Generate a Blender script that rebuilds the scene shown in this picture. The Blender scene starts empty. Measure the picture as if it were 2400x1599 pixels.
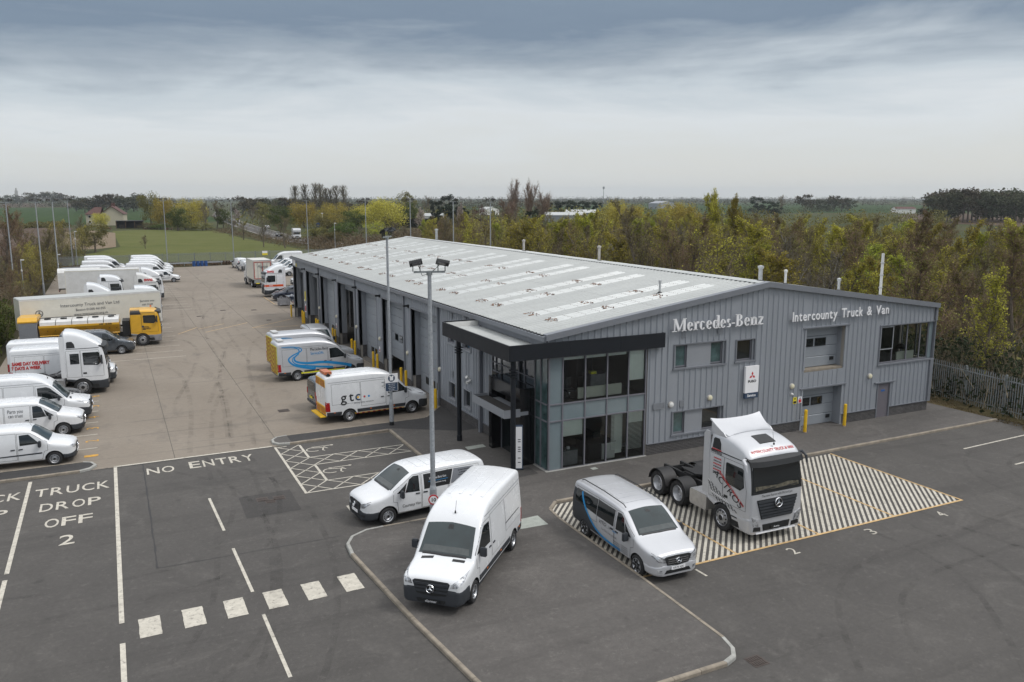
import bpy, bmesh, math, random
import numpy as np
from mathutils import Vector, Matrix
from mathutils.bvhtree import BVHTree
R = math.radians
random.seed(7)
scene = bpy.context.scene
col = scene.collection
# ---------------------------------------------------------------- camera, world, sun, exposure
cd = bpy.data.cameras.new('camera'); cam = bpy.data.objects.new('camera', cd); col.objects.link(cam)
cam.location = (-16.73, -30.63, 12.05); cam.rotation_euler = (R(90-9.915), 0, -0.45494)
cd.sensor_width = 36; cd.lens = 28.874; cd.clip_start = .1; cd.clip_end = 9000
scene.camera = cam
SUN_EL, SUN_AZ = R(52), R(128)      # azimuth clockwise from +Y
world = bpy.data.worlds.new('World'); scene.world = world; world.use_nodes = True
wt = world.node_tree; wn, wl = wt.nodes, wt.links; wn.clear()
def wnode(t, **k):
    n = wn.new(t)
    for a, b in k.items(): setattr(n, a, b)
    return n
def wmath(op, a, b=None, c=None):
    n = wn.new('ShaderNodeMath'); n.operation = op
    for i, v in enumerate((a, b, c)):
        if v is None: continue
        if isinstance(v, (int, float)): n.inputs[i].default_value = v
        else: wl.new(v, n.inputs[i])
    return n.outputs[0]
def wramp(fac, stops):
    n = wn.new('ShaderNodeValToRGB'); e = n.color_ramp.elements; wl.new(fac, n.inputs[0])
    while len(e) < len(stops): e.new(.5)
    for i, (p, c) in enumerate(stops): e[i].position = p; e[i].color = (*c, 1)
    return n.outputs[0]
def lin(*c): return tuple((x/255/12.92 if x <= 10 else ((x/255+.055)/1.055)**2.4) for x in c)
out = wnode('ShaderNodeOutputWorld'); bg = wnode('ShaderNodeBackground'); bg2 = wnode('ShaderNodeBackground'); add = wnode('ShaderNodeAddShader')
sky = wnode('ShaderNodeTexSky', sky_type='NISHITA', sun_disc=False, sun_elevation=SUN_EL, sun_rotation=SUN_AZ)
wl.new(sky.outputs[0], bg.inputs[0]); bg.inputs[1].default_value = .012
tc = wnode('ShaderNodeTexCoord'); sep = wnode('ShaderNodeSeparateXYZ'); wl.new(tc.outputs['Generated'], sep.inputs[0])
X, Y, Z = sep.outputs
el = wmath('MULTIPLY', wmath('ARCSINE', Z), 57.2958)                    # elevation in degrees
hor = wmath('ARCTAN2', X, Y)                                            # azimuth in radians
# cloud-deck coordinates: azimuth and elevation, stretched sideways, warped
comb = wnode('ShaderNodeCombineXYZ'); wl.new(wmath('MULTIPLY', hor, 2.2), comb.inputs[0])
wl.new(wmath('ADD', wmath('MULTIPLY', el, .17), wmath('MULTIPLY', hor, .35)), comb.inputs[1])
n1 = wnode('ShaderNodeTexNoise'); n1.inputs['Scale'].default_value = 1.25; n1.inputs['Detail'].default_value = 6; n1.inputs['Roughness'].default_value = .60; n1.inputs['Distortion'].default_value = .5
wl.new(comb.outputs[0], n1.inputs['Vector'])
comb2 = wnode('ShaderNodeCombineXYZ'); wl.new(wmath('MULTIPLY', hor, 5.0), comb2.inputs[0]); wl.new(wmath('MULTIPLY', el, .75), comb2.inputs[1])
n2 = wnode('ShaderNodeTexNoise'); n2.inputs['Scale'].default_value = 1.6; n2.inputs['Detail'].default_value = 7; n2.inputs['Roughness'].default_value = .55
wl.new(comb2.outputs[0], n2.inputs['Vector'])
warp = wmath('ADD', el, wmath('ADD', wmath('MULTIPLY', wmath('SUBTRACT', n1.outputs[0], .5), 8.5), wmath('MULTIPLY', wmath('SUBTRACT', n2.outputs[0], .5), 2.4)))
# the deck is a little darker to the left (west) of the view than to the right
warp = wmath('ADD', warp, wmath('MULTIPLY', wmath('SUBTRACT', hor, .45), -1.6))
fac = wmath('DIVIDE', warp, 30.0)
deck = wramp(fac, [(0, lin(210, 210, 206)), (.075, lin(209, 211, 210)), (.16, lin(213, 217, 220)), (.235, lin(192, 200, 206)), (.30, lin(156, 166, 176)), (.37, lin(117, 132, 149)), (.46, lin(123, 138, 154)), (.62, lin(172, 182, 191)), (.82, lin(226, 228, 232)), (1, lin(245, 246, 248))])
wl.new(deck, bg2.inputs[0])
zen = wn.new('ShaderNodeMapRange'); zen.interpolation_type = 'SMOOTHSTEP'; wl.new(el, zen.inputs[0])
zen.inputs[1].default_value = 13; zen.inputs[2].default_value = 55; zen.inputs[3].default_value = 1.0; zen.inputs[4].default_value = 1.50
wl.new(zen.outputs[0], bg2.inputs[1])
wl.new(bg.outputs[0], add.inputs[0]); wl.new(bg2.outputs[0], add.inputs[1]); wl.new(add.outputs[0], out.inputs[0])
sd = bpy.data.lights.new('sun', 'SUN'); sun = bpy.data.objects.new('sun', sd); col.objects.link(sun)
sd.energy = 1.5; sd.angle = R(13); sd.color = (1, .965, .92)
sv = Vector((math.sin(SUN_AZ)*math.cos(SUN_EL), math.cos(SUN_AZ)*math.cos(SUN_EL), math.sin(SUN_EL)))
sun.rotation_euler = (-sv).to_track_quat('-Z', 'Y').to_euler()
vs = scene.view_settings; vs.view_transform = 'Standard'; vs.look = 'None'; vs.exposure = 0.0; vs.gamma = 1; vs.use_curve_mapping = False

# ---------------------------------------------------------------- materials
M = {}
def mat(name, c, rough=.6, var=0, scale=3, bump=0, bscale=None, metal=0, coat=0, c2=None, detail=6, spec=.5, stretch=(1, 1, 1), space='Object', streak=0):
    """procedural material: base colour varied by noise, optional second colour, optional bump"""
    m = bpy.data.materials.new(name); m.use_nodes = True; nt = m.node_tree; n, l = nt.nodes, nt.links
    b = n['Principled BSDF']; b.inputs['Roughness'].default_value = rough; b.inputs['Metallic'].default_value = metal
    b.inputs['Specular IOR Level'].default_value = spec
    if coat: b.inputs['Coat Weight'].default_value = coat; b.inputs['Coat Roughness'].default_value = .12
    b.inputs['Base Color'].default_value = (*c, 1)
    co = n.new('ShaderNodeTexCoord'); mp = n.new('ShaderNodeMapping'); mp.inputs['Scale'].default_value = stretch
    if space == 'World':
        g = n.new('ShaderNodeNewGeometry'); l.new(g.outputs['Position'], mp.inputs[0])
    else: l.new(co.outputs['Object'], mp.inputs[0])
    if var or c2:
        nz = n.new('ShaderNodeTexNoise'); nz.inputs['Scale'].default_value = scale; nz.inputs['Detail'].default_value = detail; nz.inputs['Roughness'].default_value = .62
        l.new(mp.outputs[0], nz.inputs['Vector'])
        rp = n.new('ShaderNodeValToRGB'); rp.color_ramp.elements[0].position = .3; rp.color_ramp.elements[1].position = .7
        ca = [max(0, x*(1-var)) for x in c]; cb = list(c2) if c2 else [min(1, x*(1+var)) for x in c]
        rp.color_ramp.elements[0].color = (*ca, 1); rp.color_ramp.elements[1].color = (*cb, 1)
        l.new(nz.outputs[0], rp.inputs[0]); src = rp.outputs[0]
        oi = n.new('ShaderNodeObjectInfo'); hs = n.new('ShaderNodeHueSaturation'); mm = n.new('ShaderNodeMapRange')
        mm.inputs[3].default_value = 1-.25*var; mm.inputs[4].default_value = 1+.25*var
        l.new(oi.outputs['Random'], mm.inputs[0]); l.new(mm.outputs[0], hs.inputs['Value']); l.new(src, hs.inputs['Color']); l.new(hs.outputs[0], b.inputs['Base Color'])
        rr = n.new('ShaderNodeMapRange'); rr.inputs[3].default_value = max(0, rough-.08); rr.inputs[4].default_value = min(1, rough+.1)
        l.new(nz.outputs[0], rr.inputs[0]); l.new(rr.outputs[0], b.inputs['Roughness'])
    if bump:
        nb = n.new('ShaderNodeTexNoise'); nb.inputs['Scale'].default_value = bscale or scale*6; nb.inputs['Detail'].default_value = 4
        l.new(mp.outputs[0], nb.inputs['Vector'])
        bp = n.new('ShaderNodeBump'); bp.inputs['Strength'].default_value = bump; bp.inputs['Distance'].default_value = .02
        l.new(nb.outputs[0], bp.inputs['Height']); l.new(bp.outputs[0], b.inputs['Normal'])
    M[name] = m; return m

class NT:
    """small helper for hand-built node materials"""
    def __init__(s, name):
        s.m = bpy.data.materials.new(name); s.m.use_nodes = True; s.n = s.m.node_tree.nodes; s.l = s.m.node_tree.links; s.b = s.n['Principled BSDF']; M[name] = s.m
        s.g = s.n.new('ShaderNodeNewGeometry').outputs['Position']
    def noise(s, scale, detail=5, stretch=(1, 1, 1), rough=.6, dist=0, rot=0, src=None):
        mp = s.n.new('ShaderNodeMapping'); mp.inputs['Scale'].default_value = stretch; mp.inputs['Rotation'].default_value = (0, 0, rot); s.l.new(src or s.g, mp.inputs[0])
        t = s.n.new('ShaderNodeTexNoise'); t.inputs['Scale'].default_value = scale; t.inputs['Detail'].default_value = detail; t.inputs['Roughness'].default_value = rough; t.inputs['Distortion'].default_value = dist
        s.l.new(mp.outputs[0], t.inputs['Vector']); return t.outputs[0]
    def voro(s, scale, stretch=(1, 1, 1), feature='DISTANCE_TO_EDGE'):
        mp = s.n.new('ShaderNodeMapping'); mp.inputs['Scale'].default_value = stretch; s.l.new(s.g, mp.inputs[0])
        t = s.n.new('ShaderNodeTexVoronoi'); t.feature = feature; t.inputs['Scale'].default_value = scale; s.l.new(mp.outputs[0], t.inputs['Vector']); return t.outputs[0]
    def mr(s, v, a, b, c=0, d=1):
        t = s.n.new('ShaderNodeMapRange'); s.l.new(v, t.inputs[0])
        for i, x in enumerate((a, b, c, d)): t.inputs[i+1].default_value = x
        return t.outputs[0]
    def math(s, op, a, b):
        t = s.n.new('ShaderNodeMath'); t.operation = op
        for i, v in enumerate((a, b)):
            if isinstance(v, (int, float)): t.inputs[i].default_value = v
            else: s.l.new(v, t.inputs[i])
        return t.outputs[0]
    def mix(s, f, a, b, mode='MIX'):
        t = s.n.new('ShaderNodeMix'); t.data_type = 'RGBA'; t.blend_type = mode
        if isinstance(f, (int, float)): t.inputs[0].default_value = f
        else: s.l.new(f, t.inputs[0])
        for i, v in ((6, a), (7, b)):
            if isinstance(v, tuple): t.inputs[i].default_value = (*v, 1)
            else: s.l.new(v, t.inputs[i])
        return t.outputs[2]
    def done(s, colr, rough=.9, bump=None, bs=.3, bd=.01, spec=.3):
        s.l.new(colr, s.b.inputs['Base Color']); s.b.inputs['Roughness'].default_value = rough; s.b.inputs['Specular IOR Level'].default_value = spec
        if bump is not None:
            t = s.n.new('ShaderNodeBump'); t.inputs['Strength'].default_value = bs; t.inputs['Distance'].default_value = bd; s.l.new(bump, t.inputs['Height']); s.l.new(t.outputs[0], s.b.inputs['Normal'])
        return s.m
def asphalt(name, base, warm, k=1.0):
    a = NT(name); big = a.noise(.11, 5, dist=.8); mid = a.noise(.9, 6, (1, .5, 1), dist=.5); fine = a.noise(38, 3); grit = a.noise(140, 2)
    c = a.mix(a.mr(big, .35, .65), base, warm)
    c = a.mix(a.mr(mid, .3, .75, .0, .55*k), c, tuple(x*.62 for x in base))
    tracks = a.noise(.5, 5, (.12, 1.4, 1), .7, .6, .25)
    c = a.mix(a.mr(tracks, .52, .68, 0, .60*k), c, tuple(x*.55 for x in base))
    wear = a.noise(.35, 6, (1, 1, 1), .7, 1.5)
    c = a.mix(a.mr(wear, .55, .72, 0, .50*k), c, tuple(min(1, x*1.55) for x in warm))
    c = a.mix(a.mr(fine, .3, .7, 0, .55), c, tuple(x*.7 for x in base))
    sp = a.noise(7, 9, rough=.85); c = a.mix(a.mr(sp, .40, .62, 0, .45), c, tuple(x*.50 for x in base)); sp2 = a.noise(4.3, 9, rough=.85, dist=.3); c = a.mix(a.mr(sp2, .55, .70, 0, .40), c, tuple(min(1, x*1.9) for x in warm))
    st = a.noise(1.1, 3, (1, .8, 1), .5, .2); c = a.mix(a.mr(st, .68, .76, 0, .55), c, tuple(x*.45 for x in base))
    c = a.mix(a.mr(grit, .62, .74, 0, .5), c, tuple(min(1, x*2.0) for x in warm))
    return a.done(c, .88, a.math('ADD', fine, grit), .35, .006)
asphalt('asphalt', (.090, .085, .080), (.112, .105, .097))
asphalt('asphalt_dark', (.050, .049, .050), (.066, .063, .060), .7)
asphalt('footpath_asphalt', (.108, .101, .095), (.140, .130, .121), .9)
asphalt('patch_asphalt', (.060, .057, .055), (.074, .070, .066), .6)
def concrete_yard():
    a = NT('yard_concrete'); big = a.noise(.09, 5, dist=1); mid = a.noise(.7, 6, dist=.4); tine = a.noise(3.0, 4, (.10, 9, 1), .6); fine = a.noise(45, 3)
    c = a.mix(a.mr(big, .35, .65), (.228, .192, .150), (.284, .245, .198))
    c = a.mix(a.mr(tine, .3, .7, 0, .45), c, (.165, .145, .124))
    oil = a.noise(.42, 6, (1, .55, 1), .65, 1.2)
    c = a.mix(a.mr(oil, .55, .74, 0, .6), c, (.100, .090, .080))
    skid = a.noise(.6, 4, (.09, 2.2, 1), .7, .9, .35)
    c = a.mix(a.mr(skid, .60, .70, 0, .5), c, (.085, .080, .074))
    c = a.mix(a.mr(mid, .6, .8, 0, .3), c, (.33, .30, .265))
    c = a.mix(a.mr(fine, .35, .7, 0, .35), c, (.16, .145, .13))
    sp = a.noise(6, 9, (.5, 1.4, 1), rough=.85); c = a.mix(a.mr(sp, .42, .62, 0, .40), c, (.12, .105, .09))
    spots = a.noise(5.5, 3, (1, 1.6, 1), .5, .5)
    c = a.mix(a.mr(spots, .70, .76, 0, .6), c, (.07, .066, .062))
    a.done(c, .9, a.math('ADD', tine, fine), .3, .008)
concrete_yard()
def field(name, a1, a2, a3, row=0, rot=0):
    a = NT(name); big = a.noise(.012, 4, dist=.5); mid = a.noise(.12, 6, dist=.4); fine = a.noise(2.2, 5)
    c = a.mix(a.mr(big, .35, .65), a1, a2); c = a.mix(a.mr(mid, .35, .75, 0, .7), c, a3)
    if row:
        r = a.noise(row, 3, (1, .02, 1), .6, 0, rot); c = a.mix(a.mr(r, .35, .65, 0, .5), c, tuple(x*.65 for x in a1))
    c = a.mix(a.mr(fine, .3, .7, 0, .5), c, tuple(x*.62 for x in a1))
    a.done(c, .97, fine, .5, .2, .1)
field('meadow_grass', (.078, .094, .024), (.112, .120, .034), (.150, .148, .058))
field('crop_green', (.030, .058, .016), (.044, .072, .022), (.050, .076, .028), .25, .5)
field('ploughed_soil', (.085, .060, .045), (.112, .080, .060), (.130, .096, .075), .5, .2)
field('farm_land', (.050, .060, .022), (.072, .066, .034), (.060, .072, .030))
field('verge_earth', (.105, .078, .045), (.13, .10, .06), (.075, .078, .03))
field('reed_bed', (.20, .155, .105), (.235, .185, .13), (.17, .13, .09))
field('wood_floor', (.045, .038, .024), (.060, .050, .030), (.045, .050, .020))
def cladding(name, base):
    a = NT(name); st = a.noise(1.3, 5, (1, 1, .12), .6, .3); fi = a.noise(9, 4)
    c = a.mix(a.mr(st, .3, .75, 0, .5), base, tuple(x*.84 for x in base)); c = a.mix(a.mr(fi, .45, .8, 0, .25), c, tuple(min(1, x*1.18) for x in base))
    a.done(c, .5, None, spec=.45); a.b.inputs['Metallic'].default_value = .25
cladding('cladding_grey', (.300, .320, .350)); cladding('trim_grey', (.20, .212, .235)); cladding('flat_panel_grey', (.285, .30, .325)); cladding('door_panel_grey', (.30, .325, .355))
def roofmat():
    a = NT('roof_steel'); st = a.noise(.8, 6, (.25, 1, 1), .65, .4); fi = a.noise(6, 5)
    c = a.mix(a.mr(st, .3, .7), (.36, .375, .37), (.43, .445, .435)); c = a.mix(a.mr(fi, .5, .8, 0, .35), c, (.31, .31, .29)); a.done(c, .55, spec=.4)
    a = NT('rooflight_grp'); fi = a.noise(4, 5, (.4, 1, 1)); a.done(a.mix(a.mr(fi, .35, .7), (.50, .52, .515), (.44, .46, .455)), .35, spec=.5)
roofmat()
def leafmat(name, c, var=.35, trans=.25):
    a = NT(name); oi = a.n.new('ShaderNodeObjectInfo'); big = a.noise(.7, 4); fi = a.noise(14, 2)
    k = a.mix(a.mr(big, .35, .65), tuple(x*(1-var) for x in c), tuple(min(1, x*(1+var)) for x in c)); k = a.mix(a.mr(fi, .3, .7, 0, .5), k, tuple(x*.6 for x in c))
    hs = a.n.new('ShaderNodeHueSaturation'); a.l.new(k, hs.inputs['Color']); a.l.new(a.mr(oi.outputs['Random'], 0, 1, .75, 1.25), hs.inputs['Value']); a.l.new(a.mr(oi.outputs['Random'], 0, 1, .485, .515), hs.inputs['Hue'])
    a.done(hs.outputs[0], .75, spec=.15)
    if trans:
        tr = a.n.new('ShaderNodeBsdfTranslucent'); mx = a.n.new('ShaderNodeMixShader'); mx.inputs[0].default_value = trans; a.l.new(hs.outputs[0], tr.inputs[0])
        a.l.new(a.b.outputs[0], mx.inputs[1]); a.l.new(tr.outputs[0], mx.inputs[2]); o = [x for x in a.n if x.type == 'OUTPUT_MATERIAL'][0]; a.l.new(mx.outputs[0], o.inputs[0])
leafmat('leaf_spring', (.350, .315, .050)); leafmat('leaf_lime', (.340, .360, .048)); leafmat('leaf_willow', (.430, .370, .070)); leafmat('leaf_olive', (.165, .150, .048))
leafmat('leaf_green', (.085, .115, .024)); leafmat('leaf_dark', (.026, .036, .016)); leafmat('leaf_hedge', (.055, .045, .015)); leafmat('leaf_blossom', (.42, .36, .33)); leafmat('leaf_red', (.10, .045, .035)); leafmat('leaf_far', (.075, .080, .046)); leafmat('leaf_far2', (.085, .072, .046)); leafmat('leaf_bramble', (.150, .112, .064))
mat('bark', (.110, .090, .070), .95, .3, 6); mat('twig', (.175, .142, .092), .95, .3, 1.5); mat('twig_red', (.200, .135, .090), .95, .3, 1.5); mat('twig_grey', (.160, .140, .110), .95, .25, 1.5); mat('bark_birch', (.33, .31, .28), .9, .4, 5)
W8 = (.66, .675, .69)
mat('paint_white', W8, .25, .03, 1.5, coat=.6); mat('paint_white_dirty', (.58, .58, .56), .35, .10, 2, coat=.4, c2=(.64, .64, .63)); mat('paint_cream', (.60, .585, .52), .35, .06, 2, coat=.3)
mat('paint_silver', (.52, .53, .55), .36, .03, 1.5, metal=.35, coat=.6); mat('paint_darkgrey', (.075, .088, .105), .25, .05, 2, metal=.3, coat=.7); mat('paint_black', (.012, .012, .014), .25, coat=.6)
mat('paint_navy', (.012, .018, .035), .25, coat=.6); mat('paint_red', (.35, .02, .018), .3, coat=.5); mat('paint_yellow', (.62, .34, .018), .35, .08, 2.5, coat=.4); mat('paint_orange', (.60, .075, .012), .4)
mat('plastic_dark', (.030, .034, .040), .55, .1, 5); mat('plastic_black', (.012, .013, .014), .5); mat('rubber', (.018, .018, .019), .85, .2, 8); mat('chassis_black', (.015, .015, .016), .6, .2, 6)
mat('rim_steel', (.42, .43, .45), .35, .1, 8, metal=.7); mat('chrome', (.75, .76, .78), .15, metal=1); mat('rim_dark', (.05, .05, .055), .4, metal=.5); mat('aluminium', (.55, .55, .55), .35, .1, 6, metal=.8)
mat('glass_dark', (.010, .013, .014), .04, spec=.9); mat('glass_screen', (.016, .028, .030), .03, .35, 1.2, spec=.6); mat('glass_green', (.055, .095, .095), .05, .5, 2.0, spec=.8)
mat('lamp_glass', (.30, .31, .32), .06, .8, 9, metal=.5, c2=(.75, .77, .80)); mat('lamp_red', (.33, .008, .010), .2); mat('lamp_amber', (.70, .16, .01), .3); mat('lamp_orange_bar', (.45, .14, .06), .35, .2, 6)
mat('line_white', (.48, .45, .385), .85, .16, 5, c2=(.54, .51, .44)); mat('line_cream', (.56, .50, .38), .85, .15, 5); mat('line_yellow', (.50, .34, .16), .85, .2, 5); mat('line_amber', (.55, .30, .05), .85, .25, 6)
for nm in ('line_white', 'line_cream', 'line_yellow', 'line_amber'):        # worn road paint: dark flecks and tyre dirt across the paint
    m = M[nm]; n, l = m.node_tree.nodes, m.node_tree.links; b = n['Principled BSDF']; src = b.inputs['Base Color'].links[0].from_socket
    g = n.new('ShaderNodeNewGeometry'); z = n.new('ShaderNodeTexNoise'); z.inputs['Scale'].default_value = 7; z.inputs['Detail'].default_value = 8; z.inputs['Roughness'].default_value = .72; l.new(g.outputs['Position'], z.inputs['Vector'])
    mr = n.new('ShaderNodeMapRange'); l.new(z.outputs[0], mr.inputs[0]); mr.inputs[1].default_value = .53; mr.inputs[2].default_value = .68; mr.inputs[4].default_value = .85
    mx = n.new('ShaderNodeMix'); mx.data_type = 'RGBA'; l.new(mr.outputs[0], mx.inputs[0]); l.new(src, mx.inputs[6]); mx.inputs[7].default_value = (.13, .12, .11, 1); l.new(mx.outputs[2], b.inputs['Base Color'])
mat('kerb_concrete', (.225, .195, .155), .9, .25, 4, bump=.3, bscale=30); mat('kerb_grey', (.30, .30, .28), .9, .2, 4, bump=.3, bscale=30); mat('slab_grey', (.30, .32, .29), .85, .15, 5); mat('crack_tar', (.028, .027, .027), .7); mat('joint_dirt', (.085, .085, .075), .95, .3, 3)
mat('brick_dark', (.070, .066, .066), .85, .35, 3, bump=.3, bscale=25); mat('mortar', (.36, .35, .32), .95, .1, 6); mat('iron', (.055, .042, .036), .7, .3, 12)
mat('galvanised', (.33, .35, .37), .5, .22, 12, metal=.35); mat('galvanised_dull', (.26, .28, .285), .55, .2, 5, metal=.3); mat('bollard_yellow', (.70, .43, .012), .5, .12, 5)
mat('canopy_black', (.010, .012, .016), .5, .1, 2, spec=.3); mat('granite_black', (.007, .007, .008), .12, .3, 30, spec=.7); mat('frame_grey', (.15, .15, .17), .45); mat('spandrel_glass', (.16, .20, .215), .12, .08, 1.5, spec=.8)
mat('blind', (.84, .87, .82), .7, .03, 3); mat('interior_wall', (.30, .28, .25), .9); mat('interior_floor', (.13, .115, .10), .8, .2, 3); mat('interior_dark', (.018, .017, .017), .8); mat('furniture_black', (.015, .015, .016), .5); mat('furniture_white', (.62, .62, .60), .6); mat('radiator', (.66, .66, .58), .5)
mat('sign_white', (.78, .78, .79), .4); mat('sign_red', (.50, .02, .03), .5); mat('sign_navy', (.035, .06, .105), .5); mat('sign_blue', (.02, .10, .33), .5); mat('text_black', (.008, .008, .009), .5); mat('text_grey', (.075, .08, .09), .5); mat('text_red', (.45, .02, .02), .5); mat('text_blue', (.02, .25, .55), .5); mat('stripe_blue', (.01, .22, .50), .4); mat('text_white', (.75, .76, .78), .5); mat('sign_yellow', (.70, .58, .03), .5); mat('sign_green', (.03, .22, .08), .5)
mat('hi_yellow', (.72, .70, .03), .4); mat('hi_amber', (.72, .42, .03), .4); mat('hi_red', (.30, .02, .02), .4); mat('lamp_cream', (.62, .58, .42), .4); mat('barrel_blue', (.012, .060, .20), .4, .2, 3); mat('tile_red', (.085, .040, .034), .85, .3, 3); mat('house_cream', (.42, .39, .30), .9, .08, 2); mat('house_white', (.70, .70, .67), .9, .06, 2)
mat('steel_flue', (.55, .56, .57), .3, .1, 4, metal=.7); mat('flue_grey', (.42, .40, .37), .5, .1, 4); mat('crate_grey', (.22, .22, .23), .6, .2, 4); mat('seat_grey', (.03, .03, .035), .8); mat('wood_brown', (.10, .06, .035), .85, .25, 4); mat('lichen', (.22, .13, .085), .95, .5, 14); mat('door_brown', (.135, .125, .14), .55, .06, 3)
def tyremat():
    a = NT('tyre_rubber_trace'); n, l = a.n, a.l; a.b.inputs['Base Color'].default_value = (.020, .019, .018, 1); a.b.inputs['Roughness'].default_value = .9
    t = n.new('ShaderNodeBsdfTransparent'); mx = n.new('ShaderNodeMixShader'); f = a.math('MULTIPLY', a.mr(a.noise(1.1, 5, dist=.5), .42, .68, 0, .22), a.mr(a.noise(30, 4), .3, .6, .3, 1)); l.new(f, mx.inputs[0]); l.new(t.outputs[0], mx.inputs[1]); l.new(a.b.outputs[0], mx.inputs[2])
    o = [x for x in n if x.type == 'OUTPUT_MATERIAL'][0]; l.new(mx.outputs[0], o.inputs[0])
tyremat()
def clearglass():
    a = NT('clear_glass'); n, l = a.n, a.l; t = n.new('ShaderNodeBsdfTransparent'); t.inputs[0].default_value = (.88, .93, .91, 1); g = n.new('ShaderNodeBsdfGlossy'); g.inputs['Roughness'].default_value = .02
    f = n.new('ShaderNodeFresnel'); f.inputs[0].default_value = 1.55; mx = n.new('ShaderNodeMixShader'); ad = n.new('ShaderNodeMath'); ad.operation = 'MULTIPLY_ADD'; ad.inputs[1].default_value = 1.0; ad.inputs[2].default_value = .01
    l.new(f.outputs[0], ad.inputs[0]); l.new(ad.outputs[0], mx.inputs[0]); l.new(t.outputs[0], mx.inputs[1]); l.new(g.outputs[0], mx.inputs[2])
    o = [x for x in n if x.type == 'OUTPUT_MATERIAL'][0]; l.new(mx.outputs[0], o.inputs[0])
clearglass()

# ---------------------------------------------------------------- object helpers
def link(name, me, parent=None, loc=None, rot=None):
    o = bpy.data.objects.new(name, me); col.objects.link(o)
    if parent is not None: o.parent = parent
    if loc is not None: o.location = loc
    if rot is not None: o.rotation_euler = rot
    return o
def thing(name, label, cat, loc=(0, 0, 0), rz=0, group=None):
    o = link(name, None, None, loc, (0, 0, rz)); o.empty_display_size = .3; o['label'] = label; o['category'] = cat
    if group: o['group'] = group
    return o
def tag(o, label, cat, group=None):
    o['label'] = label; o['category'] = cat
    if group: o['group'] = group
    return o
def struct(o, kind='structure'): o['kind'] = kind; return o
def copy_tree(o, parent=None):
    c = o.copy(); col.objects.link(c); c.parent = parent
    for ch in o.children: copy_tree(ch, c)
    return c
def clone(o, label, loc, rz, group=None):
    c = copy_tree(o); c.location = loc; c.rotation_euler = (0, 0, rz); c['label'] = label
    if group: c['group'] = group
    return c
def basis(d):
    d = Vector(d).normalized(); u = Vector((0, 0, 1)) if abs(d.z) < .95 else Vector((1, 0, 0)); a = d.cross(u).normalized(); return a, d.cross(a).normalized()
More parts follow.
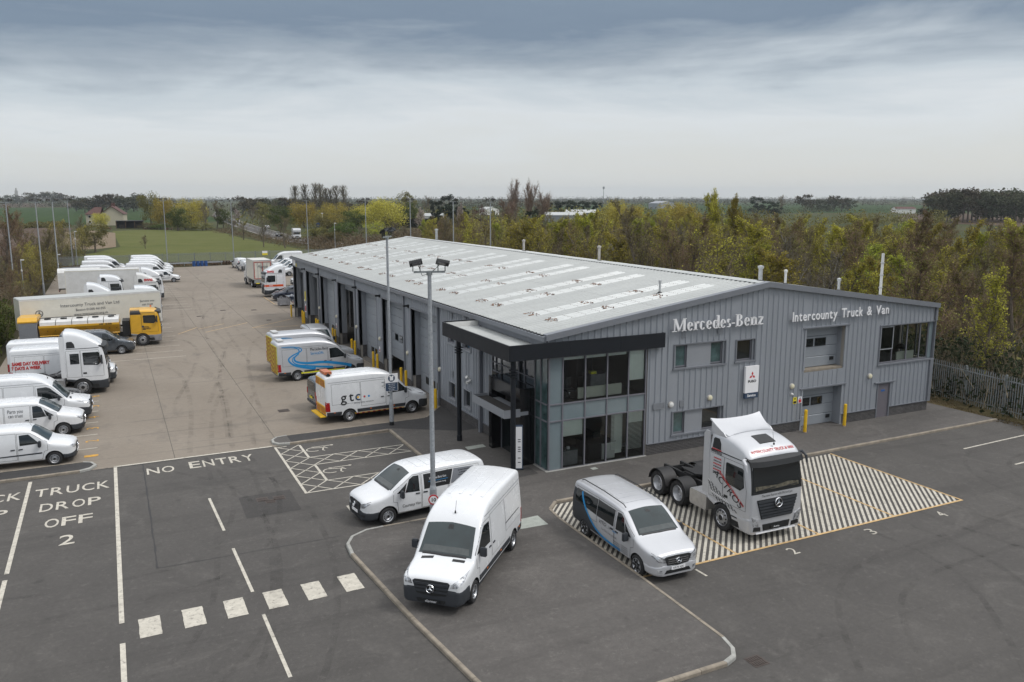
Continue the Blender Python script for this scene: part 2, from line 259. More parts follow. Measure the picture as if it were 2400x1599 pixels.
class MB:
    """collects faces, builds one mesh object"""
    def __init__(s): s.v = []; s.f = []; s.mi = []; s.k = 0
    def add(s, vs, fs):
        o = len(s.v); s.v += [tuple(v) for v in vs]; s.f += [tuple(i+o for i in f) for f in fs]; s.mi += [s.k]*len(fs); return s
    def mat(s, k): s.k = k; return s
    def box(s, x0, x1, y0, y1, z0, z1, m=None):
        vs = [Vector(p) for p in ((x0, y0, z0), (x1, y0, z0), (x1, y1, z0), (x0, y1, z0), (x0, y0, z1), (x1, y0, z1), (x1, y1, z1), (x0, y1, z1))]
        if m is not None: vs = [m @ v for v in vs]
        return s.add(vs, [(0, 3, 2, 1), (4, 5, 6, 7), (0, 1, 5, 4), (1, 2, 6, 5), (2, 3, 7, 6), (3, 0, 4, 7)])
    def cyl(s, p0, p1, r0, r1=None, n=12, cap=True):
        r1 = r0 if r1 is None else r1; p0, p1 = Vector(p0), Vector(p1); a, b = basis(p1-p0); vs = []
        for p, r in ((p0, r0), (p1, r1)):
            for i in range(n): t = 2*math.pi*i/n; vs.append(p+a*(r*math.cos(t))+b*(r*math.sin(t)))
        fs = [(i, (i+1) % n, n+(i+1) % n, n+i) for i in range(n)]
        if cap: fs += [tuple(range(n-1, -1, -1)), tuple(range(n, 2*n))]
        return s.add(vs, fs)
    def tube(s, pts, r, n=6):
        pts = [Vector(p) for p in pts]; rs = r if isinstance(r, (list, tuple)) else [r]*len(pts); vs = []
        for k, p in enumerate(pts):
            d = pts[min(k+1, len(pts)-1)]-pts[max(k-1, 0)]; a, b = basis(d)
            for i in range(n): t = 2*math.pi*i/n; vs.append(p+a*(rs[k]*math.cos(t))+b*(rs[k]*math.sin(t)))
        fs = [(k*n+i, k*n+(i+1) % n, (k+1)*n+(i+1) % n, (k+1)*n+i) for k in range(len(pts)-1) for i in range(n)]
        return s.add(vs, fs+[tuple(range(n-1, -1, -1)), tuple(range((len(pts)-1)*n, len(pts)*n))])
    def lathe(s, prof, n=24, axis='y', c=(0, 0, 0)):
        """prof: (radius, height along the axis)"""
        vs = []
        for r, h in prof:
            for i in range(n):
                t = 2*math.pi*i/n; p, q = r*math.cos(t), r*math.sin(t)
                vs.append(Vector(c)+Vector((p, h, q) if axis == 'y' else ((p, q, h) if axis == 'z' else (h, p, q))))
        fs = [(k*n+i, k*n+(i+1) % n, (k+1)*n+(i+1) % n, (k+1)*n+i) for k in range(len(prof)-1) for i in range(n)]
        return s.add(vs, fs)
    def prism(s, poly, a, b, axis='z'):
        n = len(poly)
        def P(u, v, w): return {'z': (u, v, w), 'y': (u, w, v), 'x': (w, u, v)}[axis]
        vs = [P(u, v, a) for u, v in poly]+[P(u, v, b) for u, v in poly]
        return s.add(vs, [tuple(range(n-1, -1, -1)), tuple(range(n, 2*n))]+[(i, (i+1) % n, n+(i+1) % n, n+i) for i in range(n)])
    def mesh(s, name, mats, smooth=False, fix=True):
        me = bpy.data.meshes.new(name); me.from_pydata(s.v, [], s.f)
        for m in (mats if isinstance(mats, (list, tuple)) else [mats]): me.materials.append(M[m])
        if any(s.mi): me.polygons.foreach_set('material_index', s.mi)
        if fix:
            bm = bmesh.new(); bm.from_mesh(me); bmesh.ops.recalc_face_normals(bm, faces=bm.faces); bm.to_mesh(me); bm.free()
        if smooth: shade(me, smooth if not isinstance(smooth, bool) else 35)
        return me
    def build(s, name, mats, parent=None, loc=None, rot=None, smooth=False, fix=True):
        return link(name, s.mesh(name, mats, smooth, fix), parent, loc, rot)
def shade(me, ang=35):
    me.polygons.foreach_set('use_smooth', [True]*len(me.polygons)); me.set_sharp_from_angle(angle=R(ang)); me.update()
def box(name, m, x0, x1, y0, y1, z0, z1, parent=None): return MB().box(x0, x1, y0, y1, z0, z1).build(name, m, parent, fix=False)
_tc = {}
def textmesh(body, size=1, ext=0, align='CENTER', sx=1, spacing=1, offset=0, shear=0, res=3):
    """mesh of a line of text, centred, cap height = size"""
    c = bpy.data.curves.new('t', 'FONT'); c.body = body; c.align_x = align; c.size = size/.7; c.extrude = ext; c.space_character = spacing; c.offset = offset; c.shear = shear; c.resolution_u = res
    o = bpy.data.objects.new('t', c); me = bpy.data.meshes.new_from_object(o); bpy.data.objects.remove(o)
    vs = [(v.co.x*sx, v.co.y, v.co.z) for v in me.vertices]; fs = [tuple(p.vertices) for p in me.polygons]; bpy.data.meshes.remove(me); return vs, fs
def text(name, body, m, loc, rot, size, ext=.004, parent=None, **k):
    vs, fs = textmesh(body, size, ext, **k); b = MB().add(vs, fs); return b.build(name, m, parent, loc, rot, fix=False)
HAZE = True
# ---------------------------------------------------------------- vehicle toolkit
def pchip(tab, x):
    """smooth, overshoot-free interpolation through a table"""
    xs = np.array([t[0] for t in tab], float); ys = np.array([t[1] for t in tab], float); x = np.clip(x, xs[0], xs[-1])
    h = np.diff(xs); d = np.diff(ys)/h; n = len(xs); m = np.zeros(n)
    for i in range(1, n-1):
        if d[i-1]*d[i] > 0: w1, w2 = 2*h[i]+h[i-1], h[i]+2*h[i-1]; m[i] = (w1+w2)/(w1/d[i-1]+w2/d[i])
    m[0], m[-1] = d[0], d[-1]
    k = int(min(max(np.searchsorted(xs, x)-1, 0), n-2)); t = (x-xs[k])/h[k]
    return float((2*t**3-3*t**2+1)*ys[k]+(t**3-2*t**2+t)*h[k]*m[k]+(-2*t**3+3*t**2)*ys[k+1]+(t**3-t**2)*h[k]*m[k+1])
def loft(S, d0=0, d1=None, grow=0, ztop=None, zbot=None, shift=0, n=46):
    L = S['L']; d1 = L if d1 is None else d1
    ds = set(np.linspace(d0, d1, n).tolist())
    for t, _ in S['top']+S['w']:
        if d0 <= t <= d1: ds.add(t)
    for e in (.01, .03, .06, .1):
        if d0 == 0: ds.add(e)
        if d1 == L: ds.add(L-e)
    ds = sorted(ds); ds = [d for i, d in enumerate(ds) if i == 0 or d-ds[i-1] > .008]; rings = []
    for d in ds:
        w = pchip(S['w'], d)+grow; zt = pchip(S['top'], d)+grow; zb = pchip(S['bot'], d)-grow*.3
        if ztop: zt = min(zt, pchip(ztop, d))
        if zbot is not None: zb = max(zb, zbot)
        r = min(pchip(S['rad'], d), (zt-zb)*.45, w*.45); f = lambda z: w*pchip(S['tum'], z)
        cr = min(S.get('crown', .03), r*.8) if not ztop or zt < pchip(ztop, d)-1e-6 else .001
        pts = [(0, zb), (f(zb)*.5, zb), (f(zb)-.05, zb), (f(zb), zb+.05)]
        z1 = zt-cr-r
        for k in range(1, 9): z = zb+.05+(z1-zb-.05)*k/8; pts.append((f(z), z))
        W = f(z1); lean = max(0, f(z1)-f(z1+r))
        for k in (1, 2, 3, 4): a = math.pi/2*k/4; pts.append((W-lean*math.sin(a)*.8-r*(1-math.cos(a)), z1+r*math.sin(a)))
        yt = pts[-1][0]
        for k in (1, 2, 3): q = 1-k/3; pts.append((yt*q, zt-cr*q*q))
        rings.append([(-(d+shift+(pchip(S['rake'], z)*max(0, 1-d/S.get('fade', 1.5)) if 'rake' in S else 0)), y, z) for y, z in pts])
    N = len(rings[0]); V = []; F = []
    full = []
    for r in rings: full.append(r+[(x, -y, z) for x, y, z in r[-2:0:-1]])
    K = len(full[0])
    for r in full: V += r
    for i in range(len(full)-1):
        for j in range(K): F.append((i*K+j, i*K+(j+1) % K, (i+1)*K+(j+1) % K, (i+1)*K+j))
    for b in (0, (len(full)-1)*K):       # end caps, left joined to right
        for j in range(N-1):
            l0, l1 = j, j+1; r0, r1 = (K-j) % K, K-j-1; q = [l0, l1, r1, r0]; q = [x for i, x in enumerate(q) if x not in q[:i]]; F.append(tuple(b+x for x in (q if b else q[::-1])))
    return V, F
def arches(me, wheels, rr, y0=.58, cutmat='plastic_black'):
    """cut the wheel arches out of a closed body mesh"""
    mb = MB()
    for d in wheels:
        for s in (1, -1): mb.cyl((-d, s*y0, rr), (-d, s*1.6, rr), rr+.075, n=28)
    c = bpy.data.objects.new('c', mb.mesh('c', cutmat)); o = bpy.data.objects.new('o', me); col.objects.link(c); col.objects.link(o)
    me.materials.append(M[cutmat]) if cutmat not in [m.name for m in me.materials] else None
    m = o.modifiers.new('b', 'BOOLEAN'); m.object = c; m.operation = 'DIFFERENCE'; m.solver = 'EXACT'; m.material_mode = 'TRANSFER'
    dg = bpy.context.evaluated_depsgraph_get(); r = bpy.data.meshes.new_from_object(o.evaluated_get(dg)); r.name = me.name
    bpy.data.objects.remove(o); bpy.data.objects.remove(c); shade(r, 32); return r
class Body:
    """a vehicle under construction: body shell plus panes, lamps and lettering laid onto it"""
    def __init__(s, root, S, paint, wheels=None, rr=.33, name='body', cut=None):
        s.t = root; s.S = S; V, F = loft(S); b = MB().add(V, F); me = b.mesh(name, paint); bm = bmesh.new(); bm.from_mesh(me); s.bvh = BVHTree.FromBMesh(bm); bm.free()
        s.paint = paint; me = arches(me, wheels, rr) if wheels else me
        if not wheels: shade(me, 32)
        s.body = link(name, me, root)
    def proj(s, name, m, V, F, O, U, W, D, eps=.012, thick=.03, grid=.10, parent=None, smooth=True):
        O, U, W, D = Vector(O), Vector(U), Vector(W), Vector(D).normalized(); bm = bmesh.new()
        vs = [bm.verts.new((v[0], v[1], 0)) for v in V]
        for f in F:
            try: bm.faces.new([vs[i] for i in f])
            except ValueError: pass
        bmesh.ops.remove_doubles(bm, verts=bm.verts, dist=1e-5)
        for ax in (0, 1):
            lo = min(v[ax] for v in V); hi = max(v[ax] for v in V); k = math.floor(lo/grid)+1
            while k*grid < hi and grid < 5:
                p = [0, 0, 0]; q = [0, 0, 0]; p[ax] = k*grid; q[ax] = 1; bmesh.ops.bisect_plane(bm, geom=bm.verts[:]+bm.edges[:]+bm.faces[:], plane_co=p, plane_no=q); k += 1
        for v in bm.verts:
            p = O+U*v.co.x+W*v.co.y; h = s.bvh.ray_cast(p-D*4, D)
            if h[0] is None: h = s.bvh.find_nearest(p)
            v.co = h[0]+h[1]*eps if h[1].dot(D) < 0 else h[0]-D*eps
        if thick:
            ed = [e for e in bm.edges if e.is_boundary]; dup = {}
            for e in ed:
                for v in e.verts:
                    if v not in dup: dup[v] = bm.verts.new(v.co+D*thick)
            for e in ed:
                a, b = e.verts
                try: bm.faces.new((a, b, dup[b], dup[a]))
                except ValueError: pass
        bmesh.ops.recalc_face_normals(bm, faces=bm.faces)
        if sum(f.normal.dot(D)*f.calc_area() for f in bm.faces) > 0: bmesh.ops.reverse_faces(bm, faces=bm.faces)
        me = bpy.data.meshes.new(name); bm.to_mesh(me); bm.free(); me.materials.append(M[m])
        if smooth: shade(me, 40)
        return link(name, me, parent or s.t)
    def side(s, name, m, poly, sides=(1, -1), **k):
        r = []
        if name in ('front_door', 'cab_door', 'side_panel'):
            gp = inset([(-d, z) for d, z in poly], -.013)
            for q in sides: s.proj('door_gap', 'plastic_black', gp, [tuple(range(len(gp)))], (0, q*.3, 0), (1, 0, 0), (0, 0, 1), (0, -q, 0), eps=.0035, thick=0)
        for q in sides: r.append(s.proj(name, m, [(-d, z) for d, z in poly], [tuple(range(len(poly)))], (0, q*.3, 0), (1, 0, 0), (0, 0, 1), (0, -q, 0), **k))
        return r
    def top(s, name, m, poly, **k): return s.proj(name, m, [(-d, y) for d, y in poly], [tuple(range(len(poly)))], (0, 0, 1), (1, 0, 0), (0, 1, 0), (0, 0, -1), **k)
    def front(s, name, m, poly, mirror=False, **k):
        r = []
        for q in ((1, -1) if mirror else (1,)): r.append(s.proj(name, m, [(q*y, z) for y, z in poly], [tuple(range(len(poly)))], (-.5, 0, 0), (0, 1, 0), (0, 0, 1), (-1, 0, 0), **k))
        return r
    def rear(s, name, m, poly, mirror=False, **k):
        r = []
        for q in ((1, -1) if mirror else (1,)): r.append(s.proj(name, m, [(q*y, z) for y, z in poly], [tuple(range(len(poly)))], (-s.S['L']+.5, 0, 0), (0, 1, 0), (0, 0, 1), (1, 0, 0), **k))
        return r
    def sidetext(s, q, body, d, z, size, m='text_black', rot=0, name='lettering', parent=None, **k):
        V, F = textmesh(body, size, **k); c, n = math.cos(rot), math.sin(rot); V = [(x*c-y*n, x*n+y*c) for x, y, _ in V]
        return s.proj(name, m, V, F, (-d, q*.3, z), (-q, 0, 0), (0, 0, 1), (0, -q, 0), eps=.024, thick=0, grid=.10, smooth=False, parent=parent)
    def sideshape(s, q, polys, d, z, m, name='stripe', eps=.0135, parent=None):
        V = []; F = []
        for p in polys: F.append(tuple(range(len(V), len(V)+len(p)))); V += p
        return s.proj(name, m, V, F, (-d, q*.3, z), (-q, 0, 0), (0, 0, 1), (0, -q, 0), eps=eps, thick=0, grid=.12, smooth=False, parent=parent)
    def fronttext(s, body, y, z, size, m='text_black', eps=.012, **k):
        V, F = textmesh(body, size, **k); return s.proj('lettering', m, [(v[0], v[1]) for v in V], F, (-.5, y, z), (0, 1, 0), (0, 0, 1), (-1, 0, 0), eps=eps, thick=0, grid=.3, smooth=False)
def ribbon(pts, ws):
    """polygons of a band of varying width along a 2D line"""
    out = []; P = [Vector((p[0], p[1])) for p in pts]; L = []
    for i, p in enumerate(P):
        t = (P[min(i+1, len(P)-1)]-P[max(i-1, 0)]).normalized(); n = Vector((-t.y, t.x)); w = ws[i] if isinstance(ws, (list, tuple)) else ws; L.append((p+n*w/2, p-n*w/2))
    for i in range(len(L)-1): out.append([tuple(L[i][0]), tuple(L[i+1][0]), tuple(L[i+1][1]), tuple(L[i][1])])
    return out
def smoothline(pts, n=6):
    P = [Vector(p) for p in pts]; out = []
    for i in range(len(P)-1):
        a, b, c, d = P[max(i-1, 0)], P[i], P[i+1], P[min(i+2, len(P)-1)]
        for k in range(n): t = k/n; out.append(.5*((2*b)+(c-a)*t+(2*a-5*b+4*c-d)*t*t+(3*b-a-3*c+d)*t**3))
    return [tuple(p) for p in out]+[tuple(P[-1])]
# wheels: a tyre mesh with its rim as a child
WM = {}
def wheelmesh(kind):
    if kind in WM: return WM[kind]
    R_, W_, rr, sty = {'van': (.345, .225, .215, 'steel'), 'van_alloy': (.335, .225, .235, 'alloy'), 'vito': (.33, .215, .215, 'steel'), 'citan': (.31, .195, .20, 'steel'), 'car': (.35, .23, .24, 'alloy'), 'truck_front': (.51, .31, .315, 'convex'), 'truck_rear': (.51, .58, .315, 'concave')}[kind]
    t = MB(); h = W_/2; prof = [(rr, -h*.8), (rr+.02, -h*.96), (R_-.05, -h), (R_-.012, -h*.80), (R_, -h*.5), (R_, h*.5), (R_-.012, h*.80), (R_-.05, h), (rr+.02, h*.96), (rr, h*.8)]
    t.lathe(prof, 36); tm = t.mesh('wheel', 'rubber', True)
    r = MB()
    if sty in ('steel', 'alloy'):
        dish = h*.42 if sty == 'steel' else h*.7
        r.lathe([(rr+.004, h*.86), (rr-.012, h*.90), (rr-.03, h*.70), (rr-.045, dish), (rr*.62, dish+.02), (rr*.45, dish-.01), (rr*.30, dish-.005), (rr*.26, dish+.035), (0.001, dish+.04)], 30)
        r.mat(1); n = 14 if sty == 'steel' else 7
        for i in range(n):
            a = 2*math.pi*i/n
            if sty == 'steel': q = Matrix.Rotation(a, 4, 'Y') @ Matrix.Translation((rr*.70, dish+.013, 0)); r.box(-.018, .020, -.004, .006, -.017, .017, q)
            else: q = Matrix.Rotation(a, 4, 'Y') @ Matrix.Translation((rr*.58, dish+.006, 0)); r.prism([(-.085, 0), (.085, -.062), (.095, 0), (.085, .062)], 0, .01, 'y') if False else r.box(-.08, .075, -.01, .022, -.034, .034, q)
        r.lathe([(rr*.24, dish+.042), (rr*.14, dish+.05), (.001, dish+.05)], 16)
    elif sty == 'convex':
        r.lathe([(rr+.005, h*.9), (rr-.01, h*.98), (rr-.035, h*.75), (rr-.055, h*.55), (rr*.75, h*.98), (rr*.60, h*1.05), (rr*.56, h*1.05), (rr*.40, h*1.06), (rr*.36, h*1.25), (.001, h*1.3)], 36)
        r.mat(1)
        for i in range(10): q = Matrix.Rotation(2*math.pi*i/10, 4, 'Y') @ Matrix.Translation((rr*.755, h*.97, 0)); r.cyl(q @ Vector((0, -.02, 0)), q @ Vector((0, .012, 0)), .030, n=8)
        r.lathe([(rr*.33, h*1.262), (rr*.2, h*1.32), (.001, h*1.33)], 18)
    else:
        r.lathe([(rr+.005, h*.9), (rr-.01, h*.96), (rr-.035, h*.86), (rr-.05, h*.2), (rr*.78, h*.12), (rr*.5, h*.12), (rr*.46, h*.34), (rr*.30, h*.42), (.001, h*.44)], 36)
        r.mat(1)
        for i in range(10): q = Matrix.Rotation(2*math.pi*i/10, 4, 'Y') @ Matrix.Translation((rr*.70, h*.125, 0)); r.cyl(q @ Vector((0, -.01, 0)), q @ Vector((0, .01, 0)), .026, n=8)
    rm = r.mesh('rim', ['rim_steel', 'plastic_black'], 40); WM[kind] = (tm, rm); return WM[kind]
def wheel(root, kind, d, y, R_=None):
    tm, rm = wheelmesh(kind); z = {'van': .345, 'van_alloy': .335, 'vito': .33, 'citan': .31, 'car': .35, 'truck_front': .51, 'truck_rear': .51}[kind]
    w = link('wheel', tm, root, (-d, y, z), (0, random.uniform(0, 6), 0) if y > 0 else (0, random.uniform(0, 6), math.pi)); link('rim', rm, w); return w
SM = {}
def starmesh(r):
    if r in SM: return SM[r]
    b = MB(); b.lathe([(r, -.02), (r, .02), (r*.92, .035), (r*.84, .02), (r*.84, -.02)], 28, 'x'); b.mat(1).lathe([(r*.86, -.01), (.001, -.005)], 20, 'x').mat(0)
    for k in range(3):
        a = math.pi/2+k*2*math.pi/3; c, s = math.cos(a), math.sin(a); p = [(c*r*.92, s*r*.92)]
        for da in (-.5, .5): p.append((math.cos(a+math.pi+da*2.6)*r*.20, math.sin(a+math.pi+da*2.6)*r*.20))
        b.add([(.022, p[0][0], p[0][1]), (.030, *p[1]), (.030, *p[2]), (0, *p[0]), (0, *p[1]), (0, *p[2]), (.045, 0, 0)], [(0, 1, 6), (0, 6, 2), (1, 4, 3, 0), (0, 3, 5, 2), (1, 2, 6)])
    SM[r] = b.mesh('badge', ['chrome', 'plastic_black'], False, False); return SM[r]
def badge(B, y, z, r, eps=.02, tilt=.0, parent=None):
    h = B.bvh.ray_cast(Vector((2, y, z)), Vector((-1, 0, 0)))[0] or Vector((0, y, z)); return link('badge', starmesh(r), parent or B.t, (h.x+eps, y, z), (0, -tilt, 0))
def mirror(root, d, y, z, big=False, cam=False):
    b = MB(); s = 1 if y > 0 else -1
    if big: b.box(-.05, .05, -.10, .12, -.28, .28)
    else: b.box(-.07, .05, -.05, .16, -.13, .15)
    b.cyl((0, -.10, -.08), (.02, -.26, -.12), .035, n=8)
    me = b.mesh('mirror', 'plastic_dark'); bm = bmesh.new(); bm.from_mesh(me); bmesh.ops.bevel(bm, geom=bm.edges[:], offset=.025, segments=2, affect='EDGES'); bm.to_mesh(me); bm.free(); shade(me, 40)
    o = link('mirror', me, root, (-d, y, z)); o.scale = (1, s, 1); return o
def plate(B, body, z, m='sign_white', front=True, y=0, tm='text_black', w=.52, h=.11):
    L = B.S['L']; hit = B.bvh.ray_cast(Vector((3, y, z)) if front else Vector((-L-3, y, z)), Vector((-1, 0, 0)) if front else Vector((1, 0, 0)))[0]
    s = 1 if front else -1; b = MB().box(0, .02, -w/2, w/2, -h/2, h/2); o = b.build('number_plate', m, B.t, (hit.x+.03*s, y, z), (0, 0, 0 if front else math.pi), fix=False)
    if body: text('lettering', body, tm, (.022, 0, -h*.28), (R(90), 0, R(90)), h*.6, .001, o)
    return o
def handles(B, ds, z, sides=(1, -1)):
    for d in ds:
        for q in sides: B.side('door_handle', 'plastic_dark', [(d, z), (d+.17, z-.01), (d+.17, z+.035), (d, z+.045)], (q,), eps=.03, thick=.03)
def recolor(root, mp):
    for ch in [root]+list(root.children_recursive):
        if ch.type == 'MESH' and any(m and m.name in mp for m in ch.data.materials):
            ch.data = ch.data.copy()
            for i, m in enumerate(ch.data.materials):
                if m and m.name in mp: ch.data.materials[i] = M[mp[m.name]]

SPR = dict(L=5.93, top=[(0, .99), (.03, 1.05), (.12, 1.11), (.3, 1.16), (.7, 1.245), (.98, 1.31), (1.04, 1.35), (1.74, 2.11), (1.92, 2.26), (2.25, 2.44), (2.7, 2.58), (3.4, 2.64), (5.75, 2.63), (5.87, 2.59), (5.93, 2.50)],
    w=[(0, .80), (.03, .86), (.12, .92), (.3, .965), (.6, .985), (1, .995), (2, 1.0), (5.5, 1.0), (5.85, .985), (5.93, .93)], bot=[(0, .31), (.3, .30), (1, .38), (4.5, .40), (5.93, .45)],
    tum=[(.2, .97), (.5, .99), (.9, 1), (1.3, .985), (1.7, .955), (2.1, .915), (2.5, .875), (2.8, .85)], rad=[(0, .10), (.5, .16), (1.04, .14), (1.8, .12), (2.5, .15), (5.93, .12)], crown=.05)
VIT = dict(L=5.14, top=[(0, .86), (.03, .93), (.12, 1.00), (.35, 1.07), (.75, 1.15), (.98, 1.215), (1.04, 1.25), (1.85, 1.76), (2.05, 1.835), (2.4, 1.885), (3.2, 1.905), (4.6, 1.885), (4.98, 1.84), (5.10, 1.76), (5.14, 1.66)],
    w=[(0, .60), (.03, .68), (.12, .79), (.3, .88), (.6, .93), (1, .955), (2, .965), (4.6, .96), (5.0, .93), (5.14, .86)], bot=[(0, .26), (.3, .25), (1, .31), (4, .33), (5.14, .40)],
    tum=[(.2, .95), (.45, .985), (.8, 1), (1.1, .99), (1.35, .955), (1.6, .905), (1.8, .86), (1.95, .83)], rad=[(0, .10), (.5, .14), (1.04, .12), (1.9, .09), (5.14, .10)], crown=.045)
CIT = dict(L=4.32, top=[(0, .78), (.03, .86), (.15, .94), (.4, 1.01), (.75, 1.08), (.93, 1.13), (.98, 1.16), (1.62, 1.64), (1.85, 1.735), (2.2, 1.79), (2.8, 1.81), (3.9, 1.79), (4.15, 1.75), (4.28, 1.66), (4.32, 1.55)],
    w=[(0, .56), (.03, .64), (.12, .75), (.3, .84), (.6, .89), (1, .91), (3.8, .915), (4.15, .89), (4.32, .80)], bot=[(0, .27), (.3, .25), (1, .28), (3.5, .30), (4.32, .38)],
    tum=[(.2, .95), (.5, .99), (.8, 1), (1.1, .985), (1.4, .93), (1.65, .87), (1.85, .83)], rad=[(0, .10), (.5, .16), (1, .14), (1.7, .11), (4.32, .13)], crown=.05)
mat('dash_grey', (.055, .065, .065), .05, .2, 6, spec=.6); mat('dash_beige', (.13, .12, .09), .06, .7, 5, spec=.6)
def stretch(S, k, at=3.0):
    T = dict(S); T['L'] = S['L']+k
    for q in ('top', 'w', 'bot', 'rad'): T[q] = [(d+k if d > at else d, z) for d, z in S[q]]
    return T
def bumper(B, ztop, d1, wheels, rr, m='plastic_dark', name='bumper', grow=.012):
    V, F = loft(B.S, 0, d1, grow, ztop, None, -grow, 26); me = MB().add(V, F).mesh(name, m); me = arches(me, [w for w in wheels if w < 2], rr, .5) if wheels else me
    shade(me, 35); return link(name, me, B.t)
def sprinter(t, paint='paint_white', old=False, wb=4.67, tail=True, ornate=True, plate_txt='', black_strip=True, rear_windows=False):
    S = SPR; wh = (1.0, wb); B = Body(t, S, paint, wh, .345)
    bumper(B, [(0, .78), (.25, .84), (.45, .88), (.58, .86), (.62, .70)], .60, wh, .345)
    B.top('windscreen', 'glass_screen', [(1.08, -.85), (1.05, 0), (1.08, .85), (1.72, .77), (1.75, 0), (1.72, -.77)], eps=.007)
    gz = (.56, .98) if not old else (.66, .96)
    g = B.front('grille', 'plastic_black', [(-.58, gz[1]-.02), (-.46, gz[0]+.04), (0, gz[0]), (.46, gz[0]+.04), (.58, gz[1]-.02), (.52, gz[1]+.02), (0, gz[1]+.035), (-.52, gz[1]+.02)], eps=.02)[0]
    for k in range(3): B.front('slat', 'plastic_dark', [(-.49-k*.02, gz[0]+.10+k*.11), (.49+k*.02, gz[0]+.10+k*.11), (.51+k*.02, gz[0]+.165+k*.11), (-.51-k*.02, gz[0]+.165+k*.11)], eps=.035, thick=.03, parent=g)
    badge(B, 0, .80, .125, .075, .15)
    B.front('headlight', 'lamp_glass', [(.60, .86), (.63, .97), (.76, 1.05), (.93, 1.15), (.93, 1.0), (.80, .88)], True, eps=.012)
    B.front('lower_grille', 'plastic_black', [(-.42, .34), (.42, .34), (.46, .45), (-.46, .45)], eps=.028)
    for y in (.5, -.5): B.top('bonnet_vent', 'plastic_black', [(.86, y-.19), (.90, y+.19), (1.0, y+.19), (.97, y-.19)], eps=.006)
    B.top('wiper', 'plastic_black', [(1.06, -.72), (1.02, 0), (1.05, .70), (1.09, .70), (1.07, 0), (1.10, -.72)], eps=.015)
    dr = B.side('front_door', paint, [(1.47, .52), (2.52, .50), (2.52, 2.10), (1.98, 2.12), (1.80, 2.04), (1.20, 1.40), (1.20, 1.0), (1.40, .95)], eps=.007, thick=.006)
    for q, dd in zip((1, -1), dr): B.side('door_window', 'glass_dark', [(1.26, 1.40), (2.42, 1.34), (2.44, 2.0), (2.0, 2.03), (1.84, 1.96)], (q,), eps=.014, parent=dd)
    B.side('side_panel', paint, [(2.60, .82), (3.98, .82), (3.98, 2.14), (2.60, 2.14)], eps=.007, thick=.006); B.side('side_panel', paint, [(4.04, 1.05), (5.62, 1.05), (5.62, 2.14), (4.04, 2.14)], eps=.007, thick=.006)
    B.side('roof_seam', 'trim_grey', [(2.15, 2.245), (5.80, 2.245), (5.80, 2.262), (2.15, 2.262)], eps=.006)
    if black_strip:
        B.side('rub_strip', 'plastic_dark', [(1.42, .50), (wb-.46, .50), (wb-.44, .68), (1.40, .68)], eps=.016); B.side('rub_strip', 'plastic_dark', [(wb+.45, .42), (5.90, .46), (5.90, .66), (wb+.43, .64)], eps=.016)
    B.side('side_rail', 'plastic_black', [(4.02, 1.30), (5.5, 1.30), (5.5, 1.335), (4.02, 1.335)], (1,), eps=.008)
    B.top('dashboard', 'dash_grey', [(1.12, -.76), (1.10, 0), (1.12, .76), (1.26, .72), (1.24, 0), (1.26, -.72)], eps=.011, thick=0); B.top('rear_view_mirror', 'plastic_black', [(1.60, -.09), (1.60, .09), (1.70, .07), (1.70, -.07)], eps=.011, thick=0)
    handles(B, (2.30, 2.68), 1.18)
    for d in (2.05, 3.4, 5.45): B.side('marker_lamp', 'lamp_amber', [(d, .60), (d+.10, .60), (d+.10, .64), (d, .64)], eps=.022)
    mirror(t, 1.42, 1.06, 1.42); mirror(t, 1.42, -1.06, 1.42)
    B.rear('tail_lamp', 'lamp_red', [(.80, .70), (.93, .70), (.92, 1.22), (.80, 1.22)], True, eps=.02, thick=.04); B.side('tail_lamp', 'lamp_red', [(5.74, .70), (5.91, .70), (5.91, 1.2), (5.76, 1.2)], eps=.015)
    B.rear('rear_door', paint, [(.02, .48), (.76, .48), (.74, 2.38), (.02, 2.40)], True, eps=.012)
    B.rear('rear_bumper', 'plastic_dark', [(-.93, .34), (.93, .34), (.93, .46), (-.93, .46)], eps=.05, thick=.07)
    plate(B, plate_txt, .40 if plate_txt == 'eSprinter' else .50, 'plastic_black' if plate_txt == 'eSprinter' else 'sign_white', True, 0, 'text_white' if plate_txt == 'eSprinter' else 'text_black')
    MB().cyl((0, 0, 0), (-.10, 0, .34), .006, n=5).cyl((0, 0, -.02), (.0, 0, .05), .03, .02, n=8).build('aerial', 'plastic_black', t, (-2.0, 0, 2.35))
    for q in (-.55, -.18, .18, .55): B.top('roof_rib', paint, [(2.9, q-.045), (5.6, q-.045), (5.6, q+.045), (2.9, q+.045)], eps=.016, thick=.03, grid=.12)
    for d in wh: wheel(t, 'van', d, .885); wheel(t, 'van', d, -.885)
    return B
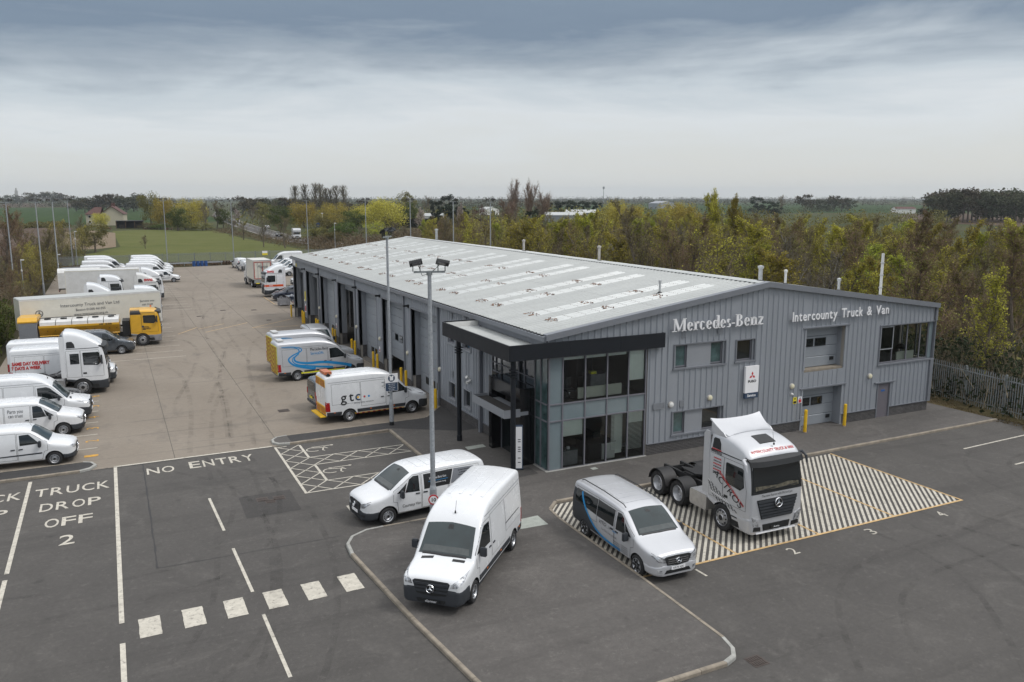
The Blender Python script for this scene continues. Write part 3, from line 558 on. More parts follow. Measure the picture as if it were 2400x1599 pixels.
def vito(t, paint='paint_white', L=0, tourer=False, bump='plastic_dark', alloy=False, plate_txt='', lower=None):
    S = stretch(VIT, L) if L else VIT; wh = (.895, 4.095+L); B = Body(t, S, paint, wh, .33); E = S['L']
    if bump: bumper(B, [(0, .60), (.3, .62), (.60, .66)], .56, wh, .33, bump)
    B.top('windscreen', 'glass_screen', [(1.09, -.76), (1.07, 0), (1.09, .76), (1.92, .665), (1.95, 0), (1.92, -.665)], eps=.007)
    g = B.front('grille', 'plastic_black', [(-.50, .84), (-.40, .60), (0, .56), (.40, .60), (.50, .84), (.42, .87), (0, .885), (-.42, .87)], eps=.022)[0]
    for k in range(3): B.front('slat', 'chrome' if tourer else 'plastic_dark', [(-.38, .645+k*.07), (.38, .645+k*.07), (.39, .665+k*.07), (-.39, .665+k*.07)], eps=.034, thick=.03, parent=g)
    badge(B, 0, .735, .095, .045, .15)
    B.front('headlight', 'lamp_glass', [(.47, .70), (.46, .80), (.60, .86), (.80, .955), (.83, .90), (.70, .76)], True, eps=.012)
    B.front('headlight_surround', 'plastic_black', [(.455, .69), (.445, .81), (.60, .875), (.82, .975), (.845, .90), (.71, .745)], True, eps=.006)
    B.front('lower_grille', 'plastic_black', [(-.50, .33), (.50, .33), (.42, .44), (-.42, .44)], eps=.026)
    B.front('fog_lamp', 'lamp_glass' if tourer else 'plastic_black', [(.56, .38), (.70, .38), (.72, .47), (.58, .48)], True, eps=.026)
    B.top('wiper', 'plastic_black', [(1.06, -.66), (1.03, 0), (1.05, .66), (1.10, .66), (1.07, 0), (1.11, -.66)], eps=.015)
    dr = B.side('front_door', paint, [(1.33, .38), (2.26, .36), (2.26, 1.70), (1.96, 1.71), (1.14, 1.22), (1.12, .85), (1.28, .80)], eps=.007, thick=.006)
    gw = 'glass_dark' if tourer or 1 else ''
    for q, dd in zip((1, -1), dr): B.side('door_window', 'glass_dark', [(1.60, 1.11), (2.20, 1.07), (2.20, 1.66), (1.98, 1.67), (1.80, 1.58)], (q,), eps=.014, parent=dd); B.side('quarter_window', 'glass_dark', [(1.26, 1.13), (1.58, 1.12), (1.70, 1.47)], (q,), eps=.014, parent=dd)
    B.side('side_panel', paint, [(2.32, .40), (3.42, .40), (3.42, 1.70), (2.32, 1.70)], eps=.007, thick=.006); B.side('side_panel', paint, [(3.48, .85), (E-.24, .85), (E-.30, 1.66), (3.48, 1.70)], eps=.007, thick=.006)
    if tourer:
        B.side('side_window', 'glass_dark', [(2.36, 1.10), (3.46, 1.10), (3.46, 1.66), (2.36, 1.66)], eps=.016); B.side('side_window', 'glass_dark', [(3.50, 1.10), (E-.30, 1.16), (E-.40, 1.60), (3.50, 1.65)], eps=.016)
        for q in (1, -1):
            b = MB().tube([(-2.0, q*.70, 1.86), (-2.15, q*.70, 1.93), (-3.4, q*.70, 1.97), (-E+.55, q*.70, 1.94), (-E+.40, q*.70, 1.87)], .018, 6); b.build('roof_rail', 'plastic_black', t)
    for d in (2.35, 2.75, 3.1, 3.6, 4.1): B.top('roof_rib', paint, [(d, -.52), (d+.22, -.52), (d+.22, .52), (d, .52)], eps=.014, grid=.12)
    B.top('dashboard', 'dash_grey', [(1.12, -.70), (1.10, 0), (1.12, .70), (1.28, .66), (1.26, 0), (1.28, -.66)], eps=.011, thick=0); B.top('rear_view_mirror', 'plastic_black', [(1.74, -.08), (1.74, .08), (1.84, .07), (1.84, -.07)], eps=.011, thick=0)
    handles(B, (2.04, 2.36), .98)
    mirror(t, 1.42, 1.02, 1.10); mirror(t, 1.42, -1.02, 1.10)
    B.rear('tail_lamp', 'lamp_red', [(.74, .85), (.86, .85), (.83, 1.20), (.74, 1.20)], True, eps=.02, thick=.04); B.side('tail_lamp', 'lamp_red', [(E-.16, .85), (E-.03, .85), (E-.04, 1.2), (E-.14, 1.2)], eps=.012)
    B.rear('rear_window', 'glass_dark', [(-.68, 1.16), (.68, 1.16), (.60, 1.66), (-.60, 1.66)], eps=.014); B.rear('rear_bumper', bump or paint, [(-.86, .32), (.86, .32), (.86, .50), (-.86, .50)], eps=.05, thick=.08)
    plate(B, plate_txt, .50); plate(B, '', .75, 'sign_yellow', False)
    for d in wh: wheel(t, 'van_alloy' if alloy else 'vito', d, .862); wheel(t, 'van_alloy' if alloy else 'vito', d, -.862)
    return B
def citan(t, paint='paint_white'):
    S = CIT; wh = (.84, 3.54); B = Body(t, S, paint, wh, .31)
    bumper(B, [(0, .56), (.25, .54), (.55, .60)], .50, wh, .31)
    B.top('windscreen', 'glass_screen', [(1.03, -.70), (1.0, 0), (1.03, .70), (1.70, .62), (1.73, 0), (1.70, -.62)], eps=.007)
    g = B.front('grille', 'plastic_black', [(-.36, .77), (-.28, .57), (.28, .57), (.36, .77), (0, .80)], eps=.02)[0]
    badge(B, 0, .68, .08, .04, .15)
    B.front('headlight', 'lamp_glass', [(.40, .70), (.46, .80), (.66, .86), (.76, .84), (.70, .72)], True, eps=.012)
    dr = B.side('front_door', paint, [(1.32, .36), (2.25, .34), (2.25, 1.58), (1.75, 1.58), (1.08, 1.12), (1.08, .75), (1.22, .72)], eps=.007, thick=.006)
    for q, dd in zip((1, -1), dr): B.side('door_window', 'glass_dark', [(1.38, 1.10), (2.16, 1.06), (2.17, 1.52), (1.80, 1.54)], (q,), eps=.014, parent=dd)
    B.side('side_panel', paint, [(2.31, .42), (3.12, .42), (3.12, 1.60), (2.31, 1.60)], eps=.007, thick=.006)
    B.side('rub_strip', 'plastic_dark', [(1.30, .62), (3.10, .58), (3.10, .63), (1.30, .68)], eps=.016)
    handles(B, (2.05, 2.36), .88)
    mirror(t, 1.36, .96, 1.08); mirror(t, 1.36, -.96, 1.08)
    B.rear('tail_lamp', 'lamp_red', [(.68, .80), (.80, .80), (.74, 1.35), (.66, 1.35)], True, eps=.02, thick=.03); B.rear('rear_window', 'glass_dark', [(-.58, 1.08), (.58, 1.08), (.52, 1.52), (-.52, 1.52)], eps=.014)
    B.rear('rear_bumper', 'plastic_dark', [(-.80, .30), (.80, .30), (.80, .52), (-.80, .52)], eps=.05, thick=.08); plate(B, '', .45); MB().cyl((0, 0, 0), (-.14, 0, .28), .006, n=5).build('aerial', 'plastic_black', t, (-1.75, 0, 1.72))
    for d in wh: wheel(t, 'citan', d, .825); wheel(t, 'citan', d, -.825)
    return B
CAR = dict(L=4.5, top=[(0, .66), (.04, .74), (.2, .84), (.6, .93), (1.05, 1.0), (1.15, 1.03), (1.95, 1.42), (2.4, 1.50), (3.2, 1.48), (3.9, 1.30), (4.2, 1.08), (4.45, 1.0), (4.5, .85)],
    w=[(0, .60), (.04, .68), (.2, .80), (.5, .88), (1.2, .91), (3.8, .91), (4.3, .86), (4.5, .72)], bot=[(0, .26), (.4, .19), (4, .22), (4.5, .36)], tum=[(.2, .95), (.5, .99), (.85, 1), (1.0, .96), (1.3, .82), (1.55, .76)], rad=[(0, .12), (4.5, .12)], crown=.05)
def car(t, paint, pickup=False, suv=False):
    S = dict(CAR)
    if suv: S['top'] = [(d, z*1.12) for d, z in CAR['top'][:9]]+[(4.1, 1.60), (4.35, 1.30), (4.5, 1.0)]
    if pickup:
        S['L'] = 5.34; S['top'] = [(0, .86), (.04, .95), (.2, 1.05), (.6, 1.12), (1.15, 1.18), (1.3, 1.24), (2.05, 1.70), (2.4, 1.79), (3.25, 1.76), (3.45, 1.66), (3.62, 1.30), (3.75, 1.24), (5.2, 1.22), (5.3, 1.15), (5.34, .9)]
        S['w'] = [(0, .66), (.04, .76), (.2, .88), (.5, .94), (1.2, .96), (4.9, .96), (5.3, .92), (5.34, .84)]; S['bot'] = [(0, .36), (.4, .30), (4, .32), (5.34, .45)]; S['tum'] = [(.3, .96), (.6, 1), (1.1, 1), (1.25, .96), (1.5, .86), (1.8, .78)]; S['rad'] = [(0, .12), (3.4, .12), (3.7, .05), (5.34, .05)]
    wh = (.85, 4.0) if pickup else (.86, 3.6); z0 = 1.2 if pickup else (1.12 if suv else 1.0); B = Body(t, S, paint, wh, .35); zt = 1.66 if pickup else (1.55 if suv else 1.38); k = .15 if pickup else 0
    B.top('windscreen', 'glass_screen', [(1.22+k, -.70), (1.20+k, 0), (1.22+k, .70), (1.98+k, .56), (2.0+k, 0), (1.98+k, -.56)], eps=.007)
    e = 3.30 if pickup else (4.0 if suv else 3.7)
    B.side('side_window', 'glass_dark', [(1.55+k, z0+.03), (2.45, z0+.02), (2.45, zt-.05), (2.1+k, zt-.06)], eps=.01); B.side('side_window', 'glass_dark', [(2.52, z0+.02), (e, z0+.06), (e-.25, zt-.10), (2.52, zt-.05)], eps=.01)
    B.front('grille', 'plastic_black', [(-.36, .72), (-.30, .55), (.30, .55), (.36, .72)], eps=.02); B.front('headlight', 'lamp_glass', [(.42, .64), (.46, .72), (.72, .80), (.74, .70)], True, eps=.012)
    B.rear('tail_lamp', 'lamp_red', [(.62, .75), (.80, .75), (.78, .95), (.64, .95)], True, eps=.02); B.side('front_door', paint, [(1.40, .34), (2.48, .34), (2.48, z0), (1.34, z0)], eps=.006); B.side('rear_door', paint, [(2.52, .34), (3.22, .34), (3.3, z0), (2.52, z0)], eps=.006)
    mirror(t, 1.6, .98, z0+.05); mirror(t, 1.6, -.98, z0+.05); plate(B, '', .45)
    for d in wh: wheel(t, 'car', d, .80); wheel(t, 'car', d, -.80)
    if pickup:
        MB().box(-5.22, -3.66, -.80, .80, 1.19, 1.25).build('load_cover', 'plastic_black', t); 
        for q in (1, -1): MB().tube([(-2.2, q*.58, 1.76), (-2.3, q*.58, 1.84), (-3.2, q*.58, 1.84), (-3.35, q*.58, 1.74)], .02).build('roof_rail', 'plastic_black', t)
    else: B.rear('rear_window', 'glass_dark', [(-.55, z0+.08), (.55, z0+.08), (.5, zt-.12), (-.5, zt-.12)], eps=.012)
    return B
# ---------------------------------------------------------------- lorries
def cabspec(top): return dict(L=2.28, top=top, w=[(0, 1.10), (.04, 1.16), (.12, 1.21), (.3, 1.24), (2.28, 1.245)], bot=[(0, .34), (.85, .36), (2.0, .85), (2.28, .95)], tum=[(.3, .97), (.9, 1), (2.3, 1), (2.9, .965), (3.4, .90), (4.0, .82)],
    rad=[(0, .14), (.5, .20), (2.28, .20)], crown=.06, rake=[(0, .02), (.9, 0), (1.2, 0), (1.9, .03), (2.9, .17), (4, .26)], fade=2.0)
TOPS = {'high': [(0, 2.98), (.04, 3.10), (.15, 3.24), (.5, 3.44), (1.1, 3.58), (1.8, 3.64), (2.28, 3.64)], 'aero': [(0, 2.95), (.04, 3.05), (.15, 3.18), (.5, 3.42), (1.0, 3.68), (1.6, 3.90), (2.2, 3.98), (2.28, 3.97)],
    'low': [(0, 2.72), (.04, 2.80), (.15, 2.88), (.5, 2.96), (1.2, 3.0), (2.28, 3.0)]}
def cab(t, paint, top='high', lower='plastic_dark', dark_sill=True, sleeper=True, plain_mirror=True):
    S = cabspec(TOPS[top]); B = Body(t, S, paint, (1.44,), .50)
    for m in (B.body,): pass
    lowz = [(0, 1.00), (.6, 1.02), (2.28, 1.12)]
    V, F = loft(S, 0, 2.28, .010, lowz, None, -.004, 34); me = arches(MB().add(V, F).mesh('bumper', lower), (1.44,), .50, .5); shade(me, 35); link('bumper', me, t)
    hz = 2.84 if top != 'low' else 2.66
    B.front('windscreen_surround', 'plastic_black', [(-1.14, 1.80), (1.14, 1.80), (1.12, hz+.08), (-1.12, hz+.08)], eps=.008)
    B.front('windscreen', 'glass_dark', [(-1.07, 1.90), (0, 1.88), (1.07, 1.90), (1.05, hz), (0, hz+.02), (-1.05, hz)], eps=.016)
    g = B.front('grille', 'plastic_black', [(-.92, 1.58), (-.70, .86), (.70, .86), (.92, 1.58)], eps=.022)[0]
    for k in range(6): B.front('slat', 'plastic_dark', [(-.70-k*.034, .90+k*.112), (.70+k*.034, .90+k*.112), (.72+k*.034, .975+k*.112), (-.72-k*.034, .975+k*.112)], eps=.055, thick=.06, grid=.4, parent=g)
    badge(B, 0, 1.42, .17, .085, .1)
    B.front('headlight', 'lamp_glass', [(.80, .60), (1.04, .64), (1.12, 1.0), (.86, .86)], True, eps=.022)
    B.front('lower_grille', 'plastic_black', [(-.58, .42), (.58, .42), (.62, .66), (-.62, .66)], eps=.025); B.front('fog_lamp', 'plastic_black', [(.70, .42), (1.04, .46), (1.02, .60), (.72, .58)], True, eps=.022)
    B.front('dashboard', 'dash_beige', [(-.98, 1.92), (.98, 1.92), (.98, 2.06), (.5, 2.10), (0, 2.04), (-.98, 2.08)], eps=.0185, thick=0)
    B.side('step_well', 'plastic_black', [(.50, .44), (.92, .44), (.90, .66), (.56, .66)], eps=.02)
    for q in (.5, -.5): B.front('wiper', 'plastic_black', [(q-.42, 1.90), (q+.40, 1.96), (q+.40, 1.99), (q-.42, 1.93)], eps=.035)
    dr = B.side('cab_door', paint, [(.22, 1.16), (1.42, 1.16), (1.42, 2.78 if top != 'low' else 2.62), (.44, 2.78 if top != 'low' else 2.62), (.22, 1.9)], eps=.008, thick=.007)
    hw = 2.66 if top != 'low' else 2.52
    for q, dd in zip((1, -1), dr):
        B.side('door_window', 'glass_dark', [(.32, 2.0), (.52, 1.84), (1.30, 1.90), (1.32, hw-.03), (1.26, hw), (.46, hw), (.40, hw-.06)], (q,), eps=.018, parent=dd); B.side('door_handle', 'plastic_black', [(1.16, 1.33), (1.36, 1.33), (1.36, 1.43), (1.16, 1.43)], (q,), eps=.018, parent=dd)
    B.side('side_panel', paint, [(1.46, 1.16), (2.22, 1.16), (2.22, 2.78), (1.46, 2.78)], eps=.008)
    B.side('door_seal', 'plastic_black', [(.40, hz+.06), (2.20, hz+.06), (2.20, hz+.09), (.40, hz+.09)], eps=.012)
    if sleeper and top != 'low': B.side('sleeper_window', 'plastic_black', [(1.70, 2.98), (2.16, 2.98), (2.16, 3.30), (2.10, 3.36), (1.86, 3.36), (1.74, 3.2)], eps=.015)
    MB().box(-.02, .0, -1.0, 1.0, 0, .001)
    # sun visor above the windscreen
    b = MB(); n = 10; pr = [(-.06, .12), (.20, .02), (.27, -.16), (.24, -.17), (.14, -.02), (-.06, .02)]
    vs = []
    for i in range(n+1):
        y = -1.19+2.38*i/n; bx = -.18-.16*abs(y/1.19)**4
        for dx, dz in pr: vs.append((bx+dx, y, hz+.12+dz))
    fs = [(i*6+j, i*6+(j+1) % 6, (i+1)*6+(j+1) % 6, (i+1)*6+j) for i in range(n) for j in range(6)]+[tuple(range(6)), tuple(range(n*6+5, n*6-1, -1))]
    b.add(vs, fs).build('sun_visor', 'plastic_black', t)
    if plain_mirror: mirror(t, .28, 1.40, 2.20, True); mirror(t, .28, -1.40, 2.20, True)
    for q in (1, -1):      # cab steps
        MB().box(-.98, -.62, q*1.20 if q > 0 else -1.262, 1.262 if q > 0 else q*1.20, .44, .50).box(-.98, -.62, q*1.20 if q > 0 else -1.262, 1.262 if q > 0 else q*1.20, .76, .80).build('cab_step', 'plastic_black', t)
    wheel(t, 'truck_front', 1.44, 1.10); wheel(t, 'truck_front', 1.44, -1.10)
    return B
def chassis(t, L, axles, tank=True, guards=True, plate5=True):
    b = MB(); b.box(-L, -1.2, .36, .46, .78, 1.04).box(-L, -1.2, -.46, -.36, .78, 1.04)
    for d in np.arange(2.6, L, .8): b.box(-d-.06, -d, -.36, .36, .82, 1.0)
    for d in axles: b.cyl((-d, -1.0, .51), (-d, 1.0, .51), .09, n=10)
    b.box(-L, -L+.08, -1.1, 1.1, .55, .72); b.build('chassis_frame', 'chassis_black', t)
    for d in axles:
        wheel(t, 'truck_rear', d, .93); wheel(t, 'truck_rear', d, -.93)
        if guards:
            for q in (1, -1):
                vs = []; n = 10
                for i in range(n+1):
                    a = math.pi*(.03+.94*i/n)
                    for r in (.58, .61):
                        for y in (.62, 1.24): vs.append((-d+r*math.cos(a), q*y, .51+r*math.sin(a)))
                fs = []
                for i in range(n):
                    o = i*4; fs += [(o, o+1, o+5, o+4), (o+2, o+6, o+7, o+3), (o+1, o+3, o+7, o+5), (o, o+4, o+6, o+2)]
                MB().add(vs, fs).build('mudguard', 'chassis_black', t, smooth=50)
    for q in (1, -1): MB().box(-L-.02, -L+.02, q*.95-.16, q*.95+.16, .60, .74).build('tail_lamp', 'lamp_red', t)
    if tank:
        for q in (1, -1):
            MB().prism([(-3.35, .42), (-2.45, .42), (-2.40, .52), (-2.40, .95), (-2.45, 1.02), (-3.35, 1.02), (-3.40, .95), (-3.40, .52)], q*.60, q*1.20, 'y').build('fuel_tank' if q > 0 else 'battery_box', 'aluminium', t)
    if plate5:
        b = MB(); c = -axles[0]-.2; b.prism([(c-.45, -.42), (c+.30, -.42), (c+.45, -.2), (c+.45, .2), (c+.30, .42), (c-.45, .42), (c-.75, .34), (c-.40, .07), (c-.40, -.07), (c-.75, -.34)], 1.16, 1.22).box(c-.2, c+.2, -.5, .5, 1.04, 1.16); b.build('fifth_wheel', 'chassis_black', t)
        b = MB().box(-2.9, -2.5, -.42, .42, 1.05, 1.12).box(-3.6, -3.0, -.30, .30, 1.05, 1.10).tube([(-2.35, .1, 1.9), (-2.5, .12, 1.5), (-2.9, .1, 1.25), (-3.3, .0, 1.2)], .02).tube([(-2.35, -.1, 1.9), (-2.55, -.12, 1.45), (-2.9, -.12, 1.22), (-3.3, -.1, 1.2)], .02); b.build('catwalk', 'chassis_black', t)
def fairings(t, paint, top=3.6, bot=1.1, d1=2.72):
    for q in (1, -1): MB().prism([(-2.29, bot), (-d1, bot), (-d1, top-.15), (-2.5, top), (-2.29, top)], q*1.19, q*1.235, 'y').build('side_fairing', paint, t)
def boxbody(t, x0, x1, z0, z1, m, name='box_body', w=1.25, trim='aluminium'):
    b = MB().box(x0, x1, -w, w, z0, z1); o = b.build(name, m, t)
    e = MB(); k = .03
    for y in (-w-.012, w-.04):
        e.box(x0-.01, x1+.01, y, y+.052, z1-.10, z1+.02).box(x0-.01, x1+.01, y, y+.052, z0-.02, z0+.10)
        for x in (x0-.012, x1-.06): e.box(x, x+.072, y, y+.052, z0+.10, z1-.10)
    for x in (x0-.012, x1-.04): e.box(x, x+.052, -w+.04, w-.04, z1-.10, z1+.02)
    e.build('edge_trim', trim, o, fix=False); return o
# ---------------------------------------------------------------- ground, fields, roads
def sheet(name, m, poly, z, parent=None, kind='structure', n=0):
    me = bpy.data.meshes.new(name); me.from_pydata([(x, y, z) for x, y in poly], [], [tuple(range(len(poly)))]); me.materials.append(M[m])
    if me.polygons[0].normal.z < 0: me.flip_normals()
    o = link(name, me, parent)
    if parent is None: struct(o, kind)
    return o
ground = sheet('ground', 'farm_land', [(-5000, -600), (5000, -600), (5000, 6000), (-5000, 6000)], -.10)
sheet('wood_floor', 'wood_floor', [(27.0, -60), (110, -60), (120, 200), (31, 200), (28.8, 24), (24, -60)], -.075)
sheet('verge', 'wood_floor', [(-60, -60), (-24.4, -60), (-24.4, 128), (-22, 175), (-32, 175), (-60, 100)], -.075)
sheet('meadow', 'meadow_grass', [(-24, 129), (40, 134), (24, 172), (20, 231), (19, 297), (-4, 314), (-15, 306), (-14, 197), (-22, 165)], -.070)
sheet('rough_strip', 'verge_earth', [(-30, 125.2), (38, 129), (38, 136), (-30, 133)], -.060)
sheet('reed_bed', 'reed_bed', [(-19, 189), (-15, 197), (-14.2, 288), (-22, 316), (-30, 300), (-28, 190)], -.060)
sheet('ploughed_field', 'ploughed_soil', [(-260, 90), (-37, 130), (-37, 172), (-29, 200), (-28.8, 348), (-55, 361), (-260, 390)], -.065)
sheet('crop_field', 'crop_green', [(-700, 385), (-57, 378), (-20, 395), (40, 420), (60, 1090), (-700, 1100)], -.065)
sheet('far_ploughed_field', 'ploughed_soil', [(-900, 1200), (-20, 1195), (-20, 1930), (-900, 2050)], -.055)
sheet('far_green_field', 'crop_green', [(250, 500), (900, 380), (1400, 1300), (500, 1500)], -.065)
sheet('brown_field', 'ploughed_soil', [(330, 190), (640, 170), (700, 330), (520, 396), (440, 340), (345, 262)], -.060)
sheet('stubble_field', 'verge_earth', [(73, 180), (130, 180), (150, 318), (104, 270), (90, 283)], -.060)
sheet('pasture', 'meadow_grass', [(150, 320), (260, 480), (240, 640), (140, 500)], -.058)
sheet('pasture', 'crop_green', [(120, 300), (240, 270), (340, 420), (260, 500), (225, 495)], -.056)
# the A-road beyond the meadow
rd = [(70, 700), (52, 560), (43.5, 455), (36.5, 340), (33.5, 276), (31.5, 230), (32.5, 200), (37, 172), (48, 140), (70, 100)]
L_, R_ = [], []
for i, p in enumerate(rd):
    t = (Vector(rd[min(i+1, len(rd)-1)])-Vector(rd[max(i-1, 0)])).normalized(); n = Vector((-t.y, t.x)); L_.append(tuple(Vector(p)+n*4.6)); R_.append(tuple(Vector(p)-n*4.6))
b = MB()
for i in range(len(rd)-1): b.add([(*L_[i], 0), (*L_[i+1], 0), (*R_[i+1], 0), (*R_[i], 0)], [(0, 3, 2, 1)])
road = struct(b.build('road', 'asphalt', loc=(0, 0, .05))); 
b = MB()
for i in range(len(rd)-1):
    a, c = Vector(rd[i]), Vector(rd[i+1]); nseg = int((c-a).length/6)
    t = (c-a).normalized(); n = Vector((-t.y, t.x))*.12
    for k in range(nseg): p = a+t*(k*6); q = p+t*3; b.add([(*(p+n), 0), (*(q+n), 0), (*(q-n), 0), (*(p-n), 0)], [(0, 3, 2, 1)])
    for s in (4.1, -4.1): m_ = Vector((-t.y, t.x))*s; b.add([(*(a+m_+n), 0), (*(c+m_+n), 0), (*(c+m_-n), 0), (*(a+m_-n), 0)], [(0, 3, 2, 1)])
b.build('painted_line', 'line_white', road, (0, 0, .012))
# tarmac of the forecourt
tarmac = sheet('tarmac', 'asphalt', [(-70, -70), (27.5, -70), (27.15, -8), (26.72, -3.3), (26.6, -2.0), (25.2, 2), (25.2, 9.33), (-70, 9.33)], 0)
sheet('verge_strip', 'verge_earth', [(24.62, 0), (26.25, 1.2), (26.70, -3.3), (27.3, -12), (30, -70), (33, -70), (33, 60), (24.62, 60)], .012)
sheet('patch_repair', 'patch_asphalt', [(-12.78, .42), (-10.70, .47), (-10.68, 2.93), (-12.74, 2.88)], .004, tarmac)
# older surface seam
b = MB(); random.seed(3)
def crackline(b, p, q, w=.035, seg=.25, jit=.02):
    p, q = Vector(p), Vector(q); n = max(1, int((q-p).length/seg)); t = (q-p).normalized(); m = Vector((-t.y, t.x)); prev = None
    for i in range(n+1):
        c = p+(q-p)*i/n+m*random.uniform(-jit, jit); ww = w*random.uniform(.35, 1.1); cur = (c+m*ww, c-m*ww)
        if prev: b.add([(*prev[0], 0), (*cur[0], 0), (*cur[1], 0), (*prev[1], 0)], [(0, 3, 2, 1)])
        prev = cur
crackline(b, (-16.06, 9.3), (-16.07, -2.69)); crackline(b, (-16.07, -2.69), (-9.95, -2.75), .022)
crackline(b, (-20.6, 9.0), (-17.5, 9.36), .02); crackline(b, (-18.0, 9.2), (-10.2, 9.34), .02)
b.build('surface_seam', 'crack_tar', tarmac, (0, 0, .005))
# painted markings: every line, square and hatch bar is its own piece
ZM = .009
def line(p, q, w=.10, m='line_white', name='painted_line', z=ZM, par=None):
    p, q = Vector(p), Vector(q); t = (q-p).normalized(); n = Vector((-t.y, t.x))*w/2
    return sheet(name, m, [tuple(p+n), tuple(p-n), tuple(q-n), tuple(q+n)], z, par or tarmac)
line((-20.5, 8.75), (-20.5, -1.0), .14); line((-20.5, -1.5), (-20.5, -12), .14); line((-17.2, 9.40), (-17.2, -6.1), .14); line((-17.2, -7.3), (-17.2, -14), .14); line((-17.27, 9.46-.06), (-10.25, 9.50-.06), .14)
line((-13.82, 3.32), (-13.70, -.40), .10); line((-13.62, -2.16), (-13.52, -5.77), .10); line((-13.46, -7.35), (-13.39, -10.95), .10)
for i in range(6):
    x = -16.77+1.17*i; y = -6.08+.036*i
    pts = []
    base = [(x, y), (x+.58, y+.02), (x+.59, y-1.14), (x+.01, y-1.16)]
    for k in range(4):
        a, c = Vector(base[k]), Vector(base[(k+1) % 4])
        for s in range(7): p = a+(c-a)*s/7; pts.append((p.x+random.uniform(-.009, .009), p.y+random.uniform(-.009, .009)))
    sheet('painted_square', 'line_white', pts, ZM, tarmac)
def gtext(body, x0, x1, y0, y1, m='line_white', rz=0, par=None, name='painted_lettering', off=.0):
    """ground lettering stretched to fit the box x0..x1, y0..y1"""
    vs, fs = textmesh(body, 1, 0, offset=off); xs = [v[0] for v in vs]; ys = [v[1] for v in vs]; W = max(xs)-min(xs); H = max(ys)-min(ys)
    cx, cy = (x0+x1)/2, (y0+y1)/2; w, h = (x1-x0, y1-y0) if rz == 0 else (y1-y0, x1-x0)
    vs = [((v[0]-min(xs))/W*w-w/2, (v[1]-min(ys))/H*h-h/2, 0) for v in vs]; return MB().add(vs, fs).build(name, m, par or tarmac, (cx, cy, ZM), (0, 0, rz), fix=False)
for i, ch in enumerate('TRUCK'): gtext(ch, -20.22+.575*i, -20.22+.575*i+.47, 6.52, 7.50, off=.01)
for i, ch in enumerate('DROP'): gtext(ch, -19.93+.565*i, -19.93+.565*i+.46, 4.62, 5.55, off=.01)
for i, ch in enumerate('OFF'): gtext(ch, -19.66+.565*i, -19.66+.565*i+.48, 2.72, 3.65, off=.01)
gtext('2', -19.10, -18.60, .76, 1.70, off=.01)
for i, ch in enumerate('CK'): gtext(ch, -21.78+.6*i, -21.30+.6*i, 6.52, 7.48, off=.01)
for i, ch in enumerate('OP'): gtext(ch, -22.1+.6*i, -21.62+.6*i, 4.62, 5.5, off=.01)
for i, ch in enumerate('NO'): gtext(ch, -15.95+.62*i, -15.43+.62*i, 7.55, 8.45, off=.01)
for i, ch in enumerate('ENTRY'): gtext(ch, -14.17+.585*i, -13.69+.585*i, 7.62, 8.62, off=.01)
# disabled bays
line((-10.15, 9.20), (-10.15, 2.15), .11); line((-10.1, 2.2), (-4.35, 2.2), .08); line((-9.0, 9.05), (-9.0, 6.9), .11); line((-9.0, 5.75), (-9.0, 3.35), .11)
for y in (3.37, 5.72, 6.90): line((-9.0, y), (-4.35, y), .07)
line((-10.1, 9.08), (-9.6, 9.14), .07)
def zig(x0, x1, y0, y1, dx, ph=0, st=1):
    x = x0+ph
    while x < x1:
        a, c = Vector((x, y0)), Vector((x+dx, y1)); d, e = Vector((x, y1)), Vector((x+dx, y0))
        for p, q in ((a, c), (d, e)):
            if p.x < x0: p = p+(q-p)*(x0-p.x)/(q.x-p.x)
            if q.x > x1: q = p+(q-p)*(x1-p.x)/(q.x-p.x)
            if (q-p).length > .2: line(p, q, .06, name='hatch_bar', z=ZM+.004)
        x += dx*st
for y0 in (5.72, 2.2): zig(-9.0, -4.4, y0, y0+1.18, 1.17)
y = 2.2
while y < 9.0:
    y2 = min(y+1.15, 9.1); line((-10.1, y), (-9.03, y2), .06, name='hatch_bar', z=ZM+.004); line((-10.1, y2), (-9.03, y), .06, name='hatch_bar', z=ZM+.004); y += 1.15
def wheelchair(cx, cy):
    b = MB(); arc = [(.30*math.cos(a)-.28, .24*math.sin(a)-.04) for a in np.linspace(R(75), R(300), 14)]
    for poly in ribbon(arc, .055)+ribbon([(-.34, .18), (.15, .06), (.30, -.10), (.18, .16)], .06)+ribbon([(-.30, .28), (.55, .26)], .055)+ribbon([(.15, .06), (.05, -.24), (.12, -.34)], .06): b.add([(x, y_, 0) for x, y_ in poly], [(0, 1, 2, 3)])
    b.add([(.55+.07*math.cos(a), .26+.07*math.sin(a), .002) for a in np.linspace(0, 5.6, 9)], [tuple(range(9))])
    o = b.build('wheelchair_symbol', 'line_white', tarmac, (cx, cy, ZM)); o.scale = (1.15, 1.25, 1)
wheelchair(-8.2, 8.08); wheelchair(-8.2, 4.62)
line((-8.98, .05), (-8.98, -.55), .11); line((-8.92, -.28), (-4.4, -.28), .08)
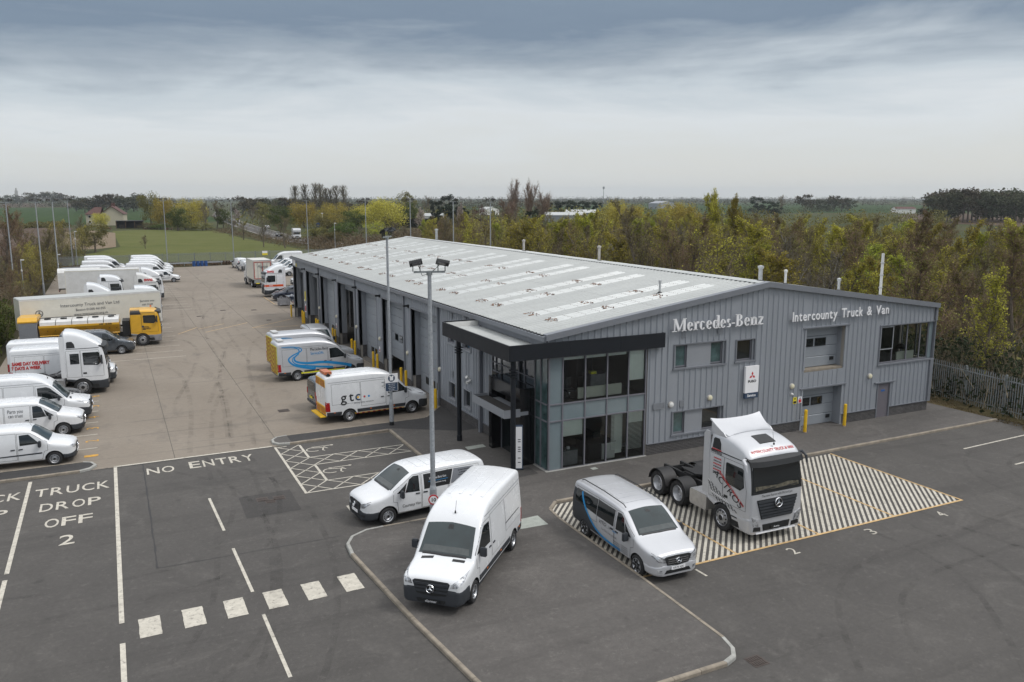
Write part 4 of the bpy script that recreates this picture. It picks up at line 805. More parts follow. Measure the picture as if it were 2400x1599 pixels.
# hatched display bays beside the showroom
line((-2.10, -10.25), (13.5, -10.25), .10, 'line_yellow', z=ZM+.006)
for x, w in ((1.83, .09), (5.65, .09), (9.57, .09)): line((x, -3.5), (x, -10.2), w, 'line_yellow', z=ZM+.006)
line((13.47, -3.45), (13.47, -10.2), .09, 'line_yellow', z=ZM+.006)
def clip(poly, ax, v, keep_less):
    out = []
    for i in range(len(poly)):
        p, q = poly[i], poly[(i+1) % len(poly)]; ip = (p[ax] <= v) == keep_less; iq = (q[ax] <= v) == keep_less
        if ip: out.append(p)
        if ip != iq: t = (v-p[ax])/(q[ax]-p[ax]); out.append((p[0]+(q[0]-p[0])*t, p[1]+(q[1]-p[1])*t))
    return out
x = -8.4
while x < 13.4:
    w = .135; p = [(x, -10.2), (x+w, -10.2), (x+w+6.05, -3.48), (x+6.05, -3.48)]
    for a in ((0, -2.02, False), (0, 13.42, True), (1, -10.2, False), (1, -3.48, True)):
        if len(p) >= 3: p = clip(p, *a)
    if len(p) >= 3 and abs(sum(p[i][0]*p[(i+1) % len(p)][1]-p[(i+1) % len(p)][0]*p[i][1] for i in range(len(p)))) > .02: sheet('hatch_bar', 'line_white', p, ZM, tarmac)
    x += .265
for ch, x in (('2', 3.74), ('3', 7.56), ('4', 11.38)): gtext(ch, x-.15, x+.15, -11.12, -10.64)
line((-.19, -10.55), (-.17, -11.10), .08); line((19.9, -5.75), (27, -5.5), .10); line((19.82, -8.35), (27, -8.1), .10)
# drain covers
def grate(x, y, w=.42, m='iron', rz=0, z=.006):
    b = MB().box(-w/2-.03, w/2+.03, -w/2-.03, w/2+.03, 0, .004)
    n = 6
    for i in range(n):
        for j in (-1, 1): b.box(-w/2+w*i/n+.012, -w/2+w*(i+1)/n-.012, j*w/4-w/4+.02, j*w/4+w/4-.02, .004, .016)
    o = b.build('drain_cover', m, None, (x, y, z), (0, 0, rz)); return o
grate(-2.19, -15.6).parent = tarmac; 
for x, y, w in ((-11.9, 2.25, .40), (-11.65, 1.9, .34), (-11.25, 2.15, .40)): grate(x, y, w).parent = tarmac

# concrete lorry yard made of slabs
yard = sheet('yard', 'joint_dirt', [(-24.4, 9.34), (24.6, 9.34), (24.6, 62), (40, 66), (40, 126.8), (8, 126.5), (-6, 124.2), (-24.4, 122.5)], -.012)
xs = [-24.4, -19.5, -14.67, -9.86, -5.0, -.2, 4.9, 10, 15, 20, 24.6]; ys = [9.36, 21.5, 34, 46.5, 59, 71.5, 84, 97, 110, 122.2]
SL = {}
for i in range(len(xs)-1):
    for j in range(len(ys)-1):
        if i > 5 and j < 3: continue
        a, c, d, e = xs[i]+.012, xs[i+1]-.012, ys[j]+.003, ys[j+1]-.003; MB().box(a, c, d, e, -.05, random.uniform(-.001, .001)).build('concrete_slab', 'yard_concrete', yard, fix=False)
sheet('yard_apron', 'yard_concrete', [(-24.4, 122.2), (24.6, 122.2), (40, 110), (40, 126.8), (8, 126.5), (-6, 124.2), (-24.4, 122.5)], .001, yard)
for i in range(8): line((-24, 12.97+2.6*i), (-17.95, 12.99+2.6*i), .08, par=yard, z=.006)
for i in range(9, 40, 1): line((-20, 12.97+2.6*i), (-12.0 if i < 20 else -9, 12.99+2.6*i), .08, par=yard, z=.006)
for ch, y in (('1', 11.66), ('2', 14.33), ('3', 16.9), ('4', 19.4), ('5', 22.1), ('6', 24.8)): gtext(ch, -18.5, -17.9, y-.17, y+.17, 'line_amber', R(90), yard)
for p, q in (((-5.2, 48.4), (-.5, 52.9)), ((-9.4, 47.6), (-5.1, 52.0)), ((-9.8, 49.8), (-7.2, 52.3)), ((-11.7, 47.6), (-9.8, 51.0)), ((-.1, 65.3), (-.05, 73.2)), ((-.1, 65.3), (.6, 65.5)), ((-5.1, 48.3), (-1.0, 47.9))): line(p, q, .09, 'line_yellow', par=yard, z=.006)
for x, y, w in ((-6.1, 62.4, .5), (-3.05, 61.2, .5), (-8.4, 16.2, .55), (-2.9, 52.8, .4), (-8.9, 58.6, .4)): g = grate(x, y, w, z=.008); g.parent = yard
# rubber left by turning tyres
def tyre_mark(pts, par, z, w=.20, gap=1.75):
    ln = smoothline(pts, 10); P = [Vector(p) for p in ln]
    for s_ in (-gap/2, gap/2):
        off = []
        for i, p in enumerate(P): t = (P[min(i+1, len(P)-1)]-P[max(i-1, 0)]).normalized(); off.append(p+Vector((-t.y, t.x))*s_)
        b = MB()
        for q in ribbon(off, w): b.add([(x, y, 0) for x, y in q], [(0, 1, 2, 3)])
        o = b.build('tyre_mark', 'tyre_rubber_trace', par, (0, 0, z), fix=False)
        if o.data.polygons[0].normal.z < 0: o.data.flip_normals()
for i, pts in enumerate([[(-22, -14), (-15, -9), (-13, 0), (-12.5, 9)], [(-19, -16), (-14, -12), (-11.5, -4), (-11.8, 4), (-15, 9)], [(-1, -20), (4, -14), (12, -13), (22, -12)], [(2, -22), (8, -15), (8.2, -8), (7.8, -4)], [(14, -22), (12, -14), (11.6, -7), (11.5, -4)], [(-24, -3), (-19, -4), (-14, -3), (-12, 3), (-12.5, 9)], [(20, -20), (17, -11), (20, -7), (26, -6.8)], [(-1, -24), (6, -19), (14, -18), (24, -19)]]): tyre_mark(pts, tarmac, .0125+i*.0004)
for i, pts in enumerate([[(-12, 10), (-11, 18), (-9, 24), (-3, 27)], [(-13, 10), (-12, 22), (-12.5, 32), (-17, 36)], [(-11, 12), (-9, 32), (-6, 44), (-2, 45.5)], [(-9, 30), (-8, 55), (-4, 70), (2, 73)], [(-13, 20), (-10, 38), (-12, 47), (-18, 49)], [(-10, 50), (-9, 75), (-11, 95), (-16, 101)], [(-8, 60), (-6, 85), (-2, 100), (4, 104)], [(-7, 34), (-7.5, 50), (-5, 57), (-1, 58)]]): tyre_mark(pts, yard, .0095+i*.0004, .26, 1.95)
# footpath round the showroom, raised 0.10 m behind its kerb
isl = [(26.3, -3.19), (-1.40, -3.38), (-1.98, -4.0), (-2.10, -4.9), (-2.14, -10.3), (-2.23, -14.4), (-2.36, -14.95), (-2.62, -15.30), (-3.05, -15.46), (-9.00, -15.50), (-9.32, -13.2), (-9.72, -9.6), (-10.12, -4.6), (-10.04, -3.7), (-9.72, -3.12), (-9.1, -2.76), (-8.4, -2.70), (-4.30, -2.66), (-4.29, 9.44), (-9.4, 9.30), (-9.95, 9.42), (-10.18, 9.78), (-10.15, 10.3), (-9.88, 10.68), (-9.3, 10.82), (-1.74, 10.98), (0.0, 13.15), (3, 13.2), (3, 3), (26.1, 3)]
def inset(poly, d):
    n = len(poly); A = sum(poly[i][0]*poly[(i+1) % n][1]-poly[(i+1) % n][0]*poly[i][1] for i in range(n)); s = 1 if A > 0 else -1; out = []
    for i in range(n):
        p, q, r = Vector(poly[i-1]), Vector(poly[i]), Vector(poly[(i+1) % n]); a = (q-p).normalized(); c = (r-q).normalized(); na, nc = Vector((-a.y, a.x))*s, Vector((-c.y, c.x))*s
        m = (na+nc).normalized(); out.append(tuple(q+m*(d/max(.4, m.dot(na)))))
    return out
footpath = sheet('footpath', 'footpath_asphalt', inset(isl, .06), .10)
b = MB().add([(x, y, z) for z in (-.02, .098) for x, y in inset(isl, .10)], []); 
def kerb(path, name='kerb', width=.125, top=.112, m='kerb_concrete', step=.915, side=1, bot=-.03):
    """a run of kerb stones along a line, each stone its own piece"""
    root = link(name, None); root.empty_display_size = .2; struct(root)
    P = [Vector(p) for p in path]
    for i in range(len(P)-1):
        a, c = P[i], P[i+1]; L = (c-a).length; n = max(1, round(L/step)); t = (c-a)/L; ang = math.atan2(t.y, t.x)
        for k in range(n):
            l = L/n; me = SL.get(('k', round(l, 2), m))
            if not me:
                q = MB().prism([(0, bot), (width, bot), (width, top), (.03, top), (.006, top-.025)], .006, l-.006, 'x'); me = q.mesh('kerb_stone', m); SL[('k', round(l, 2), m)] = me
            o = link('kerb_stone', me, root, (*(a+t*(l*k)), random.uniform(-.004, .004)), (0, 0, ang))
            if side < 0: o.scale = (1, -1, 1)
    return root
# orientation: stones lie to the left of the walking direction
kerb([(-1.40, -3.38), (26.3, -3.19)]); kerb([(-10.12, -4.6), (-9.72, -9.6), (-9.32, -13.2), (-9.0, -15.5)])
kerb([(-2.23, -14.4), (-2.14, -10.3), (-2.10, -4.9), (-1.98, -4.0), (-1.40, -3.38)], side=1); kerb([(-9.0, -15.5), (-3.05, -15.46)], side=1)
kerb([(-3.05, -15.46), (-2.62, -15.30), (-2.36, -14.95), (-2.23, -14.4)], m='kerb_grey', step=.4)
kerb([(-8.4, -2.70), (-9.1, -2.76), (-9.72, -3.12), (-10.04, -3.7), (-10.12, -4.6)], m='kerb_grey', step=.4)
kerb([(-4.30, -2.66), (-8.4, -2.70)]); kerb([(-4.29, 9.44), (-4.30, -2.66)]); kerb([(-9.4, 9.30), (-4.29, 9.44)], side=1, m='kerb_concrete')
kerb([(-9.3, 10.82), (-9.88, 10.68), (-10.15, 10.3), (-10.18, 9.78), (-9.95, 9.42), (-9.4, 9.30)], m='kerb_grey', step=.35)
for o in [o for o in col.objects if o.name.startswith('kerb') and o.data is None]: pass
kerb([(0, 13.15), (-1.74, 10.98), (-9.3, 10.82)], top=.105)
sheet('utility_cover', 'slab_grey', [(-3.97, -5.26), (-2.84, -5.30), (-2.80, -4.37), (-3.66, -4.42)], .106, footpath); sheet('patch_repair', 'patch_asphalt', [(-8.9, -6.6), (-7.7, -5.9), (-7.3, -7.3), (-8.3, -8.0)], .104, footpath)
sheet('utility_cover', 'slab_grey', [(-1.95, 4.4), (-.95, 4.5), (-.93, 4.95), (-1.9, 4.9)], .106, footpath); sheet('utility_cover', 'slab_grey', [(1.9, -.75), (2.2, -.72), (2.2, -.45), (1.9, -.48)], .106, footpath)
sheet('patch_repair', 'asphalt_dark', [(-9.3, 9.5), (-4.2, 9.7), (-1.0, 7.6), (-.05, 7.6), (-.05, 12.9), (-1.85, 10.8), (-9.3, 10.62)], .104, footpath)
sheet('patch_repair', 'patch_asphalt', [(-1.7, -.2), (-.5, -.1), (-.5, .85), (-1.7, .8)], .1045, footpath)
# narrow island on the left
li = [(-40, 9.06), (-18.62, 9.14), (-18.15, 9.38), (-17.94, 9.85), (-18.12, 10.34), (-18.5, 10.56), (-40, 10.46)]
sheet('traffic_island', 'asphalt_dark', inset(li, .06), .10); kerb([(-40, 9.06), (-18.62, 9.14)]); kerb([(-18.62, 9.14), (-18.15, 9.38), (-17.94, 9.85), (-18.12, 10.34), (-18.5, 10.56)], m='kerb_grey', step=.4); kerb([(-18.5, 10.56), (-40, 10.46)])

# ---------------------------------------------------------------- the dealership building
W_, L_B, EH, RH, RX = 24.6, 54.14, 6.22, 7.86, 12.2
bld = thing('workshop_building', 'long grey metal clad workshop with low pitched roof and glazed corner', 'building', (0, 0, 0))
def roofz(x): return EH+(RH-EH)*(1-abs(x-RX)/RX)
RIB = 1/3
def clad(u0, u1, z0, zt0, zt1, face, m='cladding_grey', name='cladding_sheet'):
    """a profiled steel sheet from u0 to u1; top edge runs from zt0 to zt1. face 'f' = front wall (y=0), 's' = side wall (x=0)"""
    prof = [(u0, 0)]; k = math.ceil((u0+.05)/RIB)
    while k*RIB+.063 < u1:
        c = k*RIB
        if c-.062 > u0: prof += [(c-.062, 0), (c-.024, .048), (c+.024, .048), (c+.062, 0)]
        k += 1
    prof.append((u1, 0)); V = []; F = []
    for u, d in prof:
        zt = zt0+(zt1-zt0)*(u-u0)/(u1-u0)
        for z in (z0, zt): V.append((u, -.05-d, z) if face == 'f' else (-.05-d, u, z) if face == 's' else (W_+.05+d, u, z))
    for i in range(len(prof)-1): F.append((2*i, 2*i+2, 2*i+3, 2*i+1) if face != 's' else (2*i, 2*i+1, 2*i+3, 2*i+2))
    return MB().add(V, F).build(name, m, bld, fix=False)
# structural shell behind the sheets
def shell(x0, x1, y0, y1, z0, z1, name='wall', m='interior_wall'): return box(name, m, x0, x1, y0, y1, z0, z1, bld)
FO = [(0, 5.2, 0, 5.25), (6.64, 9.76, 4.08, 5.29), (10.35, 11.6, 4.09, 5.24), (6.64, 9.76, .86, 2.06), (14.95, 17.71, 3.15, 5.45), (14.98, 17.75, 0, 2.27), (20.35, 24.6, 3.05, 5.25), (20.46, 21.45, 0, 2.03)]
def strips(ops, u1, step, lo, hi, zt, fn, u0=0):
    cuts = sorted(set([u0, u1]+[round(u0+step*i+1/6, 4) for i in range(0, int((u1-u0)/step)+1) if u0+step*i+1/6 < u1-.05]+[v for o in ops for v in o[:2] if u0 < v < u1]))
    cuts = [c for i, c in enumerate(cuts) if i == 0 or c-cuts[i-1] > .02 or any(abs(c-v) < 1e-6 for o in ops for v in o[:2])]
    for a, c in zip(cuts[:-1], cuts[1:]):
        m = (a+c)/2; segs = [(lo(m), None)]; zz = lo(m); hs = sorted([o for o in ops if o[0] <= m <= o[1]], key=lambda o: o[2]); out = []
        for o in hs:
            if o[2] > zz+.02: out.append((zz, o[2], o[2]))
            zz = max(zz, o[3])
        if zz < min(zt(a), zt(c))-.05: out.append((zz, zt(a), zt(c)))
        for z0, za, zb in out: fn(a, c, z0, za, zb)
plinth = lambda u: .64
strips(FO, W_, 1.0, plinth, None, lambda x: roofz(x)-.16, lambda a, c, z0, za, zb: clad(a, c, z0, za, zb, 'f'))
# inner walls (front), solid around the openings
strips(FO, W_, 30, lambda u: 0, None, lambda x: min(roofz(x), 6.0), lambda a, c, z0, za, zb: MB().box(a, c, -.045, .15, z0, min(za, zb)).build('wall', 'interior_wall', bld, fix=False))
MB().prism([(0.0, 6.0), (W_, 6.0), (W_, EH-.1), (RX, RH-.12), (0.0, EH-.1)], -.045, .15, 'y').build('wall', 'interior_wall', bld)
SO = [(0, 1.17, 0, 5.15), (1.17, 5.75, 0, 5.15), (8.40, 9.32, .93, 1.90), (10.5, 11.44, .93, 1.90), (8.35, 9.45, 4.08, 5.0), (10.5, 11.55, 4.08, 5.0)]
DOORS = [(13.15, 17.80), (19.15, 23.83), (25.10, 29.90), (31.10, 36.02), (37.15, 42.10), (43.20, 47.90), (49.10, 53.80)]
for a, c in DOORS: SO.append((a, c, 0, 5.24))
strips(SO, L_B, 1.0, lambda y: .64, None, lambda y: EH-.20, lambda a, c, z0, za, zb: clad(a, c, z0, za, zb, 's'))
strips(SO, L_B, 60, lambda y: 0, None, lambda y: 6.0, lambda a, c, z0, za, zb: MB().box(-.045, .18, a, c, z0, min(za, zb)).build('wall', 'interior_wall', bld, fix=False))
# east and rear walls
for i in range(54): clad(i+.0, min(i+1.0, L_B), .64 if i > 1 else .64, 3.05 if i < 2 else EH-.2, 3.05 if i < 2 else EH-.2, 'e')
shell(W_-.15, W_+.045, 2.0, L_B, 0, 6.0); shell(W_-.15, W_+.045, 0, 2.0, 0, 3.05); shell(W_-.15, W_+.045, 0, 2.0, 5.25, 6.0); clad(0, 2, 5.25, EH-.2, EH-.2, 'e')
MB().prism([(0, 0), (W_, 0), (W_, EH-.1), (RX, RH-.12), (0, EH-.1)], L_B-.1, L_B+.05, 'y').build('rear_wall', 'cladding_grey', bld)
shell(0, W_, .0, L_B, -.05, .03, 'floor', 'interior_floor')
# brick plinths: bricks one by one over a mortar backing
BM = MB().box(0, .215, -.012, .09, 0, .062).mesh('brick', 'brick_dark', False, False); nb = 0; BS = {}
def bricks(a, c, face, fx=0, z0=.02, z1=.64, far=False):
    global nb
    if face == 'f': MB().box(a, c, -.052, .0, 0, z1).build('mortar', 'mortar', bld, fix=False)
    else: MB().box(-.052 if not fx else fx, .0 if not fx else fx+.05, a, c, 0, z1).build('mortar', 'mortar', bld, fix=False)
    mb = MB(); n = int((z1-z0)/.075)
    for r in range(n):
        u = a-(.1125 if r % 2 else 0)
        while u < c-.03:
            p, q = max(u, a), min(u+.215, c)
            if q-p > .04:
                full = q-p > .214
                if nb < 290 and not far and full and face == 'f':
                    o = link('brick', BM, bld, (p, -.056+random.uniform(-.004, .002), z0+r*.075)); nb += 1
                else:
                    if face == 'f': mb.box(p, q, -.068, -.05, z0+r*.075, z0+r*.075+.062)
                    else: mb.box(-.068, -.05, p, q, z0+r*.075, z0+r*.075+.062)
            u += .225
    if mb.v: struct(mb.build('brick', 'brick_dark', bld, fix=False), 'stuff')
for a, c in ((5.22, 9.5), (9.5, 14.95), (17.76, 20.44), (21.47, W_)): bricks(a, c, 'f')
for a, c in ((5.76, 8.0), (8.0, 13.12)): bricks(a, c, 's', far=True)
for (a, c), (e, f) in zip(DOORS[:-1], DOORS[1:]): bricks(c, e, 's', far=True)
bricks(53.8, L_B, 's', far=True)
for a, c in ((5.22, 14.95), (17.76, 20.44), (21.47, W_+.09)): box('drip_sill', 'trim_grey', a, c, -.115, -.05, .62, .665, bld)
for a, c in ((5.76, 13.12),): box('drip_sill', 'trim_grey', -.115, -.05, a, c, .62, .665, bld)
# roof sheets and rooflights
rs = {}
def roofsheet(y0, w, x0, x1, sgn, m='roof_steel', up=0, name='roof_sheet'):
    key = (round(w, 3), x0, x1, sgn, m, up); me = rs.get(key)
    if not me:
        prof = [(0, 0)]; k = 0
        while (k+.5)*RIB < w+.01: c = (k+.5)*RIB; prof += [(c-.060, 0), (c-.03, .045), (c+.03, .045), (c+.060, 0)]; k += 1
        prof = [(a, b) for a, b in prof if a < w]+[(w, 0)]; V = []; F = []
        for y, d in prof:
            for x in (x0, x1): V.append((x, y, roofz(x)+.02+d+up))
        for i in range(len(prof)-1): F.append((2*i, 2*i+1, 2*i+3, 2*i+2) if True else 0)
        me = MB().add(V, F).mesh(name, m, False, False)
        if me.polygons[0].normal.z < 0: me.flip_normals()
        rs[key] = me
    return link(name, me, bld, (0, y0, random.uniform(0, .004)))
RLY = []
for k in range(-2, 7): RLY += [13.92+6.03*k, 15.93+6.03*k]
RLY = [round(y+.15)-.15 for y in RLY if y > 1]
y = -.15
while y < L_B+.14:
    w = min(1.0, L_B+.15-y)
    roofsheet(y, w, -.22, 6.1, 1); roofsheet(y, w, 6.0, RX, 1, up=.006); roofsheet(y, w, RX, W_+.22, -1); y += 1.0
fx = MB(); rg = MB()
for y in RLY:
    for x0, x1 in ((1.5, 4.6), (4.5, 7.6), (7.5, 10.55)):
        roofsheet(y, 1.0, x0, x1, 1, 'rooflight_grp', .014, 'rooflight'); roofsheet(y, 1.0, 2*RX-x1, 2*RX-x0, -1, 'rooflight_grp', .014, 'rooflight')
        for k in range(6):
            for dx in (0, .12): 
                if random.random() < .8: a = y+.05+k*.17; c = x0+dx+random.uniform(-.03, .03); fx.cyl((c, a, roofz(c)+.06), (c, a, roofz(c)+.095), .024, n=5)
        for k in range(14): a = y+random.uniform(.05, .95); c = x0+random.uniform(-.30, .18); rg.cyl((c, a, roofz(c)+.055), (c, a, roofz(c)+.085), random.uniform(.02, .06), n=6)
        for dx in (.75, 1.5, 2.25):
            for k in range(6): a = y+.05+k*.17; c = x0+dx; fx.cyl((c, a, roofz(c)+.06), (c, a, roofz(c)+.088), .014, n=5)
struct(fx.build('roof_fixing', 'tile_red', bld), 'stuff'); struct(rg.build('lichen_tuft', 'lichen', bld), 'stuff')
fx = MB()
for r_ in (.5, 2.3, 4.1, 5.9, 7.7, 9.5, 11.3):
    for k in range(162): fx.box(r_-.015, r_+.015, k*RIB+.15, k*RIB+.18, roofz(r_)+.055, roofz(r_)+.066)
struct(fx.build('roof_fixing', 'flue_grey', bld), 'stuff')
b = MB(); 
for s in (-1, 1):
    b.prism([(RX, RH+.10), (RX+s*.32, RH+.05), (RX+s*.32, RH+.03), (RX, RH+.07)], -.22, L_B+.2, 'y')
b.build('ridge_cap', 'roof_steel', bld)
fx = MB()
for k in range(160): fx.box(RX-.36, RX-.32, k*RIB+.05, k*RIB+.20, RH-.01, RH+.045)
struct(fx.build('ridge_filler', 'plastic_black', bld), 'stuff')
# eaves gutters, verge trims
for s, x in ((1, -.16), (-1, W_+.16)):
    MB().prism([(x-.16*s, EH-.26), (x+.10*s, EH-.26), (x+.10*s, EH-.02), (x+.02*s, EH-.03), (x-.14*s, EH-.04), (x-.16*s, EH-.06)], -.16, L_B+.15, 'y').build('gutter', 'trim_grey', bld)
fx = MB()
for k in range(162): fx.box(-.30, -.22, k*RIB+.06, k*RIB+.20, EH-.035, EH+.012)
struct(fx.build('eaves_filler', 'plastic_black', bld), 'stuff')
for x0, x1 in ((-.22, RX), (RX, W_+.22)):
    b = MB(); t = .30
    V = []
    for x in (x0, x1):
        z = roofz(max(0, min(W_, x)))+(.06 if x == RX else .0)+(0 if 0 <= x <= W_ else -.03)
        V += [(x, -.24, z+.07), (x, -.24, z-.20), (x, -.10, z-.20), (x, .10, z+.07)]
    b.add(V, [(0, 1, 5, 4), (1, 2, 6, 5), (2, 3, 7, 6), (3, 0, 4, 7), (0, 3, 2, 1), (4, 5, 6, 7)]).build('verge_trim', 'trim_grey', bld)
for x in (-.10, W_+.10): box('corner_trim', 'trim_grey', x-.09 if x < 0 else x-.06, x+.06 if x < 0 else x+.09, -.15, -.03, 5.9 if x < 0 else 5.25, EH-.2, bld)
box('corner_trim', 'trim_grey', W_-.10, W_+.13, -.15, .06, .62, 3.05, bld)
# windows
def window(x0, x1, z0, z1, face='f', depth=.10, glass='glass_green', frame='frame_grey', mull=(), trans=(), fw=.06, par=None):
    """a window set back in the wall: frame with glass panes as sub-parts"""
    y = depth; b = MB(); bb = (lambda a, c, d, e: b.box(a, c, y-.035, y+.035, d, e)) if face == 'f' else (lambda a, c, d, e: b.box(y-.035, y+.035, a, c, d, e))
    bb(x0, x1, z0, z0+fw); bb(x0, x1, z1-fw, z1); us = [x0]+list(mull)+[x1]; ws = [z0]+list(trans)+[z1]
    bb(x0, x0+fw, z0+fw, z1-fw); bb(x1-fw, x1, z0+fw, z1-fw)
    for m in mull: bb(m-fw/2, m+fw/2, z0+fw, z1-fw)
    for m in trans:
        for a, c in zip(us[:-1], us[1:]): bb(a+(fw if a == x0 else fw/2), c-(fw if c == x1 else fw/2), m-fw/2, m+fw/2)
    o = b.build('window', frame, par or bld, fix=False)
    for a, c in zip(us[:-1], us[1:]):
        for d, e in zip(ws[:-1], ws[1:]):
            g = (MB().add([(a, y, d), (c, y, d), (c, y, e), (a, y, e)], [(0, 1, 2, 3)]) if face == 'f' else MB().add([(y, a, d), (y, c, d), (y, c, e), (y, a, e)], [(0, 1, 2, 3)])).build('pane', glass(a, d) if callable(glass) else glass, o, fix=False)
    return o
def reveal(x0, x1, z0, z1, face='f', d=.14, m='trim_grey', lip=.05):
    b = MB(); q = (lambda a, c, e, f, z, w: b.box(a, c, e, f, z, w)) if face == 'f' else (lambda a, c, e, f, z, w: b.box(e, f, a, c, z, w))
    q(x0-lip, x1+lip, -.105, d, z1-.001, z1+lip); q(x0-lip-.04, x1+lip+.04, -.13, d, z0-lip-.02, z0+.001); q(x0-lip, x0+.001, -.105, d, z0, z1); q(x1-.001, x1+lip, -.105, d, z0, z1)
    return b.build('window_surround', m, bld, fix=False)
def flatpanel(x0, x1, z0, z1, y=.02, m='flat_panel_grey'): return box('infill_panel', m, x0, x1, y-.02, y+.02, z0, z1, bld)
reveal(6.69, 9.71, 4.13, 5.24); window(6.80, 7.46, 4.16, 5.22); flatpanel(7.46, 8.88, 4.13, 5.24); window(8.88, 9.60, 4.16, 5.22); flatpanel(6.69, 6.80, 4.13, 5.24); flatpanel(9.60, 9.71, 4.13, 5.24)
reveal(10.40, 11.55, 4.14, 5.19); window(10.50, 11.45, 4.16, 5.19, glass='glass_dark'); flatpanel(10.40, 10.50, 4.14, 5.19); flatpanel(11.45, 11.55, 4.14, 5.19)
reveal(6.69, 9.71, .91, 2.01); window(6.80, 7.46, .93, 2.0); flatpanel(7.46, 8.50, .91, 2.01); window(8.50, 9.60, .93, 2.0, glass='glass_dark'); flatpanel(6.69, 6.80, .91, 2.01); flatpanel(9.60, 9.71, .91, 2.01)
# first-floor corner window
reveal(20.40, W_+.12, 3.10, 5.20, lip=.06); window(20.42, 24.38, 3.12, 5.20, glass='clear_glass', mull=(21.5, 22.65, 23.7), depth=.08); 
box('corner_post', 'spandrel_glass', 24.38, W_+.05, .02, .12, 3.12, 5.20, bld); window(.12, 1.95, 3.12, 5.20, 's', W_+.0, 'clear_glass', mull=(1.0,))
b = MB().box(20.48, 20.53, -.02, .03, 3.88, 5.14).box(21.42, 21.47, -.02, .03, 3.88, 5.14).box(20.53, 21.42, -.02, .03, 3.88, 3.93).box(20.53, 21.42, -.02, .03, 5.09, 5.14); b.build('opening_light', 'galvanised', bld)
MB().add([(20.5, -.005, 3.9), (21.45, -.005, 3.9), (21.45, -.005, 5.12), (20.5, -.005, 5.12)], [(0, 1, 2, 3)]).build('pane', 'clear_glass', bld, fix=False)
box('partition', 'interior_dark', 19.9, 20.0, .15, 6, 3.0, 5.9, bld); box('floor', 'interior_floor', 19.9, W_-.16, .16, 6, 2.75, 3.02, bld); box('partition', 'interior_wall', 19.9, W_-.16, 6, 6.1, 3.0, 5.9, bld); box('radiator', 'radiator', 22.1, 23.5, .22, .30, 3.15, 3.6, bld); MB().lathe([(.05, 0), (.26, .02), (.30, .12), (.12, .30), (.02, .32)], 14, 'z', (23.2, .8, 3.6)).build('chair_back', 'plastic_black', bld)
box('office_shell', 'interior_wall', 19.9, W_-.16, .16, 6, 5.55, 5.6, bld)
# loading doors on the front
def sectional(x0, x1, z0, z1, y, face='f', rows=4, wins=(), hgt=None, flap=True, m='door_panel_grey', winm='glass_dark', raised=0):
    root = link('sectional_door', None, bld); root.empty_display_size = .2
    n = rows; h = (z1-z0)/n
    for i in range(n):
        a, c = z0+h*i+.006+raised, z0+h*(i+1)-.006+raised
        if a > z1: continue
        c = min(c, z1); b = MB(); prof = [(a, 0), (a+.02, -.02), (c-.02, -.02), (c, 0)]
        if face == 'f': b.add([(x, y+d, z) for z, d in prof for x in (x0, x1)], [(0, 1, 3, 2), (2, 3, 5, 4), (4, 5, 7, 6)])
        else: b.add([(y+d, x, z) for z, d in prof for x in (x0, x1)], [(0, 2, 3, 1), (2, 4, 5, 3), (4, 6, 7, 5)])
        b.build('door_panel', m, root, fix=False)
    for a, c, zc, hh in wins:
        b = MB(); g = MB(); z_, w_ = zc-hh/2+raised, zc+hh/2+raised
        if face == 'f': b.box(a-.04, c+.04, y-.045, y-.022, z_-.04, w_+.04); g.add([(a, y-.048, z_), (c, y-.048, z_), (c, y-.048, w_), (a, y-.048, w_)], [(0, 1, 2, 3)])
        else: b.box(y-.045, y-.022, a-.04, c+.04, z_-.04, w_+.04); g.add([(y-.048, a, z_), (y-.048, c, z_), (y-.048, c, w_), (y-.048, a, w_)], [(0, 1, 2, 3)])
        b.build('door_window', 'plastic_black', root, fix=False); g.build('pane', winm, root, fix=False)
    return root
for z0, z1, t0 in ((3.27, 5.45, 3.15), (.10, 2.27, 0)):
    sectional(14.97, 17.72, z0, z1, .47, 'f', 4, [(15.25, 15.95, z0+1.32, .34), (16.15, 16.85, z0+1.32, .34)]); 
    b = MB().box(14.86, 14.96, -.09, .50, z0, z1).box(17.72, 17.82, -.09, .50, z0, z1).box(14.86, 17.82, -.10, .50, z1, z1+.08); b.build('door_reveal', 'cladding_grey', bld, fix=False)
    box('door_vent', 'plastic_black', 17.25, 17.5, .40, .46, z0+.28, z0+.46, bld)
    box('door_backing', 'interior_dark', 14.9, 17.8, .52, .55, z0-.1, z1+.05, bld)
box('lintel_trim', 'trim_grey', 14.70, 17.98, -.14, -.05, 5.45, 5.51, bld); box('lintel_trim', 'trim_grey', 14.72, 18.0, -.14, -.05, 2.27, 2.34, bld)
box('infill_panel', 'cladding_grey', 14.90, 17.78, -.07, .47, 2.36, 3.15, bld); box('sill_board', 'kerb_concrete', 14.97, 17.71, -.02, .46, 3.15, 3.262, bld); box('infill_panel', 'brick_dark', 17.75, 17.82, -.06, .46, 0, .62, bld)
